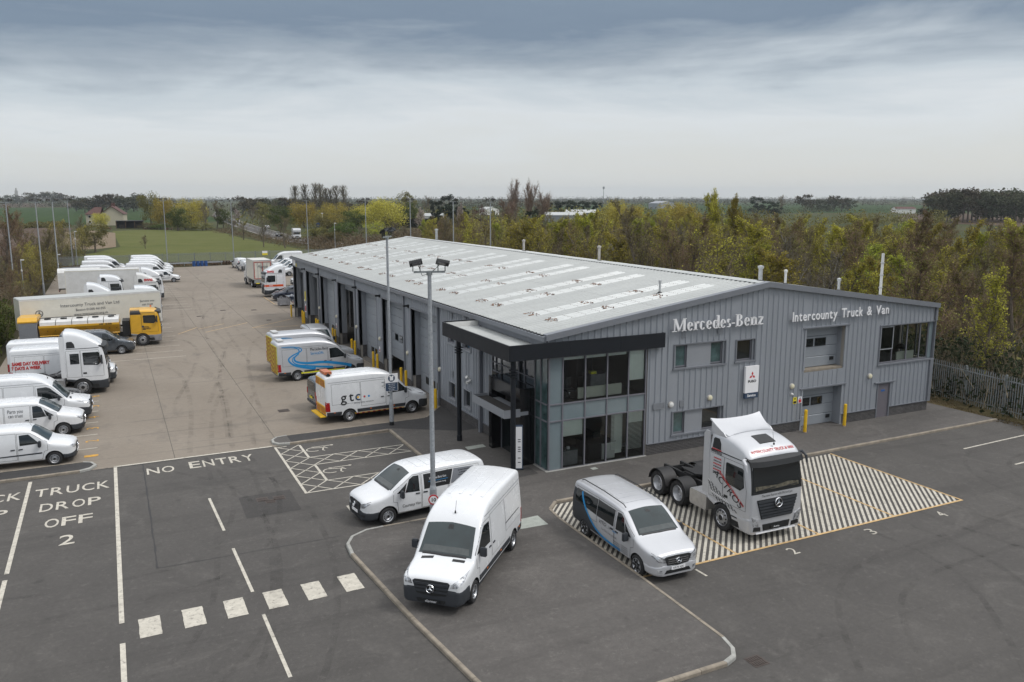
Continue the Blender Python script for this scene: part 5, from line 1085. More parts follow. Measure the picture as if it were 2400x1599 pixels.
# personnel door
box('personnel_door', 'door_brown', 20.50, 21.41, -.03, .02, .08, 1.99, bld); b = MB().box(20.44, 20.50, -.10, .03, .08, 2.05).box(21.41, 21.47, -.10, .03, .08, 2.05).box(20.50, 21.41, -.10, .03, 1.99, 2.05); b.build('door_frame', 'trim_grey', bld, fix=False); box('lintel_trim', 'trim_grey', 20.2, 21.75, -.16, -.05, 2.05, 2.10, bld); box('door_notice', 'sign_blue', 20.80, 21.08, -.04, -.031, 1.54, 1.64, bld)
for y0, y1, z0, z1 in ((8.40, 9.32, .93, 1.90), (10.5, 11.44, .93, 1.90), (8.35, 9.45, 4.08, 5.0), (10.5, 11.55, 4.08, 5.0)):
    window(y0+.03, y1-.03, z0+.02, z1-.02, 's', .06, 'glass_dark'); reveal(y0+.03, y1-.03, z0+.02, z1-.02, 's', .10, 'flat_panel_grey', .07)
# vents, lamps, notices on the front
def vent(x, z, w, h, face='f'):
    b = MB(); n = max(3, int(h/.05)); f = (lambda a, c, y0, y1, d, e: b.box(x+a, x+c, y0, y1, z+d, z+e)) if face == 'f' else (lambda a, c, y0, y1, d, e: b.box(y0, y1, x+a, x+c, z+d, z+e))
    f(-w/2, w/2, -.12, -.09, -h/2, -h/2+.02); f(-w/2, w/2, -.12, -.09, h/2-.02, h/2); f(-w/2, -w/2+.02, -.12, -.09, -h/2, h/2); f(w/2-.02, w/2, -.12, -.09, -h/2, h/2); f(-w/2, w/2, -.088, -.085, -h/2, h/2)
    for i in range(n): f(-w/2+.02, w/2-.02, -.115, -.092, -h/2+.03+(h-.06)*i/n, -h/2+.03+(h-.06)*(i+.55)/n)
    return b.build('wall_vent', 'flat_panel_grey', bld, fix=False)
for x, z, w, h in ((5.85, 2.43, .62, .30), (7.18, 2.41, .24, .30), (7.15, 5.73, .26, .26), (9.32, 5.74, .26, .26), (20.90, 6.01, .22, .26)): vent(x, z, w, h)
for y, z in ((10.95, 5.66), (8.98, 5.73), (10.95, 2.40), (9.1, 2.40)): vent(y, z, .26, .30, 's')
def bulkhead(x, z, face='f', m='lamp_cream'):
    p = (x, -.085, z) if face == 'f' else (-.085, x, z); r = (R(90), 0, 0) if face == 'f' else (0, R(-90), 0)
    o = MB().lathe([(.15, 0), (.15, .05), (.135, .07), (.001, .07)], 20, 'z').build('wall_lamp', 'flue_grey', bld, p, r, 40); MB().lathe([(.125, .065), (.12, .10), (.07, .125), (.001, .13)], 20, 'z').build('lamp_lens', m, o, smooth=True)
for x, z in ((8.84, 2.51), (14.13, 2.54), (19.74, 2.53)): bulkhead(x, z)
bulkhead(6.54, 2.42, m='furniture_white')
for y in (12.79, 18.45, 24.4, 30.4, 36.5, 42.6, 48.5): bulkhead(y, 2.3, 's')
MB().lathe([(.06, 0), (.075, .05), (.05, .12), (.001, .14)], 12, 'z').build('camera_dome', 'furniture_white', bld, (14.13, -.10, 2.13), (R(90), 0, 0))
b = MB().cyl((-.1, 8.36, 2.50), (-.34, 8.30, 2.45), .075, .09, 10).cyl((-.1, 8.52, 2.62), (-.28, 8.48, 2.72), .075, .09, 10).cyl((-.03, 8.45, 2.55), (-.14, 8.42, 2.55), .05); b.build('wall_floodlight', 'furniture_white', bld)
for x, m in ((14.41, 'sign_yellow'), (14.76, 'sign_white')):
    o = box('warning_sign', m, x-.12, x+.12, -.10, -.086, 1.58, 1.92, bld)
    box('sign_print', 'text_black' if m == 'sign_yellow' else 'sign_red', x-.09, x+.09, -.104, -.1005, 1.61, 1.72 if m == 'sign_yellow' else 1.78, o); box('sign_print', 'text_black', x-.04, x+.04, -.104, -.1005, 1.80, 1.88, o)
# side door bays
for i, (a, c) in enumerate(DOORS):
    for y0, y1 in ((a-.12, a), (c, c+.12)):
        pass
    box('door_reveal', 'flat_panel_grey', -.06, .62, c, c+.10, .95, 5.30, bld); box('reveal_base', 'brick_dark', -.02, .60, c+.012, c+.11, 0, .95, bld); box('reveal_trim', 'trim_grey', -.115, -.055, c-.03, c+.12, .60, 5.30, bld); box('reveal_trim', 'trim_grey', -.115, -.055, a-.12, a+.03, .60, 5.30, bld)
    box('door_reveal', 'flat_panel_grey', -.06, .62, a-.10, a, .0, 5.30, bld); box('bay_soffit', 'trim_grey', -.10, .70, a, c, 5.24, 5.34, bld); box('door_head', 'trim_grey', -.13, -.05, a-.1, c+.1, 5.235, 5.30, bld)
    if i in (0, 2, 4):
        w = (c-a); n3 = [(a+w*.5-1.28, a+w*.5-.72, 1.0), (a+w*.5-.35, a+w*.5+.21, 1.0), (a+w*.5+.58, a+w*.5+1.14, 1.0)] if i else [(a+1.2, a+1.75, .9), (a+2.15, a+2.7, .9), (a+3.1, a+3.65, .9)]
        sectional(a, c, .03, 5.24, .54, 's', 9, [(p, q, .80, .36) for p, q, _ in n3])
    elif i == 1: sectional(a, c, .03, 5.24, .54, 's', 9, [(a+1.2, a+1.75, 1.5, .36), (a+2.15, a+2.7, 1.5, .36), (a+3.1, a+3.65, 1.5, .36)], raised=1.16)
    else: sectional(a, c, .03, 5.24, .54, 's', 9, [], raised=4.6)
    if i in (0, 1, 2, 3, 4, 5, 6):
        b = MB().box(-.42, -.10, c+.40, c+.52, 5.28, 5.40).box(-.14, -.05, c+.38, c+.54, 5.22, 5.42); b.build('door_floodlight', 'plastic_black', bld, fix=False)
    if i: box('door_sign', 'sign_white', -.13, -.118, c+.55, c+.75, 1.35, 1.72, bld); box('sign_print', 'sign_red', -.135, -.1305, c+.58, c+.72, 1.40, 1.52, bld)
for y in (12.95, 19.0, 30.5, 42.6): box('downpipe', 'trim_grey', -.19, -.09, y-.05, y+.05, .1 if y > 13 else .1, 6.0, bld)
b = MB().box(-.24, -.08, 6.85, 7.05, .1, 5.7); b.build('downpipe', 'trim_grey', bld, fix=False)
box('site_sign', 'sign_white', -.14, -.12, 53.0, 53.9, 5.05, 5.95, bld) if False else None
box('notice_board', 'sign_white', -.13, -.115, 52.4, 53.4, 5.35, 6.0, bld); box('height_sign', 'sign_yellow', -.13, -.115, 51.9, 52.2, 5.25, 5.6, bld); 
for z0, z1, m in ((2.3, 3.2, 'sign_yellow'), (1.2, 2.0, 'sign_white'), (1.3, 1.8, 'sign_red')): box('door_sign', m, -.14 if m != 'sign_red' else -.15, -.118 if m != 'sign_red' else -.141, 48.25, 48.6, z0, z1, bld)
# workshop contents glimpsed through the open doors
for y in (34.2, 46.5, 52.4):
    b = MB(); b.box(3.2, 3.5, y-1.8, y-1.5, 0, 4.2).box(3.2, 3.5, y+1.3, y+1.6, 0, 4.2).box(3.2, 3.5, y-1.8, y+1.6, 4.0, 4.2); b.build('vehicle_lift', 'sign_navy' if y < 40 else 'crate_grey', bld, fix=False)
    b = MB()
    for k in range(9): b.box(2.2+random.random()*1.2, 2.9+random.random(), y+1.2+random.uniform(-.3, .3), y+2.0, .1+.45*k, .35+.45*k)
    b.build('parts_rack', 'crate_grey', bld, fix=False)
MB().box(2.5, 6, 24.0-2.2, 24.0-.4, .3, .55).box(3.0, 4.8, 21, 22.8, .4, .8).build('trolley_jack', 'paint_red', bld, fix=False)
box('partition', 'interior_wall', 12, 12.2, 13.2, L_B-.2, 0, 6, bld); box('partition', 'interior_wall', .2, 12, 13.0, 13.15, 0, 6, bld)
# ---------------------------------------------------------------- glazed corner and entrance
zs4 = (2.33, 3.10)
fr = MB()
XM = [0.05, .72, 1.87, 3.02, 4.17, 5.12]
for x in XM: fr.box(x-.03, x+.03, -.05, .06, .08, 5.26)
for z in (.10, 2.33, 3.10, 5.2):
    for a, c in zip(XM[:-1], XM[1:]): fr.box(a+.03, c-.03, -.045, .055, z-.03, z+.03)
YM = [.62, 1.20]
for y in YM: fr.box(-.05, .06, y-.03, y+.03, .08, 5.26)
for z in (.10, 2.33, 3.10, 5.2):
    for a, c in zip([.05]+YM[:-1], YM): fr.box(-.045, .055, a+.03, c-.03, z-.03, z+.03)
for y in (2.2, 2.8, 3.4, 4.7, 5.3, 5.72): fr.box(-.05, .06, y-.025, y+.025, 3.60, 5.26)
fr.box(-.045, .055, 1.23, 5.7, 3.58, 3.64).box(-.045, .055, 1.23, 5.7, 4.02, 4.06).box(-.045, .055, 1.23, 5.7, 5.16, 5.22)
cw = fr.build('window', 'frame_grey', bld, fix=False); cw['label'] = 'two storey glazed curtain wall with thin grey mullions'
def pane(v, m): return MB().add(v, [(0, 1, 2, 3)]).build('pane', m, cw, fix=False)
for i, (a, c) in enumerate(zip(XM[:-1], XM[1:])):
    for (z0, z1) in ((.13, 2.30), (2.36, 3.07), (3.13, 5.17)):
        m = 'spandrel_glass' if i == 0 or z0 == 2.36 else 'clear_glass'; pane([(a+.03, 0, z0), (c-.03, 0, z0), (c-.03, 0, z1), (a+.03, 0, z1)], m)
for a, c in ((.05, .62), (.62, 1.20)):
    for (z0, z1) in ((.13, 2.30), (2.36, 3.07), (3.13, 5.17)): pane([(0, a+.03, z0), (0, c-.03, z0), (0, c-.03, z1), (0, a+.03, z1)], 'glass_green' if z0 != 2.36 else 'glass_green')
for a, c in ((1.2, 2.2), (2.2, 2.8), (2.8, 3.4), (3.4, 4.7), (4.7, 5.3), (5.3, 5.72)):
    for z0, z1 in ((3.64, 4.02), (4.06, 5.16)): pane([(0, a+.03, z0), (0, c-.03, z0), (0, c-.03, z1), (0, a+.03, z1)], 'glass_dark')
box('glazing_kerb', 'kerb_grey', -.14, 5.20, -.16, .06, -.02, .115, bld); box('glazing_kerb', 'kerb_grey', -.14, .06, .06, 1.2, -.02, .115, bld)
# rooms behind the glass
box('floor', 'interior_floor', .1, 9, .08, 7, 2.40, 3.02, bld); box('ceiling', 'furniture_white', .1, 9, .16, 7, 5.32, 5.36, bld)
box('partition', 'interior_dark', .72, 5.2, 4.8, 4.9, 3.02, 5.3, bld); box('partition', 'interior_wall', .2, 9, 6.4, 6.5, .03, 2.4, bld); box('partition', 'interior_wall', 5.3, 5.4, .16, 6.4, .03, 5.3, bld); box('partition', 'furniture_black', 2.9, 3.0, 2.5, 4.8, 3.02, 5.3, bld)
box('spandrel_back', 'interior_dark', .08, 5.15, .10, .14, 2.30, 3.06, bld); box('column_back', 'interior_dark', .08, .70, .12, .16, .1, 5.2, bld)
def blind(x0, x1, z0, z1, m='blind'): return box('roller_blind', m, x0, x1, .10, .115, z0, z1, bld)
blind(4.22, 5.08, 3.78, 5.17); blind(.76, 1.83, 1.55, 2.30); blind(4.22, 5.08, 1.75, 2.30); blind(.76, 4.1, 5.02, 5.17); 
b = MB()
for z in np.arange(.5, 2.2, .06): b.box(4.22, 5.06, .10, .13, z, z+.012).box(3.5, 4.12, .30, .33, z, z+.03)
struct(b.build('blind_slat', 'blind', bld, fix=False), 'stuff'); box('curtain', 'blind', 3.72, 4.12, .36, .39, .3, 2.2, bld)
def radiator(x0, x1, z0, z1):
    b = MB(); n = int((x1-x0)/.065)
    for i in range(n): b.box(x0+(x1-x0)*i/n, x0+(x1-x0)*(i+.72)/n, .18, .24, z0, z1)
    b.box(x0, x1, .20, .22, z0+.02, z1-.02); return b.build('radiator', 'radiator', bld, fix=False)
radiator(1.62, 3.95, 3.18, 3.68)
def desk(x0, x1, y0, y1, z, h=.74, m='furniture_white', legs=True):
    t = thing('office_desk', '', 'desk'); return t
def dtop(name, label, cat, boxes, group=None):
    t = thing(name, label, cat, group=group)
    for nm, m, bb in boxes: box(nm, m, *bb, t)
    return t
dtop('display_counter', 'grey display cabinet behind the left ground floor window pane', 'cabinet', [('cabinet_body', 'crate_grey', (.85, 1.75, .35, .85, .03, .75)), ('cabinet_top', 'glass_green', (.85, 1.75, .35, .85, .755, .78)), ('cup', 'sign_white', (1.3, 1.42, .5, .6, .79, .9))])
dtop('reception_desk', 'white panelled reception desk with black worktop behind ground floor glass', 'desk', [('desk_panel', 'furniture_white', (3.05, 3.75, .35, .40, .03, .85)), ('desk_body', 'furniture_black', (2.4, 3.75, .42, 1.6, .03, .84)), ('desk_top', 'furniture_black', (2.35, 3.8, .33, 1.65, .86, .90)), ('monitor', 'plastic_black', (2.9, 3.3, .9, .94, 1.0, 1.3))])
dtop('side_table', 'small grey table with black boxes in the right ground floor window', 'table', [('table_top', 'crate_grey', (4.3, 4.7, .5, .9, .5, .54)), ('leg', 'plastic_black', (4.45, 4.55, .65, .75, .03, .49)), ('storage_box', 'plastic_black', (4.25, 4.5, .30, .45, .03, .3))])
dtop('office_desk', 'pale office desk on thin legs behind the upper left clear pane', 'desk', [('desk_top', 'furniture_white', (.8, 1.5, 1.0, 2.2, 3.70, 3.74)), ('leg', 'chrome', (.84, .88, 1.04, 1.08, 3.03, 3.69)), ('leg', 'chrome', (1.42, 1.46, 1.04, 1.08, 3.03, 3.69)), ('monitor', 'plastic_black', (.9, 1.35, 1.5, 1.54, 3.8, 4.1))])
dtop('filing_cabinet', 'grey filing cabinet with hi-vis vest on top on the upper floor', 'cabinet', [('cabinet_body', 'crate_grey', (3.15, 4.1, 1.6, 2.3, 3.03, 3.85)), ('vest', 'hi_yellow', (3.2, 3.5, 1.65, 1.9, 3.86, 3.98))])
for x, y, z, nm in ((1.15, .62, .79, 'a'), (3.4, .8, .91, 'b')):
    pass
t = thing('office_chair', 'black office chair on a star base behind the upper left clear pane', 'chair', (1.5, .75, 3.02)); MB().lathe([(.03, .1), (.03, .42)], 8, 'z').build('chair_post', 'chrome', t); MB().box(-.22, .22, -.22, .22, .42, .5).build('seat', 'plastic_black', t); MB().box(-.2, .2, .18, .24, .52, 1.0).build('backrest', 'plastic_black', t)
for k in range(5): MB().tube([(0, 0, .12), (.28*math.cos(k*1.257), .28*math.sin(k*1.257), .06)], .02).build('leg', 'chrome', t)
for k in range(5): box('ceiling_lamp', 'lamp_glass', .9+k*.8, 1.4+k*.8, 1.0, 1.2, 5.28, 5.31, bld)
# black granite entrance portal
pt = link('entrance_portal', None, bld); pt['label'] = 'black polished granite entrance portal'
def gr(x0, x1, y0, y1, z0, z1): return box('granite_panel', 'granite_black', x0, x1, y0, y1, z0, z1, pt)
for k in range(4):
    z0, z1 = .1+k*.88, .1+(k+1)*.88-.008
    gr(-.80, -.42, 1.14, 1.90, z0, z1); gr(-.412, -.06, 1.14, 1.90, z0, z1); gr(-.80, -.06, 4.14, 4.50, z0, z1)
gr(-.80, -.06, 1.91, 3.0, 3.05, 3.62); gr(-.80, -.06, 3.01, 4.13, 3.05, 3.62); gr(-.795, -.065, 1.145, 2.6, 3.624, 3.66); gr(-.795, -.065, 2.61, 4.49, 3.624, 3.66)
box('door_recess', 'interior_dark', -.04, .02, 1.9, 4.14, .1, 3.04, pt); box('entrance_door', 'glass_dark', -.30, -.26, 1.92, 4.12, .1, 2.3, pt); box('door_frame', 'frame_grey', -.33, -.24, 1.92, 1.98, .1, 2.3, pt); box('door_frame', 'frame_grey', -.33, -.24, 4.06, 4.12, .1, 2.3, pt); box('door_frame', 'frame_grey', -.33, -.24, 3.0, 3.06, .1, 2.3, pt); box('intercom', 'furniture_white', -.60, -.45, 4.10, 4.135, 1.9, 2.25, pt)
b = MB().box(-1.62, -1.58, 1.05, 4.60, 2.42, 2.78).box(-1.58, -.82, 1.05, 1.09, 2.42, 2.78).box(-1.58, -.82, 4.56, 4.60, 2.42, 2.78).box(-1.58, -.40, 1.09, 4.56, 2.46, 2.62); b.build('door_canopy', 'flat_panel_grey', pt, fix=False); box('canopy_top', 'patch_asphalt', -1.575, -.82, 1.10, 4.55, 2.623, 2.66, pt)
# big black canopy
cn = link('canopy', None, bld); cn['label'] = 'large black edged flat canopy wrapping the corner'
box('fascia', 'canopy_black', -2.05, -1.98, -.34, 7.32, 5.26, 5.94, cn)
for a, c in ((-1.975, .9), (.906, 3.5), (3.506, 5.93)): box('fascia', 'canopy_black', a, c, -.34, -.27, 5.26, 5.94, cn)
box('fascia', 'canopy_black', 5.87, 5.93, -.265, -.14, 5.26, 5.94, cn); box('fascia', 'canopy_black', -1.975, -.06, 7.26, 7.32, 5.26, 5.96, cn); box('fascia_back', 'furniture_white', -1.975, -.10, 7.235, 7.258, 5.55, 5.9, cn)
box('soffit', 'canopy_black', -1.975, -.06, -.265, 7.25, 5.27, 5.32, cn); box('soffit', 'canopy_black', -.055, 5.86, -.265, -.06, 5.27, 5.32, cn)
b = MB(); V = []; 
for k in range(31):
    y = -.26+7.5*k/30
    for dy, dz in ((0, 0), (.10, 0), (.12, .03), (.15, .03), (.17, 0)): V += [(-1.97, y+dy, 5.66+dz), (-.12, y+dy, 5.62+dz)]
b.add(V, [(2*i, 2*i+1, 2*i+3, 2*i+2) for i in range(len(V)//2-1)]); o = b.build('canopy_roof', 'roof_steel', cn, fix=False)
if o.data.polygons[0].normal.z < 0: o.data.flip_normals()
box('flashing', 'trim_grey', -.13, -.09, -.26, 7.2, 5.66, 6.0, cn); box('canopy_roof', 'roof_steel', -.12, 5.85, -.262, -.14, 5.70, 5.78, cn)
for y in (-.02, 6.05):
    c = thing('canopy_column', ('black round steel column with rings under the canopy corner, beside the entrance sign' if y < 1 else 'black round steel column with rings under the far end of the canopy'), 'column', (-1.70, y, .1), group='columns under the black canopy')
    MB().lathe([(.135, 0), (.135, .28), (.115, .30), (.115, 5.17)], 20, 'z').build('shaft', 'canopy_black', c, smooth=True)
    for z in (4.45, 4.58, 4.71): MB().lathe([(.115, z), (.20, z), (.20, z+.03), (.115, z+.03)], 20, 'z').build('ring', 'canopy_black', c, smooth=True)
t = thing('entrance_sign', 'tall narrow black and white directory sign beside the entrance column', 'sign', (-1.12, .74, .1), R(66)); MB().box(-.06, .06, -.24, .24, 0, 2.05).build('sign_panel', 'sign_navy', t); MB().box(-.068, -.061, -.20, .08, .10, 2.0).build('sign_face', 'sign_white', t)
MB().box(-.064, .064, -.27, .27, 0, .05).build('plinth', 'plastic_black', t)
b = MB()
for z in (.35, .55, .85, .95, 1.05, 1.3, 1.4): b.box(-.073, -.0685, -.14, -.02, z, z+.04)
b.build('sign_print', 'text_grey', t, fix=False)

# ---------------------------------------------------------------- wall signs
def serif(body, H=1.0):
    """condensed high-contrast serif capitals and small letters, drawn as strokes; returns vertices, faces, width"""
    V = []; F = []; th, tn = .15*H, .05*H; xh = .68*H
    def poly(p): F.append(tuple(range(len(V), len(V)+len(p)))); V.extend((a, c, 0) for a, c in p)
    def bar(x0, y0, x1, y1, w):
        d = Vector((x1-x0, y1-y0)).normalized(); n = Vector((-d.y, d.x))*w/2; poly([(x0+n.x, y0+n.y), (x0-n.x, y0-n.y), (x1-n.x, y1-n.y), (x1+n.x, y1+n.y)])
    def stem(x, y0, y1): poly([(x, y0), (x+th, y0), (x+th, y1), (x, y1)])
    def ser(x, y, w=.30*H): poly([(x+th/2-w/2, y), (x+th/2+w/2, y), (x+th/2+w/2, y+tn), (x+th/2-w/2, y+tn)])
    def bowl(cx, cy, rx, ry, a0, a1, n=14):
        P, Q = [], []
        for i in range(n+1):
            a = R(a0+(a1-a0)*i/n); w = tn+(th-tn)*abs(math.cos(a)); P.append((cx+rx*math.cos(a), cy+ry*math.sin(a))); Q.append((cx+(rx-w)*math.cos(a), cy+(ry-tn)*math.sin(a)))
        for i in range(n): poly([P[i], P[i+1], Q[i+1], Q[i]])
    x = 0
    for ch in body:
        if ch == 'M': stem(x+.10*H, 0, H) if False else bar(x+.14*H, .0, x+.14*H, H, tn*1.2); bar(x+.17*H, H, x+.46*H, .05*H, th); bar(x+.46*H, .05*H, x+.76*H, H, tn); stem(x+.72*H, 0, H); ser(x+.07*H, 0); ser(x+.72*H, 0); ser(x+.06*H, H-tn, .2*H); ser(x+.74*H, H-tn, .24*H); x += .98*H
        elif ch == 'B': stem(x+.08*H, 0, H); ser(x+.05*H, 0, .22*H); ser(x+.05*H, H-tn, .22*H); bowl(x+.24*H, .75*H, .24*H, .25*H, -90, 90); bowl(x+.24*H, .265*H, .30*H, .265*H, -90, 90); x += .64*H
        elif ch in 'ec': bowl(x+.22*H, xh/2, .20*H, xh/2, 40 if ch == 'c' else 0, 325, 18); (bar(x+.08*H, xh*.52, x+.42*H, xh*.52, tn) if ch == 'e' else None); x += .46*H
        elif ch == 'r': stem(x+.06*H, 0, xh); ser(x+.06*H, 0, .28*H); ser(x+.02*H, xh-tn, .16*H); bowl(x+.30*H, xh*.72, .13*H, xh*.28, 30, 170, 6); x += .40*H
        elif ch == 'd': bowl(x+.22*H, xh/2, .20*H, xh/2, 20, 340, 18); stem(x+.33*H, 0, H*1.04); ser(x+.40*H, 0, .2*H); ser(x+.28*H, H, .16*H); x += .54*H
        elif ch == 's': bowl(x+.18*H, xh*.75, .14*H, xh*.25, 40, 250, 10); bowl(x+.18*H, xh*.25, .15*H, xh*.25, -140, 80, 10); x += .37*H
        elif ch == '-': bar(x+.02*H, xh*.45, x+.24*H, xh*.45, tn*1.6); x += .28*H
        elif ch == 'n': stem(x+.06*H, 0, xh); ser(x+.06*H, 0, .26*H); ser(x+.02*H, xh-tn, .16*H); stem(x+.34*H, 0, xh*.75); ser(x+.34*H, 0, .26*H); bowl(x+.32*H, xh*.68, .17*H, xh*.32, 0, 160, 8); x += .56*H
        elif ch == 'z': bar(x+.06*H, xh-tn, x+.40*H, xh-tn, tn*1.4); bar(x+.36*H, xh-tn, x+.10*H, tn, th*.9); bar(x+.06*H, tn, x+.42*H, tn, tn*1.4); x += .46*H
        else: x += .25*H
    return V, F, x
def extrude(V, F, t):
    n = len(V); W = [(x, y, z) for x, y, z in V]+[(x, y, t) for x, y, z in V]; G = []
    for f in F:
        G += [f, tuple(i+n for i in f[::-1])]; k = len(f)
        for i in range(k): a, c = f[i], f[(i+1) % k]; G.append((a, c, c+n, a+n))
    return W, G
s1 = thing('wall_sign', 'large raised pale serif letters reading Mercedes-Benz on the grey gable wall', 'sign', (6.38, -.22, 5.92)); Ls = 'Mercedes-Benz'; widths = serif(Ls)[2]; k = 5.5/widths; H_ = .60; x = 0
for ch in Ls:
    V, F, w = serif(ch); V, F = extrude([(a*k, c*H_, 0) for a, c, _ in V], F, .05); MB().add(V, F).build('letter', 'sign_white', s1, (x, 0, 0), (R(90), 0, 0)); x += w*k
box('rail', 'trim_grey', -.05, 5.5, .02, .05, .05, .09, s1)
for k_ in range(7): box('bracket', 'trim_grey', .2+k_*.85, .24+k_*.85, .05, .16, .04, .10, s1)
s2 = thing('wall_sign', 'raised white sans-serif letters reading Intercounty Truck & Van on the grey gable wall', 'sign', (13.80, -.22, 5.91)); x = 0; tw = []
for ch in 'Intercounty Truck & Van':
    if ch == ' ': tw.append((None, .30)); continue
    vs, fs = textmesh(ch, .48, .022, offset=.006); xs_ = [v[0] for v in vs]; tw.append(((vs, fs, min(xs_)), max(xs_)-min(xs_)+.085))
tot = sum(w for _, w in tw); k = 6.95/tot
for d, w in tw:
    if d: vs, fs, mn = d; MB().add([((a-mn)*k, c, z) for a, c, z in vs], fs).build('letter', 'sign_white', s2, (x, 0, 0), (R(90), 0, 0), fix=False)
    x += w*k
box('rail', 'trim_grey', -.1, 6.95, .02, .05, .05, .09, s2)
s3 = thing('projecting_panel_sign', 'upright white panel with a red emblem above dark FUSO lettering and navy Service strip', 'sign', (11.34, -.24, 2.25))
box('sign_panel', 'sign_white', -.42, .42, 0, .12, .28, 1.62, s3); box('sign_strip', 'sign_navy', -.42, .42, 0, .12, 0, .275, s3)
b = MB(); 
for a in (90, 210, 330):
    c, s_ = math.cos(R(a)), math.sin(R(a)); p = lambda r, o: (r*math.cos(R(a+o)), -.006, r*math.sin(R(a+o))+1.14); b.add([(0, -.006, 1.14), p(.125, 30), p(.21, 0), p(.125, -30)], [(0, 1, 2, 3)])
b.build('emblem', 'sign_red', s3, fix=False)
text('lettering', 'FUSO', 'text_black', (0, -.004, .80), (R(90), 0, 0), .12, .002, s3, sx=1.25, offset=.006); text('lettering', 'Service', 'text_white', (0, -.004, .08), (R(90), 0, 0), .13, .002, s3, offset=.004)

# ---------------------------------------------------------------- roof furniture
def flue(x, y, h, r=.07, m='steel_flue', cap=True, lab='', base=True):
    z = roofz(x)+.02; t = thing('roof_flue', lab, 'flue', (x, y, z), group='flues and vents on the workshop roof'); MB().cyl((0, 0, 0), (0, 0, h), r, n=12).build('pipe', m, t, smooth=True)
    if cap: MB().lathe([(r*1.3, h-.08), (r*1.5, h), (r*1.5, h+.06), (.001, h+.1)], 12, 'z').build('cap', m, t, smooth=True)
    if base: MB().lathe([(r*3.2, -.02), (r*2.2, .06), (r*1.1, .12)], 10, 'z').build('flashing', 'plastic_black', t, smooth=True)
    return t
flue(7.88, 2.86, .62, .055, 'steel_flue', True, 'short steel vent with dark base on the near slope of the roof')
for x, y, h, r, m, l in ((13.4, 17.4, 1.0, .09, 'flue_grey', 'beige flue just past the ridge, third from the left along it'), (13.4, 28.8, .9, .09, 'flue_grey', 'beige flue just past the ridge, second from the left along it'), (13.6, 49, 1.1, .13, 'steel_flue', 'stout silver cowl at the far end of the ridge'),
    (16.4, 5.0, .85, .12, 'steel_flue', 'silver cowl just behind the ridge near the gable'), (18.3, 5.0, .80, .07, 'furniture_white', 'short white vent pipe right of the gable peak'), (20.4, 3.0, .68, .08, 'steel_flue', 'short silver pipe halfway down the right roof slope')): flue(x, y, h, r, m, True, l)
t = flue(22.6, 2.0, 2.45, .075, 'furniture_white', False, 'tall white pole flue on the right roof slope'); 
for z in (.5, 1.2, 1.9): MB().lathe([(.085, z), (.11, z), (.11, z+.05), (.085, z+.05)], 12, 'z').build('clamp', 'steel_flue', t)

# ---------------------------------------------------------------- masts, posts, bollards
def mast(x, y, h, lab, rz=0, r=.085, sign=None, black=False):
    t = thing('floodlight_mast', lab, 'light mast', (x, y, 0 if y > 0 else .1), rz, 'galvanised floodlight masts')
    MB().cyl((0, 0, 0), (0, 0, 1.35), r*1.45, r*1.4, 14).cyl((0, 0, 1.35), (0, 0, 1.5), r*1.4, r, 14).cyl((0, 0, 1.5), (0, 0, h), r, r*.72, 14).build('pole', 'galvanised', t, smooth=True)
    if black: MB().cyl((0, 0, 0), (0, 0, .30), r*1.55, n=14).build('base_collar', 'plastic_black', t, smooth=True)
    MB().box(-.55, .55, -.03, .03, h-.02, h+.05).cyl((0, 0, h-.1), (0, 0, h+.02), r*1.1, n=12).build('crossbar', 'galvanised_dull', t)
    for s in (-1, 1):
        q = Matrix.Translation((s*.44, -.05, h+.34)) @ Matrix.Rotation(s*R(12), 4, 'Y') @ Matrix.Rotation(R(-25), 4, 'X'); b = MB().box(-.26, .20, -.17, .17, -.04, .06, q) if s < 0 else MB().box(-.20, .26, -.17, .17, -.04, .06, q)
        for k in range(6): b.box(-.20+k*.07, -.19+k*.07, -.14, .14, .06, .09, q)
        o = b.build('floodlight', 'plastic_black', t, fix=False); MB().box(s*.44-.15, s*.44-.12, -.03, .03, h+.03, h+.32).box(s*.44+.10, s*.44+.13, -.03, .03, h+.03, h+.32).build('bracket', 'plastic_black', o, fix=False)
        MB().box(-.17, .15, -.14, .14, -.052, -.042, q).build('lamp_glass', 'lamp_glass', o, fix=False)
    MB().tube([(-.4, .02, h+.3), (-.25, .05, h-.12), (0, .09, h-.05)], .012, 5).tube([(.4, .02, h+.3), (.2, .05, h+.1), (0, .09, h-.05)], .012, 5).build('cable', 'plastic_black', t)
    return t
m1 = mast(-6.63, -3.35, 9.35, 'galvanised floodlight mast behind the white van in front, carrying the 10 sign', R(-18), .095)
o = MB().cyl((0, 0, 0), (0, -.02, 0), .19, n=28).build('speed_sign', 'sign_red', m1, (-.0, -.125, .98)); MB().cyl((0, -.022, 0), (0, -.026, 0), .145, n=28).build('sign_face', 'sign_white', o); text('lettering', '10', 'text_black', (0, -.028, -.065), (R(90), 0, 0), .135, .001, o, offset=.005)
m2 = mast(-3.87, 10.25, 10.05, 'galvanised floodlight mast with black base and high visibility notice by the yard entrance', R(50), .080, black=True)
m2s = link('notice', None, m2, (0, 0, 0), (0, 0, R(-50)))
box('notice_plate', 'sign_white', -.35, .35, -.15, -.13, 1.98, 2.92, m2s); MB().cyl((0, -.152, 2.68), (0, -.157, 2.68), .19, n=24).build('symbol_disc', 'sign_navy', m2s); MB().prism([(-.09, 2.56), (.09, 2.56), (.09, 2.74), (.13, 2.80), (.06, 2.82), (0, 2.76), (-.06, 2.82), (-.13, 2.80), (-.09, 2.74)], -.162, -.158, 'y').build('vest_symbol', 'sign_white', m2s); box('notice_strip', 'sign_navy', -.33, .33, -.157, -.152, 2.0, 2.44, m2s)
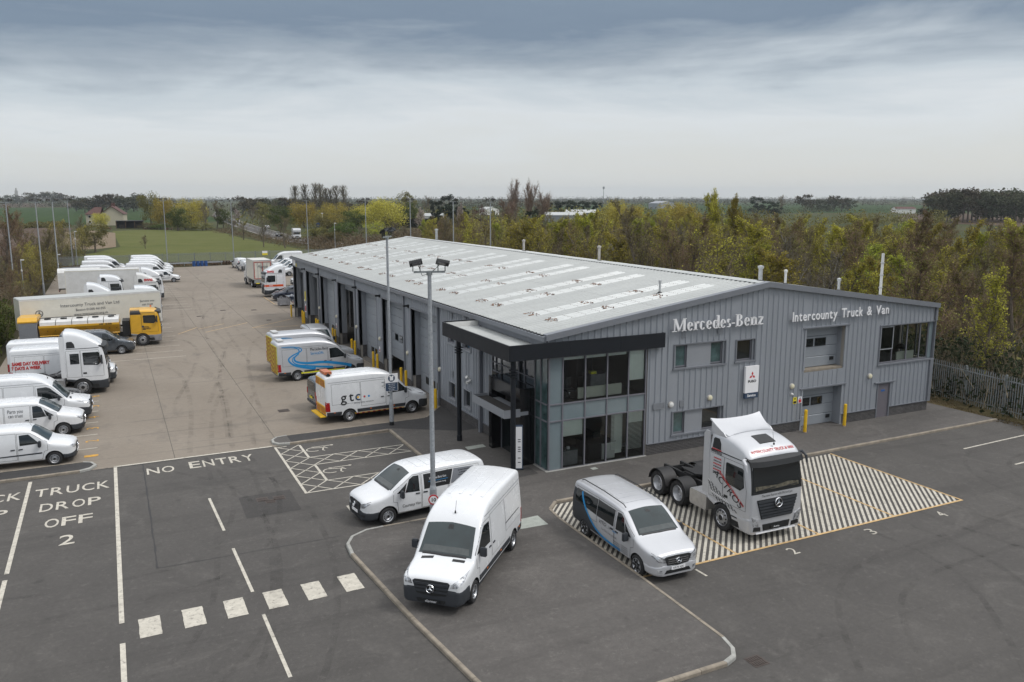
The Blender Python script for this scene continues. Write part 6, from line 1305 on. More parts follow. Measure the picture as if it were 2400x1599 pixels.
for i, tx in enumerate(('High visibility', 'vests to be', 'worn beyond', 'this point')): text('lettering', tx, 'text_white', (0, -.159, 2.34-i*.10), (R(90), 0, 0), .052, .001, m2s)
MLAB = ['nearest tall floodlight mast in the bare hedge at the far left', 'second floodlight mast from the left edge in the bare hedge', 'third floodlight mast from the left, half hidden by twigs', 'fourth floodlight mast from the left behind the parked vans', 'floodlight mast on the far fence behind the white vans', 'floodlight mast on the far fence by the right end of the barrier',
    'floodlight mast behind the far left corner of the roof', 'floodlight mast seen over the left roof slope before the yellow willows', 'floodlight mast rising at the ridge end', 'floodlight mast behind the roof before the dark conifers', 'rightmost floodlight mast behind the roof']
for (x, y), l in zip([(-27.4, 85.8), (-24.4, 87.3), (-22.9, 93.7), (-22.6, 134.7), (-7.04, 135), (4.93, 136.1), (18.2, 131), (24.5, 112.5), (26.9, 95.5), (27.0, 77.5), (27.0, 65)], MLAB): mast(x, y, 11.45, l, R(15), .085)
def cctv(x, y, h, lab, s=.06):
    t = thing('camera_pole', lab, 'camera pole', (x, y, 0), 0, 'security camera poles'); MB().cyl((0, 0, 0), (0, 0, h), s, s*.8, 10).build('pole', 'galvanised', t, smooth=True); MB().box(-.05, .35, -.05, .05, h, h+.12).build('camera', 'furniture_white', t); MB().lathe([(.08, -.1), (.08, .1), (.001, .12)], 10, 'z').build('camera_dome', 'furniture_white', t, (0, -.08, h-1.2)); return t
cctv(-26.3, 84, 4.6, 'short security camera pole in front of the bare hedge at the far left'); cctv(-21.8, 131, 6.2, 'security camera pole left of the meadow, behind the vans'); cctv(23.5, 131, 7, 'security camera pole seen over the left end of the roof'); cctv(-22.9, 94.5, 4.5, 'low galvanised pole beside the white box lorry')
BL = None
def bollard(x, y, h, lab, r=.085):
    global BL
    if BL is None:
        t = thing('bollard', lab, 'bollard', (x, y, .02), group='yellow steel bollards'); MB().lathe([(r, 0), (r, .95), (r*.95, .985), (r*.6, 1.0), (.001, 1.005)], 18, 'z').build('post', 'bollard_yellow', t, smooth=True); MB().lathe([(r+.003, .05), (r+.003, .10)], 18, 'z').build('scuffed_band', 'line_yellow', t, smooth=True); BL = t; t.scale = (1, 1, h); return t
    o = clone(BL, lab, (x, y, .02), 0); o.scale = (1, 1, h); return o
bollard(14.86, -.46, 1.28, 'yellow bollard left of the lower roller door on the gable'); bollard(17.64, -.49, 1.28, 'yellow bollard right of the lower roller door on the gable')
BB = [(-.54, 12.44, 'single yellow bollard at the near corner of the first workshop door'), (-.40, 18.05, 'nearer yellow bollard of the pair by the first brick pier'), (-.40, 19.0, 'farther yellow bollard of the pair by the first brick pier'), (-.40, 24.2, 'nearer yellow bollard of the pair by the second brick pier'), (-.40, 25.2, 'farther yellow bollard of the pair by the second brick pier'),
    (-.35, 30.2, 'nearer yellow bollard of the pair by the third brick pier'), (-.35, 31.1, 'farther yellow bollard of the pair by the third brick pier'), (-.35, 36.3, 'nearer yellow bollard of the pair behind the silver vans'), (-.35, 37.1, 'farther yellow bollard of the pair behind the silver vans'), (-.35, 42.4, 'nearer yellow bollard of the pair just above the silver pickup'), (-.35, 43.2, 'farther yellow bollard of the pair just above the silver pickup'),
    (-.35, 48.2, 'nearer yellow bollard of the pair by the farthest brick pier'), (-.35, 49.0, 'farther yellow bollard of the pair by the farthest brick pier'), (-.45, 53.9, 'yellow bollard at the far corner of the workshop')]
for x, y, l in BB: bollard(x, y, 1.25, l)
# ---------------------------------------------------------------- palisade fences
def palisade(p, q, h, lab, near=True, pitch=.155, m='galvanised_dull', sec=2.75, post_parts=True):
    t = thing('palisade_fence', lab, 'fence', (*p, 0)); P, Q = Vector(p), Vector(q); L = (Q-P).length; t.rotation_euler = (0, 0, math.atan2(Q.y-P.y, Q.x-P.x))
    def pale(b, x): 
        w = .032
        for a, c in ((-w, -w*.35), (-w*.35, w*.35), (w*.35, w)): pass
        b.add([(x-w, 0, .05), (x-w*.4, -.022, .05), (x+w*.4, -.022, .05), (x+w, 0, .05), (x-w, 0, h-.12), (x-w*.4, -.022, h-.10), (x+w*.4, -.022, h-.10), (x+w, 0, h-.12), (x-w*1.1, .01, h), (x, -.01, h+.02), (x+w*1.1, .01, h)], [(0, 1, 5, 4), (1, 2, 6, 5), (2, 3, 7, 6), (4, 5, 8), (5, 6, 9), (6, 7, 10)])
    if near: b = MB(); pale(b, 0); pm = b.mesh('pale', m, False, False)
    big = MB(); n = int(L/pitch); ns = 0
    for i in range(n):
        x = i*pitch+.05
        if near and ns < 295: link('pale', pm, t, (x, -.05, random.uniform(-.015, .015)), (0, random.uniform(-.008, .008), 0)); ns += 1
        else: pale(big, x)
    if big.v: o = struct(big.build('pale', m, t, (0, -.05, 0), fix=False), 'stuff')
    for z in (.28, h-.36): 
        k = 0
        while k*sec < L: box('rail', m, k*sec+.01, min(L, (k+1)*sec)-.01, -.02, .02, z, z+.05, t); k += 1
    k = 0
    while k*sec <= L: box('post', m, k*sec-.05, k*sec+.05, .0, .08, 0, h-.02, t); k += 1
    return t
palisade((31.6, 22.0), (26.2, -13), 2.30, 'galvanised palisade fence with split tops right of the workshop')
palisade((-24.5, 131.2), (26, 133.8), 2.0, 'long galvanised palisade fence across the far end of the lorry yard', near=False)
fs = [o for o in col.objects if o.name.startswith('palisade_fence')][1]; box('fence_sign', 'sign_white', 34.3, 35.3, -.12, -.09, 1.1, 1.9, fs); box('fence_sign', 'sign_yellow', 34.3, 35.3, -.135, -.125, 1.1, 1.5, fs)
# crash barrier at the end of the yard
t = thing('crash_barrier', 'galvanised crash barrier on short posts along the far edge of the yard', 'barrier', (0, 0, 0)); P, Q = Vector((-24, 124.2)), Vector((7.5, 128.0)); L = (Q-P).length; t.location = (*P, 0); t.rotation_euler = (0, 0, math.atan2(Q.y-P.y, Q.x-P.x))
k = 0
while k < L-1: MB().prism([(-.02, .42), (.05, .46), (-.02, .50), (-.02, .58), (.05, .63), (-.02, .68), (-.05, .68), (-.05, .42)][::-1], k, k+3.15, 'x').build('beam', 'galvanised', t, (0, 0, 0)); box('post', 'galvanised_dull', k+.1, k+.2, .0, .12, 0, .6, t); k += 3.2
BLAB = ['leftmost of the four blue drums at the far end of the yard', 'second blue drum from the left by the barrier', 'third blue drum from the left by the barrier', 'rightmost of the four blue drums at the far end of the yard']; d0 = None
for i in range(4):
    p = (-3.3+.66*i, 125.2, 0)
    if d0 is None: d0 = thing('oil_drum', BLAB[0], 'drum', p, group='blue drums by the barrier'); MB().lathe([(.001, 0), (.29, 0), (.29, .29), (.305, .31), (.29, .33), (.29, .60), (.305, .62), (.29, .64), (.29, .93), (.27, .93), (.27, .90), (.001, .90)], 18, 'z').build('drum_body', 'barrel_blue', d0, smooth=True); MB().cyl((.15, 0, .90), (.15, 0, .94), .04, n=8).build('bung', 'plastic_black', d0)
    else: clone(d0, BLAB[i], p, random.random()*3)
def pallet(x, y, lab, h=.6):
    t = thing('pallet_stack', lab, 'pallets', (x, y, 0), R(8), 'brown pallets by the barrier')
    for k in range(int(h/.14)):
        b = MB()
        for j in range(5): b.box(-.6, .6, -.5+j*.22, -.40+j*.22, .10+.14*k, .125+.14*k)
        for j in (-.55, 0, .5): b.box(j, j+.08, -.5, .5, .14*k, .10+.14*k)
        b.build('pallet', 'wood_brown', t, fix=False)
pallet(.3, 126.8, 'low stack of brown pallets right of the blue drums', .55); pallet(2.4, 127.2, 'small stack of brown pallets behind the barrier, farther right', .8)
t = thing('waste_bin', 'grey slatted metal stillage at the far corner of the workshop', 'stillage', (.62, 63.6, 0), R(2)); b = MB().box(-.6, .6, -.5, .5, .12, .16)
for s in (-1, 1):
    for k in range(8): b.box(-.6+k*.16, -.5+k*.16, s*.5-.02, s*.5+.02, .16, .85)
    for k in range(6): b.box(s*.6-.02, s*.6+.02, -.5+k*.17, -.39+k*.17, .16, .85)
b.build('crate_walls', 'crate_grey', t, fix=False)
for x in (-.5, .5):
    for y in (-.4, .4): MB().box(x-.06, x+.06, y-.06, y+.06, 0, .12).build('leg', 'crate_grey', t)
t = thing('tipping_skip', 'navy tipping skip with scrap beside the far workshop corner', 'skip', (1.6, 61.6, .15), R(5)); MB().prism([(-1.0, 1.15), (.85, 1.15), (.55, .2), (-.15, .2)], -.7, .7, 'y').build('skip_body', 'paint_navy', t); MB().box(-.4, .7, -.5, .5, 0, .12).build('skid', 'plastic_black', t)
for i in range(5): MB().box(-.2, .25, -.1, .12, 0, .1, Matrix.Translation((-.6+.28*i, random.uniform(-.4, .4), 1.15)) @ Matrix.Rotation(random.random()*3, 4, 'Z') @ Matrix.Rotation(.4, 4, 'X')).build('scrap_piece', random.choice(['paint_red', 'wood_brown', 'aluminium']), t)
# ---------------------------------------------------------------- vehicles
random.seed(11)
def smallprint(B, q, d, z, w, h, m):      # print too small to read in the photograph: a broken bar
    x = -w/2; P = []
    while x < w/2-.03: l = min(random.uniform(.04, .10), w/2-x); P.append([(x, 0), (x+l, 0), (x+l, h), (x, h)]); x += l+.018
    return B.sideshape(q, P, d, z, m, 'small_print', .020)
def put(t, wx, wy, deg, lx, ly, z=0):
    a = R(deg); t.location = (wx-(lx*math.cos(a)-ly*math.sin(a)), wy-(lx*math.sin(a)+ly*math.cos(a)), z); t.rotation_euler = (0, 0, a); return t
SPR2 = dict(SPR)
# display van in front: white, on the raised footpath
t = thing('panel_van', 'white high roof panel van with dark bumper parked on the footpath in the foreground', 'van'); sprinter(t, 'paint_white', wb=4.924, plate_txt='eSprinter'); put(t, -7.69, -9.55, -133.3, -1.0, .95, .10); van_a = t
# courtesy van
t = thing('compact_van', 'white compact van with dirty sills and black side advert, behind the foreground van', 'van'); B = vito(t, 'paint_white', plate_txt=''); put(t, -8.11, -2.46, 187, -.895, .90)
ad = B.side('advert_panel', 'plastic_black', [(2.40, 1.10), (3.50, 1.10), (3.68, 1.66), (2.40, 1.66)], (1,), eps=.0125)[0]
B.side('advert_panel', 'trim_grey', [(3.54, 1.12), (4.72, 1.14), (4.62, 1.62), (3.72, 1.66)], (1,), eps=.0125)
B.sidetext(1, 'Mercedes-Benz Vans', 3.0, 1.42, .085, 'text_white', sx=.72, parent=ad); B.sidetext(1, 'Moving businesses moving', 3.0, 1.25, .055, 'text_white', sx=.8, parent=ad); B.sideshape(1, [[(-.42, 0), (.42, 0), (.42, .015), (-.42, .015)]], 3.0, 1.345, 'stripe_blue', eps=.022, parent=ad)
for i in range(4): smallprint(B, 1, 4.18, 1.54-i*.09, .55-.1*(i % 2), .028, 'text_black')
B.sidetext(1, 'Courtesy Van', 1.85, .56, .12, 'text_black', sx=.8)
B.side('mud_splash', 'verge_earth', [(1.35, .30), (3.4, .29), (3.4, .345), (1.35, .37)], (1,), eps=.012)
van_vito = t
# silver people carrier with wraps
t = thing('people_carrier', 'silver people carrier with roof rails and black and blue side graphics', 'minibus'); B = vito(t, 'paint_silver', .23, True, 'paint_silver', True, 'KR70 XJX'); put(t, -2.11, -10.02, -91.7, -.895, -.90)
B.sideshape(-1, [[(-2.7, -.55), (-.05, -.56), (-.9, -.38), (-1.5, .0), (-1.95, .58), (-2.62, .60)]], 2.6, .98, 'plastic_dark', 'graphic', .0135)
B.sideshape(-1, ribbon(smoothline([(-2.0, .60), (-1.85, .35), (-1.5, .0), (-.95, -.36), (-.3, -.52), (.7, -.55)]), [.10]*12+[.08]*20), 2.6, .98, 'stripe_blue', 'stripe', .017)
B.sidetext(-1, 'VITO', 3.05, .92, .13, 'text_black', sx=1.2, shear=.3); B.sidetext(-1, '119', 2.55, .92, .11, 'text_grey'); B.sidetext(-1, 'select', 2.25, .92, .08, 'stripe_blue'); B.sidetext(-1, 'Your Time. Yours to Benefit', 2.6, .74, .06, 'text_black')
for i in range(4): smallprint(B, -1, 2.1, .62-i*.07, .42, .024, 'text_grey'); smallprint(B, -1, 1.62, .66-i*.07, .40, .024, 'text_grey')
mpv = t
# silver tractor unit on show
t = thing('tractor_unit', 'silver three axle tractor unit with swept roof deflector and black and red side lettering', 'lorry'); B = cab(t, 'paint_silver', 'high', 'paint_silver', plain_mirror=False)
put(t, 2.72, -8.38, -91.0, -1.44, -1.22); chassis(t, 6.15, (4.17, 5.52)); fairings(t, 'paint_silver', 3.55, 1.15, 2.62)
b = MB(); n = 12; V = []
for i in range(n+1):
    u = i/n; d = 1.48+.92*u; z = 3.64+.28*u**2.0; hw = 1.02+.14*u
    for k in range(9): y = -hw+2*hw*k/8; V.append((-d, y, z+.10*abs(y/hw)**3*u-.10*(1-u)*abs(y/hw)**4))
m_ = len(V); V += [(x-.03*0, y, z-.06) for x, y, z in V]; F = []
for i in range(n):
    for k in range(8): a = i*9+k; F += [(a, a+1, a+10, a+9), (m_+a, m_+a+9, m_+a+10, m_+a+1)]
for k in range(8): F += [(k, m_+k, m_+k+1, k+1), (n*9+k, n*9+k+1, m_+n*9+k+1, m_+n*9+k)]
for i in range(n): F += [(i*9, i*9+9, m_+i*9+9, m_+i*9), (i*9+8, m_+i*9+8, m_+i*9+17, i*9+17)]
b.add(V, F).build('air_deflector', 'paint_silver', t, smooth=50)
for q in (1, -1): MB().prism([(-1.55, 3.50), (-2.38, 3.40), (-2.38, 3.84), (-2.0, 3.72), (-1.7, 3.62)], q*1.06, q*1.10, 'y').build('deflector_side', 'paint_silver', t)
B.top('roof_hatch', 'plastic_black', [(.62, -.36), (.62, .36), (1.12, .34), (1.12, -.34)], eps=.02); MB().cyl((0, 0, 0), (-.08, .0, .42), .006, n=5).cyl((0, 0, -.02), (0, 0, .05), .03, n=8).build('aerial', 'plastic_black', t, (-.42, .1, 3.40))
B.top('lettering_panel', 'paint_silver', [(.16, -.01), (.16, .01), (.17, .01), (.17, -.01)], eps=.001)
vs, fs = textmesh('INTERCOUNTY TRUCK & VAN', .125, sx=.78, offset=.004); B.proj('lettering', 'text_red', [(v[0], v[1]) for v in vs], fs, (-.5, 0, 3.08), (0, 1, 0), (0, 0, 1), (-1, 0, -.6), eps=.018, thick=0, grid=.06, smooth=False)
B.fronttext('The new Actros with MirrorCam', 0, 1.67, .085, 'text_black', .014, sx=.85)
B.sidetext(-1, 'ACTROS', 1.25, 1.62, .26, 'text_black', R(-30), sx=1.25, shear=.25); B.sidetext(-1, 'INTERCOUNTY TRUCK & VAN', .98, 1.72, .085, 'text_red', R(-33), sx=.95, offset=.006, name='lettering')
B.sidetext(-1, 'DEMONSTRATOR', 1.92, 2.82, .08, 'text_black', R(-4), sx=.7, offset=.004); smallprint(B, -1, 1.90, 2.93, .55, .04, 'text_red')
for i in range(6): smallprint(B, -1, 1.78, 2.62-i*.105, .46, .045, 'text_grey' if i % 2 else 'text_red')
for r_ in range(7):
    for k in range(9):
        d = 2.25-.22*k-.05*r_; zz = 1.72-.105*k-.085*r_
        if d > .25 and zz > .98 and d > .28: B.sideshape(-1, [[(-.075, .045), (.06, -.04), (.075, -.015), (-.06, .07)]], d, zz, 'text_black' if (r_+k) % 5 else 'sign_white', 'dash_mark')
plate(B, 'Actros', .52, 'plastic_black', True, 0, 'text_white')
for q in (1, -1):
    MB().tube([(-.40, q*1.12, 2.98), (-.30, q*1.34, 3.02), (-.14, q*1.38, 2.90), (-.06, q*1.38, 2.66)], [.06, .06, .05, .03], 8).build('mirror_camera', 'paint_silver' if q < 0 else 'plastic_dark', t, smooth=True)
box('running_board', 'sign_white', .0, .03, -.9, .9, .34, .37, t)
actros = t
# left-hand row, nearest first
t = thing('small_van', 'white small van with black side strip, nearest in the left row', 'van'); citan(t, 'paint_white'); put(t, -19.66, 10.88, -4, -.84, -.88); small_van = t
G1 = 'vans parked nose out in the left row'
t = thing('compact_van', 'white compact van lettered Parts you can trust, second in the left row', 'van', group=G1); B = vito(t, 'paint_white', plate_txt=''); put(t, -19.5, 16.05, -3.5, -.895, -.90)
B.sidetext(-1, 'Parts you', 2.95, 1.40, .17, 'text_grey', sx=.75); B.sidetext(-1, 'can trust', 2.95, 1.18, .17, 'text_grey', sx=.75); B.sidetext(-1, 'Genuine Parts', 2.95, .72, .12, 'text_grey', sx=.8)
def mk_spr(lab, wx, wy, deg, paint='paint_white', group=G1, old=False, extra=None, wb=4.92, **k):
    t = thing('panel_van', lab, 'van', group=group); B = sprinter(t, paint, old=old, **k); t.location = (0, 0, 0); put(t, wx, wy, deg, 0, 0); return t, B
spr_old, _ = mk_spr('white high roof panel van with clear headlamps, third in the left row', -18.25, 19.75, -3, old=True)
t = thing('parked_car', 'black car mostly hidden behind the third van of the left row', 'car'); car(t, 'paint_black', suv=True); put(t, -18.75, 22.5, -3, 0, 0)
spr_sd, B = mk_spr('white high roof van lettered SAME DAY DELIVERY in red, behind the white lorry cab', -16.9, 29.2, -3)
B.sidetext(-1, 'SAME DAY DELIVERY', 4.75, 1.62, .20, 'text_red', sx=.78, offset=.014); B.sidetext(-1, '7 DAYS A WEEK', 5.02, 1.34, .20, 'text_red', sx=.78, offset=.014); B.side('advert_panel', 'hi_red', [(2.62, 1.05), (3.0, 1.05), (3.0, 1.85), (2.62, 1.85)], eps=.024)
B.top('bonnet_mark', 'text_red', [(.45, -.55), (.6, -.55), (.6, .3), (.45, .3)], eps=.008)
clone(spr_old, 'white high roof van whose roof shows behind the delivery van in the left row', (-17.3, 32.2, 0), R(-3), G1)
def mk_cab(name, lab, paint, top, wx, wy, deg, lower='plastic_dark', axles=(3.9,), L=5.6, fair=True, group=None, **k):
    t = thing(name, lab, 'lorry', group=group); B = cab(t, paint, top, lower, **k); put(t, wx, wy, deg, 0, 0); chassis(t, L, axles); 
    if fair: fairings(t, paint, 3.7 if top == 'aero' else 3.3, 1.15, 2.55)
    return t, B
tr1, B = mk_cab('tractor_unit', 'white lorry cab with tall smooth roof fairing and dark lower bumper in the left row', 'paint_white', 'aero', -17.30, 26.65, -2, L=5.8)
B.side('side_window', 'glass_dark', [(1.52, 1.98), (2.02, 1.98), (2.02, 2.62), (1.52, 2.62)], eps=.016)
clone(van_vito, 'dark grey compact van between the yellow lorry and the white cab', (-15.45, 40.2, 0), R(-3)); gv = [o for o in col.objects if o.parent is None and o.get('label', '').startswith('dark grey compact van between')][0]
for ch in list(gv.children_recursive):
    if ch.name.split('.')[0] in ('advert_panel', 'lettering', 'stripe', 'mud_splash', 'small_print'): bpy.data.objects.remove(ch)
recolor(gv, {'paint_white': 'paint_darkgrey'})
# yellow de-icer lorry
t = thing('deicer_lorry', 'yellow airfield sprayer lorry with white tank tops and slatted rear box', 'lorry'); B = cab(t, 'paint_yellow', 'low', 'crate_grey', sleeper=False); put(t, -13.25, 43.75, -3, 0, 0)
B.side('sleeper_window', 'plastic_black', [(1.45, 2.60), (2.26, 2.60), (2.26, 2.95), (1.55, 2.95)], eps=.014); chassis(t, 10.0, (6.4, 7.75), tank=False, plate5=False)
MB().prism([(-.75, 1.25), (.75, 1.25), (1.22, 1.90), (1.22, 2.06), (-1.22, 2.06), (-1.22, 1.90)], -8.85, -3.1, 'x').build('hopper', 'paint_yellow', t)
for k in range(5): MB().prism([(-1.12, 2.062), (1.12, 2.062), (1.06, 2.32), (.7, 2.46), (-.7, 2.46), (-1.06, 2.32)], -4.25-1.14*k+.04, -3.12-1.14*k, 'x').build('tank_segment', 'paint_white_dirty', t, smooth=30); MB().lathe([(.001, 2.46), (.24, 2.46), (.24, 2.55), (.001, 2.56)], 18, 'z', (-3.7-1.14*k, -.4, 0)).build('tank_lid', 'plastic_black', t, smooth=True)
box('pump_box', 'crate_grey', -10.2, -8.95, -1.22, 1.22, .75, 2.36, t); b = MB()
for k in range(25): b.box(-10.15, -9.0, -1.245, -1.222, .80+k*.06, .84+k*.06)
b.build('shutter', 'flat_panel_grey', t, fix=False); MB().prism([(-1.26, 2.37), (1.26, 2.37), (1.26, 2.47), (1.0, 2.75), (-1.0, 2.75), (-1.26, 2.47)], -10.25, -8.91, 'x').build('box_roof', 'paint_yellow', t)
for q in (-1.2, 1.2):
    b = MB().tube([(-3.1, q, 1.25), (-8.8, q, 1.25)], .05).tube([(-3.1, q, .8), (-8.8, q, .8)], .05)
    for k in range(8): b.tube([(-3.1-.6*k, q, .8), (-3.4-.6*k, q, 1.3), (-3.7-.6*k, q, .8)], .03)
    b.build('spray_boom', 'paint_yellow', t)
MB().tube([(-3.3, -.5, 2.60), (-4.5, -.55, 2.72), (-6, -.5, 2.66), (-8.8, -.5, 2.60)], .03).build('hose', 'plastic_black', t); MB().box(-2.9, -2.35, -.9, .9, .9, 2.1).build('engine_pack', 'chassis_black', t)
MB().cyl((-.7, .5, 3.0), (-.7, .5, 3.14), .06, n=10).build('beacon', 'lamp_amber', t)
B.sidetext(-1, 'ROYAL', 1.12, 1.50, .11, 'text_black', sx=.9, offset=.005); B.sidetext(-1, 'AIR FORCE', 1.1, 1.36, .11, 'text_black', sx=.8, offset=.005); MB()
V, F, _ = serif('d'); B.sideshape(-1, [[(.09*math.cos(a), .09*math.sin(a)) for a in np.linspace(0, 5.9, 14)]], 1.36, 1.60, 'sign_navy', 'roundel'); B.sideshape(-1, [[(.055*math.cos(a), .055*math.sin(a)) for a in np.linspace(0, 5.9, 12)]], 1.36, 1.60, 'sign_white', 'roundel', .013)
text('lettering', 'ASP 10.000', 'text_black', (-4.1, -1.225, 1.92), (R(90), 0, 0), .14, .002, t, offset=.006)
for k in range(10): MB().cyl((-3.3-.55*k, -1.0, 1.62), (-3.3-.55*k, -1.12, 1.62), .03, n=8).build('bolt_cap', 'plastic_black', t)
# show trailer
t = thing('box_trailer', 'long cream box trailer lettered Intercounty Truck and Van Ltd', 'trailer', (-13.2, 49.25, 0), R(13.5)); boxbody(t, -10.9, 0, 1.25, 3.88, 'paint_cream', trim='paint_white_dirty'); box('trailer_roof', 'roof_steel', -10.85, -.05, -1.2, 1.2, 3.905, 3.93, t)
box('chassis_frame', 'chassis_black', -10.8, -.2, -.5, .5, .95, 1.245, t)
for d in (7.6, 8.9, 10.1): wheel(t, 'truck_rear', d, .93); wheel(t, 'truck_rear', d, -.93)
for q in (1, -1): box('landing_leg', 'chassis_black', -2.7, -2.55, q*.7-.07, q*.7+.07, 0, 1.2, t); box('side_guard', 'aluminium', -7.0, -3.2, q*1.2-.02, q*1.2+.02, .65, .95, t)
def stext(p, body, x, z, s, m='text_grey', y=-1.265, **k): return text('lettering', body, m, (x, y, z), (R(90), 0, 0), s, .002, p, **k)
stext(t, 'Intercounty Truck and Van Ltd', -5.7, 3.10, .26, sx=.98); stext(t, 'Boston 01205 461355', -5.7, 2.70, .20, sx=.9); stext(t, 'www.intercounty.org.uk', -5.7, 2.34, .19, sx=.98); stext(t, 'Service you', -1.15, 3.05, .18); stext(t, 'can trust', -1.15, 2.75, .18); stext(t, 'Mercedes-Benz', -9.2, 2.05, .20, sx=.8)
o = link('badge', starmesh(.28), t, (-9.55, -1.262, 2.72), (0, 0, R(-90))); o.data = o.data.copy(); o.data.materials[0] = M['text_grey']; o.data.materials[1] = M['paint_cream']
# second rank of lorries and vans
t = thing('box_lorry', 'long white box lorry behind the lettered trailer', 'lorry', (-11.2, 75.8, 0), R(0)); cab(t, 'paint_white', 'aero'); chassis(t, 10.2, (7.6, 8.9), plate5=False); boxbody(t, -10.2, -2.55, 1.1, 3.85, 'paint_white_dirty', trim='paint_cream')
b2 = mk_cab('tractor_unit', 'white lorry cab with red roof lettering beside the lettered trailer', 'paint_white_dirty', 'aero', -11.95, 67.9, 0)[1]; b2.sidetext(-1, 'SWG', 1.15, 3.10, .24, 'text_red', sx=1.1, offset=.02); b2.front('stripe', 'paint_orange', [(-1.1, 1.02), (1.1, 1.02), (1.1, 1.20), (-1.1, 1.20)], eps=.014)
tr3, _ = mk_cab('tractor_unit', 'white lorry cab with dark door window in front of the white box lorry', 'paint_white', 'high', -15.55, 71.3, 0)
clone(tr1, 'white lorry cab with sloping roof fairing partly hidden by the trailer, farthest left', (-16.6, 58.6, 0), R(0)); clone(tr3, 'white lorry hidden behind the trailer front with only mirror and bumper showing', (-12.5, 57.0, 0), R(0))
clone(tr3, 'white lorry cab low behind the yellow lorry', (-12.4, 53.3, 0), R(0)) if False else None
G2 = 'white vans in the far rows of the lorry yard'
clone(van_vito, 'white compact van between the two white cabs in the second rank', (-13.4, 63.2, 0), R(0), G2)
wv = [o for o in col.objects if o.parent is None and o.get('label', '').startswith('white compact van between the two')][0]
for ch in list(wv.children_recursive):
    if ch.name.split('.')[0] in ('advert_panel', 'lettering', 'stripe', 'mud_splash', 'small_print'): bpy.data.objects.remove(ch)
for lab, x, y, src in [('white high roof van, nearest of the far left rank', -14.9, 92, spr_old), ('white van behind the nearest of the far left rank', -14.6, 100.5, spr_old), ('white high roof van showing its door window, middle of the far left rank', -14.6, 109.8, spr_old), ('white high roof van third from the back of the far left rank', -14.0, 116, spr_old), ('white high roof van, rearmost of the far left rank', -14.5, 121.3, spr_old),
    ('white high roof van behind the small white van of the far middle rank', -8.7, 101.9, spr_old), ('white high roof van second in the far middle rank', -8.2, 106, spr_old), ('white high roof van third in the far middle rank', -7.9, 110.6, spr_old), ('white high roof van fourth in the far middle rank', -7.5, 114.8, spr_old), ('white high roof van, rearmost of the far middle rank', -7.6, 119.8, spr_old)]:
    o = clone(src, lab, (x, y, 0), R(random.uniform(-2, 3)), G2)
    if lab.startswith('white high roof van, rearmost of the far left'): rv = o
for y in (1, -1): MB().box(-5.4, -2.7, y*.985-.02, y*.985+.02, 1.5, 2.2).build('stripe', 'hi_red', rv)
clone(small_van, 'white small van with black bumper, nearest of the far middle rank', (-7.75, 97.9, 0), R(0))
t = thing('box_lorry', 'pale grey high bodied horsebox style lorry at the far left of the yard', 'lorry', (-15.4, 85.5, 0)); cab(t, 'paint_white_dirty', 'low', sleeper=False); chassis(t, 7.2, (5.4,), plate5=False, tank=False); MB().prism([(-1.22, 1.0), (1.22, 1.0), (1.22, 2.9), (1.0, 3.2), (.5, 3.35), (-.5, 3.35), (-1.0, 3.2), (-1.22, 2.9)], -7.2, -2.5, 'x').build('box_body', 'paint_white_dirty', t, smooth=30)
# right-hand side: vehicles by the workshop doors
G3 = 'silver service vans with blue ribbon graphics'
t, B = mk_spr('silver service van with blue ribbon graphics and chevrons on its rear doors, nearer of two', 0, 0, 4, 'paint_silver', G3); put(t, -6.05, 23.70, 4, -4.67, -.95)
B.sidetext(-1, 'Mercedes-Benz', 3.15, 1.95, .19, 'text_black', sx=.72); B.sidetext(-1, 'Service24h', 3.3, 1.68, .19, 'stripe_blue', sx=.75)
for pts, w0, w1 in ((([-.2, .62], [.5, .60], [1.0, .48], [1.1, .28], [.5, .02], [.22, -.25], [.55, -.62], [1.3, -.86], [2.0, -1.0]), .02, .16), (([-.2, .60], [.6, .52], [.92, .38], [.90, .12], [.60, -.15], [.75, -.42], [1.5, -.58], [2.6, -.60], [3.9, -.85], [4.5, -1.02]), .02, .22), (([.95, .05], [.55, -.1], [.48, -.35], [.8, -.62], [1.7, -.80], [2.8, -.95], [3.2, -1.02]), .01, .17)):
    ln = smoothline(pts, 5); n = len(ln); B.sideshape(-1, ribbon(ln, [w0+(w1-w0)*i/n for i in range(n)]), 5.45, 1.72, 'stripe_blue')
B.side('reflective_strip', 'hi_yellow', [(1.45, .49), (4.42, .47), (4.42, .55), (1.45, .57)], (-1,), eps=.02)
def chevrons(B, z0, z1, cols, n=9, half=.78, w=.13, names='chevron'):
    for i in range(n):
        for q in (1, -1):
            zz = z0-.5+(z1-z0+.7)*i/n; p = [(0, zz+.55), (half, zz-.1), (half, zz-.1+w), (0, zz+.55+w)]; p = clip(clip(p, 1, z0, False), 1, z1, True) if True else p
            if len(p) >= 3: B.rear(names, cols[i % 2] if len(cols) > 1 else cols[0], [(q*a, c) for a, c in p], eps=.040, thick=0, grid=.1)
B.rear('chevron_board', 'hi_yellow', [(-.80, .50), (.80, .50), (.76, 2.38), (-.76, 2.38)], eps=.022); chevrons(B, .52, 2.34, ['hi_red'], 9, .74, .13)
box('roof_light_box', 'paint_white_dirty', -5.75, -5.35, -.42, .42, 2.66, 2.74, t)
clone(t, 'silver service van with chevrons on its rear doors, farther of two', (t.location.x+.35, t.location.y+3.75, 0), R(4), G3)
t, B = mk_spr('white utility company van with black and coloured gtc lettering and amber roof lamp', 0, 0, 4, 'paint_white', None, True); put(t, -5.62, 12.22, 4, -4.67, -.95)
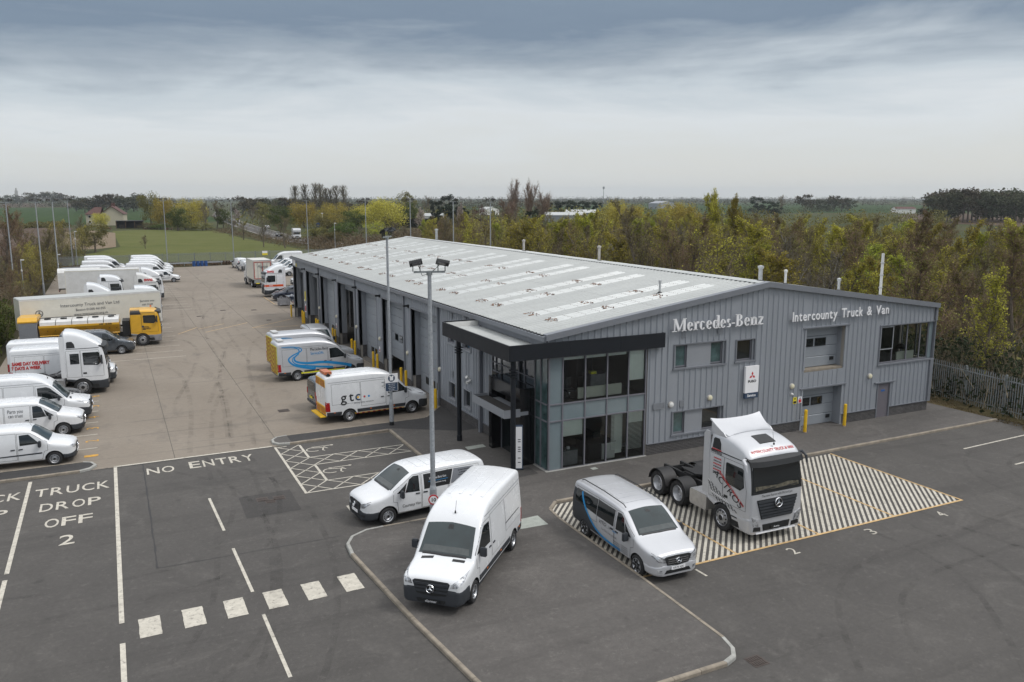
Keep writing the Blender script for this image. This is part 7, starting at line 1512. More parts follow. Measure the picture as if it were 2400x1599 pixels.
for tx, x, m, s in (('g', 4.98, 'text_black', .52), ('t', 4.55, 'text_black', .52), ('c', 4.18, 'sign_navy', .52)): B.sidetext(-1, tx, x, 1.16, s, m, sx=1.05, offset=.004)
for x, m in ((4.17, 'hi_amber'), (3.80, 'text_red'), (3.55, 'text_blue')): B.sideshape(-1, [[(.06*math.cos(a), .06*math.sin(a)) for a in np.linspace(0, 5.8, 12)]], x, 1.32, m, 'dot_mark', .013)
B.sidetext(-1, 'leading utility networks', 3.85, 1.0, .085, 'text_grey')
for i in range(4): smallprint(B, -1, 2.35, 1.95-i*.10, .62 if i % 2 else .85, .04, 'text_grey')
B.side('chevron_board', 'hi_amber', [(1.48, .30), (4.40, .30), (4.40, .47), (1.48, .47)], (-1,), eps=.012)
for k in range(9): x = 1.55+k*.31; B.side('chevron', 'hi_red', [(x, .305), (x+.15, .305), (x+.26, .465), (x+.11, .465)], (-1,), eps=.016, thick=0)
B.rear('chevron_board', 'hi_amber', [(-.80, 2.0), (.80, 2.0), (.76, 2.42), (-.76, 2.42)], eps=.022); B.rear('chevron_board', 'hi_amber', [(-.80, .50), (.80, .50), (.80, .95), (-.80, .95)], eps=.022)
for z0 in (.48, 1.98):
    for k in range(4):
        for q in (1, -1): B.rear('chevron', 'hi_red', [(q*(.05+k*.19), z0+.40), (q*(.13+k*.19), z0+.40), (q*(.22+k*.19), z0+.04), (q*(.14+k*.19), z0+.04)], eps=.036, thick=0, grid=.12)
MB().box(-5.85, -5.45, -.55, .35, 2.66, 2.80).build('amber_light_bar', 'lamp_orange_bar', t); MB().cyl((-5.7, -.7, 2.6), (-5.7, -.7, 2.75), .05, n=8).box(-5.8, -5.6, -.8, -.6, 2.62, 2.68).build('work_lamp', 'plastic_black', t); box('rear_step', 'bollard_yellow', -6.25, -5.92, -.85, .85, .40, .46, t)
B.rear('tail_lamp', 'lamp_red', [(-.93, .75), (-.80, .75), (-.80, 1.1), (-.93, 1.1)], eps=.03)
clone(gv, 'dark grey compact van seen from behind beside the gtc van', (-1.75, 16.1, 0), R(4))
t = thing('people_carrier', 'silver car with black roof rails parked nose towards the service vans', 'car'); vito(t, 'paint_silver', 0, True, 'paint_silver', True); put(t, -2.35, 31.6, -91, 0, 0)
# right-hand rank at the far end
t = thing('box_lorry', 'cream box lorry with red framed rear doors lettered Pilgrim', 'lorry', (0, 0, 0)); boxbody(t, -7.6, -2.5, 1.15, 3.75, 'paint_cream', w=1.22); cab(t, 'paint_white', 'low', sleeper=False); chassis(t, 7.5, (5.4, 6.4) if False else (5.9,), plate5=False)
b = MB().box(-7.65, -7.62, -1.12, 1.12, 1.25, 1.33).box(-7.65, -7.62, -1.12, 1.12, 3.47, 3.55)
for y in (-1.12, -.04, 1.04): b.box(-7.65, -7.62, y, y+.08, 1.33, 3.47)
b.build('door_surround', 'paint_red', t, fix=False); text('lettering', 'Pilgrim', 'text_grey', (-7.66, 0, 2.75), (R(90), 0, R(-90)), .34, .002, t, shear=.3); b = MB()
for y in (-.62, -.2, .2, .62): b.cyl((-7.68, y, 1.2), (-7.68, y, 3.5), .025, n=6)
b.build('door_bar', 'galvanised', t); box('tail_lift', 'galvanised_dull', -7.75, -7.55, -1.15, 1.15, .70, 1.12, t); box('rear_bumper', 'plastic_black', -7.72, -7.6, -1.15, 1.15, .42, .58, t); plate(Body.__new__(Body), '', 0) if False else box('number_plate', 'sign_yellow', -7.78, -7.75, .5, .95, .62, .74, t)
put(t, .45, 83.3, 91.5, -7.6, 1.22)
for lab, x, y in (('white small van facing away beyond the cream lorry, farther one', 2.95, 116.2), ('white small van facing away beyond the cream lorry, nearer one', 3.05, 110.2)): o = clone(small_van, lab, (0, 0, 0), 0, 'small vans facing away'); put(o, x, y, 97, -4.3, .85)
t, B = mk_cab('tractor_unit', 'white lorry cab with orange red side band facing left by the workshop corner', 'paint_white', 'aero', .0, 73.35, 180); B.side('stripe', 'paint_orange', [(.10, 1.30), (2.24, 1.30), (2.24, 1.55), (.10, 1.55)], eps=.018); B.front('stripe', 'paint_orange', [(-1.15, 1.30), (-.70, 1.30), (-.70, 1.55), (-1.15, 1.55)], True, eps=.02); B.sidetext(1, 'SWG', .80, 3.02, .22, 'text_red', sx=1.1, offset=.02); smallprint(B, 1, .75, 1.38, .45, .08, 'text_white')
t = thing('parked_car', 'dark navy car parked at the far corner of the workshop', 'car'); car(t, 'paint_navy', suv=True); put(t, .25, 68.6, 180, 0, 0)
t = thing('parked_car', 'red car glimpsed between the lorry cab and the navy car', 'car'); car(t, 'paint_red'); put(t, 2.6, 71.1, 180, 0, 0); carr = t
G4 = 'white vehicles facing left beyond the workshop'
o = clone(spr_old, 'white high roof minibus, farthest of the rank facing left beyond the workshop', (8.3, 118.5, 0), R(180), G4)
clean = wv
for lab, x, y in (('white compact van second from the back of the rank beyond the workshop', 8.0, 112.5), ('white compact van third from the back of the rank beyond the workshop', 7.9, 108.6), ('white compact van fourth from the back of the rank beyond the workshop', 7.6, 104.6), ('white compact van fifth from the back of the rank beyond the workshop', 7.4, 100.4), ('white compact van just behind the lorry cab, farther', 5.6, 84.5), ('white compact van just behind the lorry cab, nearer', 5.2, 79.6)): clone(clean, lab, (x, y, 0), R(180), G4)
# traffic on the far road
t = thing('motorhome', 'white motorhome with overcab bulge on the far road', 'motorhome', (33.2, 214.5, .06), R(-97)); MB().prism([(0, .5), (0, 1.0), (-.9, 1.25), (-.75, 1.9), (-.2, 2.2), (-.2, 2.75), (-.6, 2.95), (-6.6, 2.95), (-6.6, .5)], -1.1, 1.1, 'y').build('body', 'paint_white', t)
MB().add([(-.86, -.9, 1.3), (-.86, .9, 1.3), (-.68, .9, 1.88), (-.68, -.9, 1.88)], [(0, 1, 2, 3)]).build('windscreen', 'glass_dark', t, fix=False); MB().box(-.01, .01, -.6, .6, .55, .8).build('grille', 'plastic_black', t)
for d in (3.0, 4.5, 5.6):
    for y in (-1.11, 1.11): MB().box(-d-.35, -d+.35, y-.01, y+.01, 1.6, 2.2).build('side_window', 'glass_dark', t)
for d in (1.0, 4.9): wheel(t, 'car', d, 1.0); wheel(t, 'car', d, -1.0)
for lab, x, y, a in (('dark car on the far road behind the motorhome', 31.2, 232, -97), ('pale car farther along the far road', 39.5, 300, 75)): o = clone(carr, lab, (x, y, .06), R(a)); recolor(o, {'paint_red': 'paint_black' if 'dark' in lab else 'paint_silver'})
o = clone(van_vito, 'white van far along the road by the blossom tree', (40.5, 385, .06), R(76)); 
t = thing('road_sign', 'blue round keep-left sign on a post beside the motorhome', 'sign', (41.0, 221, 0)); MB().cyl((0, 0, 0), (0, 0, 4.4), .08, n=8).build('post', 'galvanised', t); MB().cyl((0, -.1, 3.8), (0, -.14, 3.8), .7, n=20).build('sign_face', 'sign_blue', t, rot=(0, 0, R(-15))); MB().prism([(-.1, 4.1), (-.35, 3.5), (.35, 3.7), (0, 3.75)], -.16, -.15, 'y').build('arrow', 'sign_white', t)
t = thing('street_lamp', 'street lamp standing above the motorhome', 'street lamp', (42.5, 222, 0)); MB().cyl((0, 0, 0), (0, 0, 7.2), .08, n=8).build('post', 'lamp_cream', t); MB().box(-.3, .3, -.12, .12, 7.2, 7.4).build('lamp_head', 'furniture_white', t)

# ---------------------------------------------------------------- far buildings
t = thing('farmhouse', 'cream rendered farmhouse with dark red tiled roof and chimney beyond the meadow', 'house', (-13.5, 374, 0), R(-12)); MB().prism([(-4.6, 0), (4.6, 0), (4.6, 5.0), (0, 8.2), (-4.6, 5.0)], -4, 4, 'y').build('wall', 'house_cream', t)
rf = MB().add([(-5.0, -4.5, 4.9), (0, -4.5, 8.45), (0, 4.4, 8.45), (-5.0, 4.4, 4.9), (5.0, -4.5, 4.9), (5.0, 4.4, 4.9), (-5.0, -4.5, 4.7), (0, -4.5, 8.2), (5.0, -4.5, 4.7)], [(0, 1, 2, 3), (1, 4, 5, 2), (0, 6, 7, 1), (1, 7, 8, 4)]).build('roof', 'tile_red', t); box('chimney', 'tile_red', -.7, .7, -.4, .4, 7.8, 9.7, rf)
MB().prism([(-10.5, 0), (-4.6, 0), (-4.6, 4.9), (-10.5, 4.9)], -3.5, 4, 'y').build('wall', 'house_cream', t); MB().add([(-11, -4, 4.8), (-4.6, -4, 4.8), (-4.6, .2, 7.9), (-7.5, .2, 7.9), (-11, 4.4, 4.8), (-4.6, 4.4, 4.8)], [(0, 1, 2, 3), (0, 3, 4), (3, 2, 5, 4)]).build('roof', 'tile_red', t)
for x in (-9, -6.5): 
    for z in (1.0, 3.2): w_ = box('window', 'furniture_white', x-.6, x+.6, -3.56, -3.5, z, z+1.3, t); box('pane', 'glass_dark', x-.45, x+.45, -3.60, -3.565, z+.15, z+1.15, w_)
t = thing('open_shed', 'open fronted dark timber shed holding machinery beside the farmhouse', 'shed', (-8.4, 332, 0)); MB().add([(-5, -3, 3.2), (5, -3, 3.2), (5, 3, 2.6), (-5, 3, 2.6), (-5, -3, 3.0), (5, -3, 3.0)], [(0, 1, 2, 3), (0, 4, 5, 1)]).build('roof', 'crate_grey', t); box('rear_wall', 'interior_dark', -5, 5, 2.8, 3, 0, 2.6, t)
for x in (-4.9, -1.6, 1.7, 4.8): box('post', 'wood_brown', x-.12, x+.12, -2.9, -2.7, 0, 3, t)
for x in (-3, 3): MB().lathe([(.3, -.2), (.7, -.2), (.7, .2), (.3, .2)], 14, 'y', (x, -1, .7)).box(x-.8, x+.9, -.8, .2, .6, 1.4).build('machine', 'iron', t)
for i, (x, y, w, l) in enumerate(((-16, 326, 2.0, 'heap of rubble beside the farm hedge'), (-2, 318, 3.0, 'grey rubbish heap at the meadow edge'), (5, 308, 3.5, 'heap of broken timber at the meadow edge'))):
    t = thing('rubble_heap', l, 'heap', (x, y, 0)); b = MB()
    for k in range(22): b.box(-.4, .4, -.15, .15, -.08, .08, Matrix.Translation((random.gauss(0, w*.4), random.gauss(0, .6), random.random()*.6)) @ Matrix.Rotation(random.random()*6, 4, 'Z') @ Matrix.Rotation(random.uniform(-.7, .7), 4, 'Y'))
    struct(b.build('debris', 'wood_brown', t, fix=False), 'stuff')
def barn(x, y, w, d, h, rz, m, rm, lab, name='barn'):
    t = thing(name, lab, 'building', (x, y, 0), R(rz)); MB().prism([(-w/2, 0), (w/2, 0), (w/2, h), (0, h*1.35), (-w/2, h)], -d/2, d/2, 'y').build('wall', m, t); MB().add([(-w/2-.4, -d/2-.4, h-.1), (0, -d/2-.4, h*1.4), (0, d/2+.4, h*1.4), (-w/2-.4, d/2+.4, h-.1), (w/2+.4, -d/2-.4, h-.1), (w/2+.4, d/2+.4, h-.1)], [(0, 1, 2, 3), (1, 4, 5, 2)]).build('roof', rm, t); box('barn_door', 'interior_dark', -w/6, w/6, -d/2-.06, -d/2-.01, 0, h*.7, t)
barn(192, 335, 12, 20, 3.4, 60, 'flat_panel_grey', 'roof_steel', 'long pale grey barn among trees beyond the roof'); barn(214, 357, 10, 16, 4.0, 60, 'flat_panel_grey', 'roof_steel', 'smaller grey barn right of the long pale one')
barn(535, 412, 9, 15, 3.6, 65, 'house_white', 'tile_red', 'distant white bungalow with red roof on the right', 'bungalow'); barn(128, 352, 5, 9, 3.2, 50, 'house_white', 'roof_steel', 'small white shed by the dark conifer hedge', 'shed'); barn(225, 500, 12, 8, 4, 20, 'house_white', 'roof_steel', 'distant white building beyond the pasture', 'building')
barn(520, 700, 40, 14, 6, 30, 'flat_panel_grey', 'flat_panel_grey', 'distant grey warehouse near the horizon', 'warehouse')
t = thing('church_tower', 'tall pale church tower on the far left horizon', 'tower', (-318, 3679, 0)); box('tower', 'interior_wall', -5, 5, -5, 5, 0, 38, t); MB().cyl((0, 0, 38), (0, 0, 48), 3.5, 2.5, 8).build('lantern', 'interior_wall', t)
t = thing('radio_mast', 'slim telecom mast with antennas near the horizon', 'mast', (790, 1244, 0)); MB().cyl((0, 0, 0), (0, 0, 32), .6, .35, 6).build('mast', 'galvanised_dull', t); MB().cyl((0, 0, 27), (0, 0, 31), 1.8, n=8).build('antenna', 'galvanised_dull', t)
# ---------------------------------------------------------------- vegetation
def tube3(b, p, q, r0, r1, n=3):
    d = q-p; a, c = basis(d); vs = []
    for P, r in ((p, r0), (q, r1)):
        for i in range(n): t = 2*math.pi*i/n; vs.append(P+a*(r*math.cos(t))+c*(r*math.sin(t)))
    b.add(vs, [(i, (i+1) % n, n+(i+1) % n, n+i) for i in range(n)])
def rdir(rng, d, ang):
    a, c = basis(d); t = rng.uniform(0, 2*math.pi); s = math.sin(ang); return (d*math.cos(ang)+(a*math.cos(t)+c*math.sin(t))*s).normalized()
def leaf(b, p, s, rng):
    n = Vector((rng.gauss(0, 1), rng.gauss(0, 1), rng.gauss(.4, 1))).normalized(); a, c = basis(n); t = rng.uniform(0, 6.28); u = (a*math.cos(t)+c*math.sin(t))*s; v = n.cross(u)*rng.uniform(.5, .9)
    b.add([p-u, p-v*.8, p+u*1.1, p+v*.8], [(0, 1, 2, 3)])
PROTO = {}
def bare(seed, h=10, spread=.36, leafm='leaf_spring', nleaf=900, twigm='twig', up=.5, limbs=13, lsize=.10, stems=1, trunkm='bark', first=.12):
    """open crowned tree: trunk and limbs, a crown of fine twigs, a scatter of young leaves"""
    rng = random.Random(seed); tb = MB(); cb = MB(); tips = []
    for s in range(stems):
        base = Vector((rng.uniform(-.2, .2)*stems, rng.uniform(-.2, .2)*stems, -.1)); d = Vector((rng.gauss(0, .05+.05*stems), rng.gauss(0, .05+.05*stems), 1)).normalized(); p = base; N = 7; pts = [p.copy()]
        for i in range(N): d = (d+Vector((rng.gauss(0, .07), rng.gauss(0, .07), .05))).normalized(); p = p+d*(h*.93/N); pts.append(p.copy())
        r0 = h*.013/math.sqrt(stems)+.03
        for i in range(N): tube3(tb, pts[i], pts[i+1], r0*(1-i/N)+.012, r0*(1-(i+1)/N)+.012, 6)
        tips.append((pts[-1], d, h*.10))
        for k in range(max(5, limbs//stems+2)):
            f = first+(1-first)*(k+rng.random())/max(5, limbs//stems+2)*.95; i = min(N-1, int(f*N)); q = pts[i].lerp(pts[i+1], f*N-i); L = h*spread*(1.05-f*.75)*rng.uniform(.75, 1.2); dd = rdir(rng, Vector((0, 0, 1)), rng.uniform(.55, 1.15)*(1-up*.35)); prev = q
            for s2 in range(4):
                dd = (dd+Vector((rng.gauss(0, .12), rng.gauss(0, .12), .10+up*.18))).normalized(); nx = prev+dd*L/4; rr = r0*.42*(1-f*.6)*(1-s2*.22); tube3(tb, prev, nx, rr+.008, rr*.8+.006, 4)
                for m in range(3):
                    e = rdir(rng, dd, rng.uniform(.35, .9)); e = (e+Vector((0, 0, up*.5))).normalized(); l2 = L*rng.uniform(.22, .45); o = prev.lerp(nx, rng.random()); w = o+e*l2; tube3(cb, o, w, .020, .010, 3)
                    for j in range(6):
                        g = rdir(rng, e, rng.uniform(.2, .8)); g = (g+Vector((0, 0, up*.35))).normalized(); s3 = o.lerp(w, rng.uniform(.2, 1)); l3 = l2*rng.uniform(.4, .8); z = s3+g*l3; a, c = basis(g); cb.add([s3+a*.012, s3-a*.012, z], [(0, 1, 2)]); tips.append((z, g, l3))
                        for jj in range(3): g2 = rdir(rng, g, .6); y_ = s3.lerp(z, rng.random()); a, c = basis(g2); cb.add([y_+c*.010, y_-c*.010, y_+g2*l3*.65], [(0, 1, 2)])
                prev = nx
    cb.mat(1)
    for k in range(int(nleaf*2.3)): z, g, l = rng.choice(tips); leaf(cb, z-g*rng.random()*l+Vector((rng.gauss(0, .12), rng.gauss(0, .12), rng.gauss(0, .12))), lsize*.78*rng.uniform(.6, 1.4), rng)
    return tb.mesh('trunk', trunkm, False, False), cb.mesh('crown', [twigm, leafm], False, False), h
def leafy(seed, h=10, w=8, leafm='leaf_green', n=5200, ls=.17, trunkm='bark', low=.08, droop=0, lumps=34):
    rng = random.Random(seed); tb = MB(); cb = MB(); tb.cyl((0, 0, -.1), (0, 0, h*.55), h*.022+.05, h*.012, 7); C = []
    for i in range(lumps):
        t = rng.uniform(0, 6.28); u = rng.random(); rr = (w/2)*math.sqrt(rng.random())*.86; z = h*(low+.12)+(h*(.80-low))*u; k = math.sqrt(max(.05, 1-((z-h*.5)/(h*.56))**2)); p = Vector((rr*k*math.cos(t), rr*k*math.sin(t), z)); C.append((p, rng.uniform(.10, .20)*w))
        if i % 3 == 0: tube3(tb, Vector((0, 0, h*rng.uniform(.15, .5))), p, .06, .02, 4)
    for i in range(n):
        p, r = C[rng.randrange(lumps)]; v = Vector((rng.gauss(0, 1), rng.gauss(0, 1), rng.gauss(.15, .8))).normalized()*r*(rng.random()**.4); q = p+v
        if droop: q.z -= droop*rng.random()**2*r*1.6
        if q.z > .1: leaf(cb, q, ls*rng.uniform(.6, 1.4), rng)
    return tb.mesh('trunk', trunkm, False, False), cb.mesh('crown', leafm, False, False), h
def fastigiate(seed, h=18, w=4.5):
    rng = random.Random(seed); tb = MB(); cb = MB(); tb.cyl((0, 0, 0), (0, 0, h*.9), .28, .05, 6); cb.mat(0)
    for k in range(70):
        z = h*(.10+.80*k/70); a = rng.uniform(0, 6.28); o = Vector((0, 0, z)); e = Vector((math.cos(a)*.30, math.sin(a)*.30, 1)).normalized(); L = min(h*.30, (h-z)*.9)*rng.uniform(.6, 1)*w/4.5; q = o+e*L; tube3(cb, o, q, .07, .03)
        for j in range(7): g = rdir(rng, e, .35); s = o.lerp(q, rng.uniform(.2, 1)); x, y = basis(g); l = rng.uniform(.8, 1.8); cb.add([s+x*.045, s-x*.045, s+g*l], [(0, 1, 2)])
    cb.mat(1)
    for k in range(900): z = h*rng.uniform(.2, .97); a = rng.uniform(0, 6.28); r = w*.5*math.sin(math.pi*min(1, .15+.85*(1-z/h)))*rng.random()**.5; leaf(cb, Vector((r*math.cos(a), r*math.sin(a), z)), .13, rng)
    return tb.mesh('trunk', 'bark', False, False), cb.mesh('crown', ['twig_grey', 'leaf_olive'], False, False), h
def protos(key):
    if key in PROTO: return PROTO[key]
    P = {'bare': lambda: [bare(41, 10, .40, 'leaf_olive', 260), bare(42, 10, .42, 'leaf_olive', 420, 'twig_grey')], 'farbare': lambda: [leafy(51, 10, 9, 'leaf_far2', 900, .38, lumps=16), leafy(52, 10, 9, 'leaf_far', 900, .38, lumps=16)],
        'olive': lambda: [leafy(61, 10, 9, 'leaf_olive', 5000, .17, lumps=40), leafy(62, 10, 9, 'leaf_olive', 4600, .17, lumps=30)], 'willow': lambda: [leafy(71, 10, 11, 'leaf_willow', 7500, .17, droop=1, lumps=60), leafy(72, 10, 11, 'leaf_willow', 7500, .17, droop=1, lumps=48)],
        'green': lambda: [leafy(81, 10, 9, 'leaf_green', 5500, .17, lumps=36), leafy(82, 10, 9, 'leaf_green', 5500, .17, lumps=36)], 'lime': lambda: [leafy(91, 10, 9, 'leaf_lime', 3500, .15)], 'dark': lambda: [leafy(101, 10, 6, 'leaf_dark', 4500, .20, lumps=26, low=0)],
        'blossom': lambda: [bare(111, 10, .45, 'leaf_blossom', 3200, 'twig_red', lsize=.13)], 'red': lambda: [leafy(121, 10, 9, 'leaf_red', 3200, .15)], 'redbare': lambda: [bare(131, 10, .46, 'leaf_red', 500, 'twig_red', .75, 34, stems=3), bare(132, 10, .46, 'leaf_red', 500, 'twig_red', .75, 34, stems=2)],
        'poplar': lambda: [fastigiate(141), fastigiate(142)], 'limetwig': lambda: [bare(151, 10, .40, 'leaf_spring', 4200, lsize=.11, limbs=18), bare(152, 10, .40, 'leaf_spring', 4000, lsize=.11, limbs=18)]}[key]()
    PROTO[key] = P; return P
def plant(x, y, h, kind, lab, w=None, cat='tree', name=None, group=None, rng=random):
    P = protos(kind) if isinstance(kind, str) else kind; tm, cm, h0 = P[rng.randrange(len(P))]; s = h/h0; t = thing(name or ('shrub' if h < 4.5 else 'tree'), lab, 'shrub' if h < 4.5 else cat, (x, y, -.05), rng.uniform(0, 6.28), group)
    base = {'bare': 8, 'farbare': 9, 'olive': 9, 'willow': 11, 'green': 9, 'lime': 9, 'dark': 6, 'blossom': 9, 'red': 9, 'redbare': 7, 'poplar': 4.5*10/18, 'limetwig': 8}.get(kind, 8) if isinstance(kind, str) else 8
    sx = (w/base) if w else s; t.scale = (sx, sx, s) if kind != 'poplar' else (s*1.7, s*1.7, s); link('trunk', tm, t); link('crown', cm, t); return t
random.seed(21)
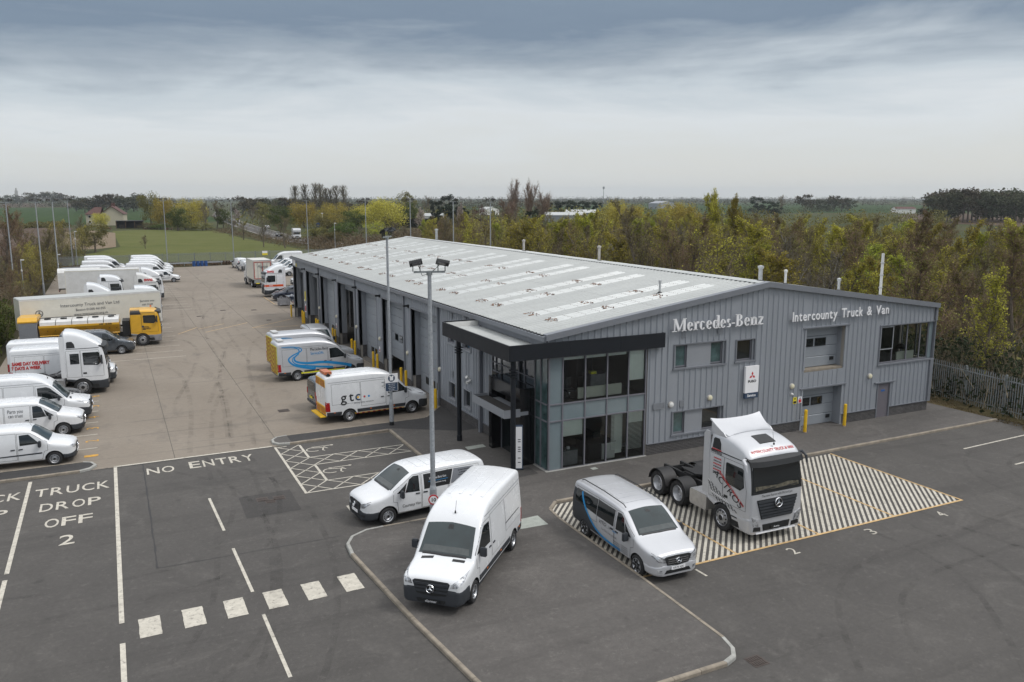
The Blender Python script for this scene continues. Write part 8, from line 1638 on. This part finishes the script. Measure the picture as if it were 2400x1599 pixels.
TREES = [(-0.2, 339.8, 14.2, 11, 'olive', 'broad olive brown tree on the meadow edge, left of the yellow willows'), (4.8, 328.4, 12.2, 13, 'willow', 'yellow green willow behind the meadow, left of its pair'), (13.3, 316.5, 11.9, 13, 'willow', 'yellow green willow behind the meadow, right of its pair'), (6.8, 297.4, 8.4, 9, 'green', 'low dark green tree in front of the two meadow willows'), (16.8, 300.3, 10.8, 9, 'bare', 'tall bare brown tree right of the meadow willows'), (22.9, 317.4, 10.9, 10, 'bare', 'bare brown tree between meadow and road, farther right'), (-19.1, 356.8, 6.1, 8, 'willow', 'small yellow willow left of the cream house'), (-22.4, 190.3, 7.8, 6, 'bare', 'bare multi-stem tree at the left meadow corner'), (-19.4, 176.6, 6.6, 7, 'olive', 'dark bushy tree at the left end of the far fence'), (-8.8, 185.9, 3.3, 4, 'bare', 'thin bare sapling standing alone in the meadow'), (-1.8, 320.5, 2.5, 9, 'olive', 'olive bush in front of the open shed'), (2.0, 314.2, 2.1, 9, 'green', 'green bush at the meadow edge below the willows'), (9.9, 303.7, 2.8, 10, 'olive', 'olive brown bush at the meadow edge, farther right'), (15.3, 296.6, 2.6, 9, 'olive', 'olive brown bush at the right meadow edge'), (18.9, 243.6, 5.4, 9, 'bare', 'brown roadside scrub tree left of the road'), (18.7, 219.2, 4.9, 8, 'bare', 'brown roadside scrub tree beside the road bend'), (17.9, 180.6, 7.6, 7, 'bare', 'bare tree beside the road, left of the motorhome'), (21.7, 173.2, 7.9, 8, 'bare', 'taller bare tree just left of the motorhome'), (25.1, 316.3, 7.8, 7, 'green', 'round green tree behind the roadside scrub'), (42.9, 407.8, 5.7, 8, 'blossom', 'white blossom tree beside the road'), (43.7, 362.8, 8.7, 11, 'bare', 'bare tree beyond the road, left part'), (52.8, 380.7, 9.8, 11, 'olive', 'olive tree beyond the road'), (42.0, 285.8, 9.2, 11, 'green', 'fresh green tree left of the big willows'), (48.8, 338.1, 10.7, 9, 'bare', 'brown tree above the fresh green one'), (55.0, 307.2, 10.7, 14, 'willow', 'large golden willow behind the motorhome'), (66.0, 301.9, 10.3, 13, 'willow', 'large golden willow second from the left of the three'), (80.4, 280.3, 11.9, 18, 'willow', 'largest golden willow, right of the three'), (74.4, 292.1, 9.5, 10, 'willow', 'smaller golden willow between the large ones'), (63.5, 264.1, 7.5, 11, 'green', 'dark green tree between the golden willows'), (43.1, 218.4, 6.6, 9, 'olive', 'olive bush behind the camera pole'), (43.3, 201.6, 5.1, 9, 'green', 'green bush beyond the roof corner'), (34.1, 195.0, 4.2, 8, 'olive', 'dark bush right of the motorhome'), (35.3, 183.3, 3.5, 8, 'olive', 'low dark bush beyond the roof corner'), (56.0, 212.1, 4.9, 9, 'lime', 'bright lime bush beyond the left roof slope'), (58.0, 200.0, 5.3, 10, 'bare', 'brown twiggy bush beyond the left roof slope'), (59.5, 193.7, 4.5, 9, 'bare', 'brown twiggy bush near the ridge end'), (49.4, 204.2, 3.7, 8, 'bare', 'brown bush beyond the left roof slope, left of the lime one'), (130.1, 398.5, 15.1, 14, 'olive', 'tall round-topped bare tree near the ridge end mast'), (150.3, 422.0, 13.3, 12, 'bare', 'bare tree behind the dark hedge'), (150.0, 388.8, 14.2, 11, 'dark', 'dark tree behind the conifers'), (118.6, 326.2, 11.3, 6, 'dark', 'narrow dark conifer left of the conifer block'), (114.9, 350.3, 9.8, 8, 'green', 'green tree right of the largest willow'), (104.8, 277.3, 9.5, 8, 'dark', 'dark conifer, left of the conifer block'), (106.6, 274.2, 9.7, 8, 'dark', 'dark conifer, middle of the conifer block'), (110.9, 276.6, 9.1, 7, 'dark', 'dark conifer, right of the conifer block'), (98.4, 247.0, 9.2, 6, 'blossom', 'pink white blossom tree before the conifer block'), (88.7, 262.9, 7.7, 7, 'blossom', 'small pink blossom tree at the dark hedge'), (119.1, 275.9, 9.3, 9, 'red', 'dark red leaved tree right of the conifers'), (131.3, 269.9, 18.3, 9, 'redbare', 'tall reddish bare poplar, left of its pair'), (135.3, 264.6, 17.9, 9, 'redbare', 'tall reddish bare poplar, right of its pair'), (143.9, 269.3, 14.3, 9, 'redbare', 'lower reddish bare tree right of the tall poplars'), (113.0, 239.9, 11.0, 9, 'redbare', 'lower reddish bare tree left of the tall poplars'), (102.9, 200.3, 8.7, 6, 'dark', 'small dark conifer below the red poplars'), (190.8, 357.7, 9.5, 9, 'dark', 'dark conifer right of the red poplars'), (216.3, 389.7, 10.3, 11, 'dark', 'dark conifer in the long row, first'), (222.8, 388.8, 10.8, 9, 'dark', 'dark conifer in the long row, second'), (229.3, 387.8, 10.5, 9, 'dark', 'dark conifer in the long row, third'), (233.9, 383.4, 10.5, 9, 'dark', 'dark conifer in the long row, fourth'), (241.5, 384.1, 10.3, 9, 'dark', 'dark conifer in the long row, fifth'), (120.7, 180.4, 11.5, 11, 'willow', 'golden willow over the roof, right of the conifer row'), (120.2, 169.6, 10.8, 9, 'willow', 'narrow golden willow over the roof'), (124.2, 156.5, 11.0, 10, 'willow', 'golden willow left of the tall lime trees'), (124.4, 150.8, 10.8, 10, 'willow', 'golden willow just left of the tall lime trees'), (56.4, 56.1, 12.7, 7, 'limetwig', 'tallest lime leaved tree above the wood'), (64.7, 60.9, 12.1, 6, 'limetwig', 'tall lime leaved tree right of the tallest'), (405.8, 430.6, 13.3, 13, 'dark', 'distant dark tree behind the tall lime trees'), (435.9, 438.2, 14.0, 14, 'bare', 'distant brown tree right of the tall lime trees'), (387.7, 394.9, 10.0, 12, 'dark', 'distant dark round tree'), (75.9, 425.0, 18.8, 5, 'poplar', 'upright bare poplar, first of the row from the left'), (81.1, 424.7, 19.3, 5, 'poplar', 'upright bare poplar, second of the row'), (85.5, 420.3, 19.8, 5, 'poplar', 'upright bare poplar, third of the row'), (89.5, 423.9, 19.4, 5, 'poplar', 'upright bare poplar, fourth of the row'), (90.8, 417.7, 17.4, 5, 'poplar', 'upright bare poplar, fifth of the row, lower'), (93.4, 418.7, 17.2, 4, 'poplar', 'upright bare poplar, sixth of the row, slender'), (95.8, 415.3, 18.8, 5, 'poplar', 'upright bare poplar, seventh of the row'), (100.0, 415.4, 18.6, 5, 'poplar', 'upright bare poplar, last of the row on the right'), (380.8, 269.8, 13.9, 16, 'farbare', 'dark tree in the wooded belt on the right horizon'), (382.9, 268.6, 13.5, 16, 'farbare', 'dark tree in the wooded belt on the right horizon'), (368.9, 257.1, 13.4, 16, 'farbare', 'dark tree in the wooded belt on the right horizon'), (395.1, 273.5, 16.4, 16, 'farbare', 'dark tree in the wooded belt on the right horizon'), (360.9, 246.3, 14.6, 16, 'farbare', 'dark tree in the wooded belt on the right horizon'), (349.9, 236.1, 15.5, 16, 'farbare', 'dark tree in the wooded belt on the right horizon'), (401.2, 271.5, 14.1, 16, 'farbare', 'dark tree in the wooded belt on the right horizon'), (396.3, 265.9, 16.2, 16, 'farbare', 'dark tree in the wooded belt on the right horizon'), (361.3, 238.1, 16.3, 16, 'farbare', 'dark tree in the wooded belt on the right horizon'), (367.9, 240.4, 15.6, 16, 'farbare', 'dark tree in the wooded belt on the right horizon'), (407.1, 265.7, 15.7, 16, 'farbare', 'dark tree in the wooded belt on the right horizon'), (390.1, 251.7, 14.3, 16, 'farbare', 'dark tree in the wooded belt on the right horizon'), (413.9, 266.9, 14.3, 16, 'farbare', 'dark tree in the wooded belt on the right horizon'), (414.0, 263.7, 15.7, 16, 'farbare', 'dark tree in the wooded belt on the right horizon'), (373.5, 234.8, 15.8, 16, 'farbare', 'dark tree in the wooded belt on the right horizon'), (382.7, 239.4, 14.4, 16, 'farbare', 'dark tree in the wooded belt on the right horizon'), (406.1, 253.1, 15.5, 16, 'farbare', 'dark tree in the wooded belt on the right horizon'), (416.4, 257.5, 15.0, 16, 'farbare', 'dark tree in the wooded belt on the right horizon'), (398.7, 243.6, 14.2, 16, 'farbare', 'dark tree in the wooded belt on the right horizon'), (429.1, 261.8, 16.7, 16, 'farbare', 'dark tree in the wooded belt on the right horizon'), (424.1, 255.5, 16.7, 16, 'farbare', 'dark tree in the wooded belt on the right horizon'), (397.7, 236.3, 14.5, 16, 'farbare', 'dark tree in the wooded belt on the right horizon'), (379.7, 223.7, 15.7, 16, 'farbare', 'dark tree in the wooded belt on the right horizon'), (391.3, 228.1, 13.9, 16, 'farbare', 'dark tree in the wooded belt on the right horizon'), (437.7, 255.4, 15.6, 16, 'farbare', 'dark tree in the wooded belt on the right horizon'), (413.8, 239.1, 13.9, 16, 'farbare', 'dark tree in the wooded belt on the right horizon'), (-40.1, 810.2, 11.3, 18, 'farbare', 'distant brown tree in the belt beyond the green field'), (-31.4, 726.1, 10.6, 18, 'farbare', 'distant brown tree in the belt beyond the green field'), (-29.6, 759.3, 12.4, 18, 'farbare', 'distant brown tree in the belt beyond the green field'), (-22.6, 755.8, 10.6, 18, 'farbare', 'distant brown tree in the belt beyond the green field'), (-19.0, 751.0, 14.0, 18, 'farbare', 'distant brown tree in the belt beyond the green field'), (-15.4, 722.9, 14.8, 18, 'farbare', 'distant brown tree in the belt beyond the green field'), (-8.6, 822.7, 15.1, 18, 'farbare', 'distant brown tree in the belt beyond the green field'), (-5.5, 820.0, 12.8, 18, 'farbare', 'distant brown tree in the belt beyond the green field'), (-1.0, 733.8, 12.4, 18, 'farbare', 'distant brown tree in the belt beyond the green field'), (5.4, 755.1, 13.4, 18, 'farbare', 'distant brown tree in the belt beyond the green field'), (9.5, 804.8, 15.8, 18, 'farbare', 'distant brown tree in the belt beyond the green field'), (64.3, 536.0, 12.6, 14, 'farbare', 'distant brown tree behind the road'), (70.0, 542.3, 10.5, 14, 'farbare', 'distant brown tree behind the road'), (64.0, 476.9, 11.4, 14, 'farbare', 'distant brown tree behind the road'), (75.3, 531.2, 11.9, 14, 'farbare', 'distant brown tree behind the road'), (81.9, 540.5, 9.5, 14, 'farbare', 'distant brown tree behind the road'), (79.7, 497.3, 11.2, 14, 'farbare', 'distant brown tree behind the road'), (83.2, 497.7, 12.0, 14, 'farbare', 'distant brown tree behind the road'), (81.4, 471.6, 11.6, 14, 'farbare', 'distant brown tree behind the road'), (98.5, 529.2, 10.5, 14, 'farbare', 'distant brown tree behind the road'), (500.5, 478.0, 14.4, 16, 'farbare', 'distant brown tree beyond the wood'), (538.3, 507.9, 10.2, 16, 'farbare', 'distant brown tree beyond the wood'), (544.7, 505.2, 10.7, 16, 'farbare', 'distant brown tree beyond the wood'), (542.2, 493.1, 10.8, 16, 'farbare', 'distant brown tree beyond the wood'), (549.9, 493.8, 13.5, 16, 'farbare', 'distant brown tree beyond the wood'), (561.0, 495.4, 11.2, 16, 'farbare', 'distant brown tree beyond the wood'), (579.9, 505.4, 11.4, 16, 'farbare', 'distant brown tree beyond the wood'), (87.5, 457.7, 10.5, 14, 'farbare', 'brown tree behind the golden willows'), (102.2, 504.0, 10.7, 14, 'farbare', 'brown tree behind the golden willows'), (109.1, 498.7, 9.3, 14, 'farbare', 'brown tree behind the golden willows'), (112.9, 496.5, 9.6, 14, 'farbare', 'brown tree behind the golden willows'), (114.4, 472.0, 9.2, 14, 'farbare', 'brown tree behind the golden willows'), (126.3, 493.5, 8.5, 14, 'farbare', 'brown tree behind the golden willows'), (128.6, 478.6, 10.4, 14, 'farbare', 'brown tree behind the golden willows'), (138.0, 499.8, 8.6, 14, 'farbare', 'brown tree behind the golden willows'), (141.5, 486.4, 9.6, 14, 'farbare', 'brown tree behind the golden willows'), (-159.2, 1526.0, 12.9, 26, 'farbare', 'far tree on the left horizon'), (-158.2, 1633.3, 17.0, 26, 'farbare', 'far tree on the left horizon'), (-147.3, 1651.8, 14.7, 26, 'farbare', 'far tree on the left horizon'), (-122.2, 1476.4, 19.2, 26, 'farbare', 'far tree on the left horizon'), (-121.7, 1612.0, 19.3, 26, 'farbare', 'far tree on the left horizon'), (-107.2, 1600.8, 21.2, 26, 'farbare', 'far tree on the left horizon'), (-92.0, 1505.0, 20.6, 26, 'farbare', 'far tree on the left horizon'), (-83.5, 1520.8, 19.3, 26, 'farbare', 'far tree on the left horizon'), (-69.0, 1452.2, 16.1, 26, 'farbare', 'far tree on the left horizon')]

ORD = ['first', 'second', 'third', 'fourth', 'fifth', 'sixth', 'seventh', 'eighth', 'ninth', 'tenth', 'eleventh', 'twelfth']+['%dth' % i for i in range(13, 40)]; cnt = {}
for x, y, h, w, k, l in TREES:
    if k == 'farbare': cnt[l] = cnt.get(l, 0)+1; l = l+', '+ORD[cnt[l]-1]+' from the left'
    plant(x, y, max(h, 2.0), k, l, w, group=('trees of the far belts' if k == 'farbare' or 'belt' in l else None))
# the wood right of the workshop: every tree its own object
random.seed(33)
WP = [bare(201, 10, .36, 'leaf_spring', 1500, 'twig', .5, 14), bare(202, 10, .38, 'leaf_spring', 2600, 'twig', .45, 15, .11), bare(203, 10, .36, 'leaf_olive', 500, 'twig', .6, 14), bare(204, 10, .38, 'leaf_lime', 3600, 'twig', .4, 16, .11), bare(205, 10, .34, 'leaf_olive', 250, 'twig_grey', .7, 15, trunkm='bark_birch'), bare(206, 10, .40, 'leaf_spring', 900, 'twig', .4, 14, stems=3), bare(207, 10, .36, 'leaf_lime', 2200, 'twig', .5, 14), bare(208, 10, .38, 'leaf_olive', 700, 'twig_red', .5, 15)]
LAB = ['thinly leaved tree', 'full yellow green tree', 'almost bare brown tree', 'bright lime leaved tree', 'bare pale barked birch', 'many stemmed tree', 'open lime leaved tree', 'reddish budding tree']
nw = 0
MARKS = [(1120, 'above the far ridge'), (1290, 'left of the flues'), (1390, 'left of the first beige flue'), (1520, 'right of the first beige flue'), (1640, 'left of the second beige flue'), (1720, 'right of the second beige flue'), (1800, 'behind the gable peak'), (1900, 'behind the white vent pipe'), (1990, 'behind the short silver pipe'), (2080, 'behind the tall flue'), (2180, 'behind the corner window'), (2260, 'behind the fence start'), (2340, 'behind the fence middle'), (9999, 'at the right edge')]
cx, cy = cam.location.x, cam.location.y
y = -16
while y < 170:
    x = 31.5+(y*.05)
    while x < 31.5+(22 if y < 0 else 62 if y < 120 else 45):
        px, py = x+random.uniform(-1.5, 1.5), y+random.uniform(-1.5, 1.5); az = math.degrees(math.atan2(px-cx, py-cy)); D = math.hypot(px-cx, py-cy)
        if az < 60 and az > 20 and not (px < 34 and py < 10 and False) and nw < 296 and random.random() < (.96 if D < 110 else .75):
            g = random.random(); k = 0 if g < .22 else 1 if g < .38 else 2 if g < .54 else 3 if g < .59 else 4 if g < .66 else 5 if g < .80 else 6 if g < .86 else 7
            h = random.uniform(7.6, 10.4)+(random.random() < .14)*random.uniform(.8, 2.2)
            if D > 100: h = random.uniform(7.8, 9.8)
            if px < 40 and py < 18: h = random.uniform(6.8, 9.4); k = 1 if k == 3 else k
            if py > 110: h *= .85
            pxl = 1200+1954*math.tan(math.radians(az)-.45494); lm = [p for q, p in MARKS if pxl < q][0]; rk = ['front', 'second', 'third', 'fourth', 'fifth', 'sixth', 'seventh', 'eighth', 'ninth', 'tenth'][min(9, int((px-30)/6.5))]; row = ', %s rank of the wood, %s' % (rk, lm)
            t = plant(px, py, h, [WP[k]], ('tall ' if h > 9.7 else 'low ' if h < 8.4 else '')+LAB[k]+row, h*.82*random.uniform(.9, 1.25), group='trees of the wood behind the workshop', name='wood_tree'); nw += 1
        x += 4.3+D*.012 if 'D' in dir() else 4.5
    y += 4.4
print('wood trees', nw)
def clumps(name, m, pts, n, ls, seed, twigs=0, hs=1.0):
    """ground cover or scrub nobody could count"""
    rng = random.Random(seed); b = MB()
    for i in range(n):
        (x, y, r, h) = pts[rng.randrange(len(pts))]; a = rng.uniform(0, 6.28); q = r*math.sqrt(rng.random()); z = h*rng.random()**.7*math.sqrt(max(.02, 1-(q/r)**2)); leaf(b, Vector((x+q*math.cos(a), y+q*math.sin(a), z)), ls*rng.uniform(.6, 1.5), rng)
    b.mat(1)
    for i in range(twigs):
        (x, y, r, h) = pts[rng.randrange(len(pts))]; a = rng.uniform(0, 6.28); q = r*math.sqrt(rng.random()); p = Vector((x+q*math.cos(a), y+q*math.sin(a), rng.uniform(0, h*.4))); g = Vector((rng.gauss(0, .45), rng.gauss(0, .45), 1)).normalized(); c, _ = basis(g); b.add([p+c*.02, p-c*.02, p+g*h*rng.uniform(.4, .9)], [(0, 1, 2)])
    o = b.build(name, [m, 'twig'], None, fix=False); struct(o, 'stuff'); return o
rng = random.Random(5)
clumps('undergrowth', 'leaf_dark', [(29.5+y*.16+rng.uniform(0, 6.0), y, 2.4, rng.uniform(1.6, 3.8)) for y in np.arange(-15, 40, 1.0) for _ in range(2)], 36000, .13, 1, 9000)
clumps('undergrowth', 'leaf_olive', [(31+rng.uniform(0, 40), y, 3.2, rng.uniform(1.4, 4.2)) for y in np.arange(0, 110, 1.2) for _ in range(2)], 30000, .20, 2, 14000)
clumps('bramble_scrub', 'leaf_bramble', [(27.5+rng.uniform(0, 16)*(y-60)/60, y, 3, rng.uniform(1.5, 3.4)) for y in np.arange(62, 200, 1.6) for _ in range(2)]+[(rng.uniform(60, 100), rng.uniform(200, 250), 4, 2.5) for _ in range(50)], 26000, .20, 3, 12000)
# the bare hedge along the left side of the yard
random.seed(8)
HP = [bare(301, 10, .34, 'leaf_olive', 500, 'twig', .6, 15, stems=2), bare(302, 10, .36, 'leaf_willow', 900, 'twig', .5, 14, stems=3), bare(303, 10, .32, 'leaf_olive', 200, 'twig_red', .8, 15), leafy(304, 10, 9, 'leaf_olive', 3800, .12)]
HL = ['two-stemmed bare hedge tree', 'bushy brown hedge shrub', 'slender upright bare hedge tree', 'evergreen olive hedge bush']
for i in range(58):
    y = 60+i*1.25+random.uniform(-.6, .6); x = -24.9-random.random()*2.6-max(0, y-95)*.03; g = random.random(); k = 1 if g < .45 else 0 if g < .70 else 2 if g < .82 else 3
    h = {0: random.uniform(5, 8.2), 1: random.uniform(3.0, 5.5), 2: random.uniform(7, 10.5), 3: random.uniform(2.4, 4.5)}[k]*(.45 if y < 82 else .7 if y < 90 else 1.12 if y < 118 else .8); plant(x, y, h, [HP[k]], HL[k]+' in the left hedge, '+ORD[min(i//2, 38)]+' pair from the near end', h*.8 if k != 3 else h*1.3, name='hedge_tree', group='trees of the left hedge')
for x, y, h, k, l in ((-29.5, 97, 11.6, 2, 'tallest bare tree of the left hedge between the masts'), (-24.5, 131, 7.6, 0, 'bare pale stemmed tree at the far left corner of the yard'), (-22.6, 139, 6.5, 3, 'ivy covered bush at the far left corner of the yard'), (-25.5, 150, 8, 1, 'bare spreading tree beyond the far left corner'), (-21.5, 160, 6.5, 1, 'dark thorny bush left of the meadow')): plant(x, y, h, [HP[k]], l, h*.9, name='hedge_tree')
clumps('hedge_bottom', 'leaf_bramble', [(-26.6-rng.uniform(0, 4), y, 1.8, rng.uniform(1.0, 3.0)) for y in np.arange(50, 130, .8) for _ in range(2)], 30000, .12, 4, 20000)
clumps('evergreen_hedge', 'leaf_green', [(-26.0-rng.uniform(0, 1.5), y, 1.3, rng.uniform(2.4, 4.2)) for y in np.arange(38, 60, .7)], 22000, .11, 6, 500)
clumps('hedgerow', 'leaf_olive', [(-60+rng.uniform(0, 28), 352+rng.uniform(0, 12), 3.5, 2.5) for _ in range(16)]+[(-30+rng.uniform(-3, 3), rng.uniform(165, 175), 3, 2.2) for _ in range(6)], 7000, .28, 7)
clumps('rough_grass', 'leaf_bramble', [(rng.uniform(-24, 26), 129.6+rng.uniform(-1.6, 1.8), 1.4, .5) for _ in range(220)]+[(20+8*t_+rng.uniform(-3, 4), 300-150*t_, 3, .9) for t_ in np.linspace(0, 1, 90)], 26000, .12, 9)
clumps('ground_litter', 'leaf_bramble', [(27.4+y*.157-rng.uniform(-.2, .9), y, .5, .08) for y in np.arange(-12, 20, .35)], 9000, .035, 10)
# clipped dark hedge beyond the roof and field hedgerows
b = MB(); rg = random.Random(12)
for (x0, y0, x1, y1, h) in ((86, 298, 110, 268, 3.6),):
    for i in range(9000): u = rg.random(); s = rg.choice((0, 1, 1)); leaf(b, Vector((x0+(x1-x0)*u+rg.uniform(-1, 1), y0+(y1-y0)*u+rg.uniform(-1, 1), h*rg.random() if s else h)), .22, rg)
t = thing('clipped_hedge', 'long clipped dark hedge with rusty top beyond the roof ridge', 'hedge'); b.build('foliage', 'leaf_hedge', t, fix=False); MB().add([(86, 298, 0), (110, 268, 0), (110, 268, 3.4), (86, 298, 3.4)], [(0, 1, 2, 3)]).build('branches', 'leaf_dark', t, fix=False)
# distant woods and hedgerows to the horizon
def belt(name, m, rows, seed, ls=1.0, dens=26):
    rg = random.Random(seed); b = MB()
    for (x0, y0, x1, y1, dep, h0, h1, n) in rows:
        for i in range(n):
            u = rg.random(); x, y = x0+(x1-x0)*u+rg.uniform(-dep, dep), y0+(y1-y0)*u+rg.uniform(-dep, dep); h = rg.uniform(h0, h1); r = h*rg.uniform(.35, .6)
            for k in range(dens): a = rg.uniform(0, 6.28); q = r*math.sqrt(rg.random()); z = h*(.08+.9*rg.random()*math.sqrt(max(.05, 1-(q/r)**2))); leaf(b, Vector((x+q*math.cos(a), y+q*math.sin(a), z)), ls*h*.07*rg.uniform(.7, 1.4), rg)
    return struct(b.build(name, m, None, fix=False), 'stuff')
belt('distant_woodland', 'leaf_far', [(-700, 2100, 300, 2300, 120, 9, 16, 420), (-350, 1700, 100, 1900, 60, 9, 15, 160), (300, 2100, 2600, 900, 160, 10, 16, 900), (200, 1300, 1200, 1300, 60, 8, 14, 260), (-180, 1130, 60, 1120, 25, 9, 14, 120)], 31)
belt('distant_woodland', 'leaf_far2', [(-900, 3300, 3400, 1600, 250, 12, 20, 1000), (400, 1000, 1500, 700, 40, 7, 12, 300), (60, 700, 500, 900, 50, 8, 13, 260), (-60, 1100, 60, 1000, 20, 8, 13, 60), (900, 1600, 2200, 600, 90, 8, 14, 350)], 32)
belt('distant_hedgerow', 'leaf_far', [(140, 600, 900, 420, 6, 2.5, 6, 330), (120, 480, 330, 620, 5, 3, 7, 90), (60, 560, 260, 690, 15, 6, 11, 120), (330, 180, 700, 340, 3, 1.5, 3, 120), (240, 330, 560, 500, 5, 3, 8, 150), (-400, 1090, -10, 1090, 8, 3, 7, 140)], 33)
belt('distant_hedgerow', 'leaf_olive', [(100, 380, 260, 330, 12, 4, 9, 120), (45, 330, 130, 420, 14, 4, 9, 110), (150, 260, 330, 230, 15, 4, 8, 120)], 34, 1.0, 50)
# ---------------------------------------------------------------- air between here and the horizon
if HAZE:
    hz = MB().box(-4900, 4900, -500, 5900, -1.5, 82); o = hz.build('haze', 'plastic_black', None, fix=False); m = bpy.data.materials.new('haze'); m.use_nodes = True; n = m.node_tree.nodes; n.clear(); v = n.new('ShaderNodeVolumePrincipled'); v.inputs['Color'].default_value = (.80, .88, .96, 1); v.inputs['Density'].default_value = .00011; v.inputs['Anisotropy'].default_value = .2
    oo = n.new('ShaderNodeOutputMaterial'); m.node_tree.links.new(v.outputs[0], oo.inputs['Volume']); o.data.materials[0] = m; struct(o, 'stuff')
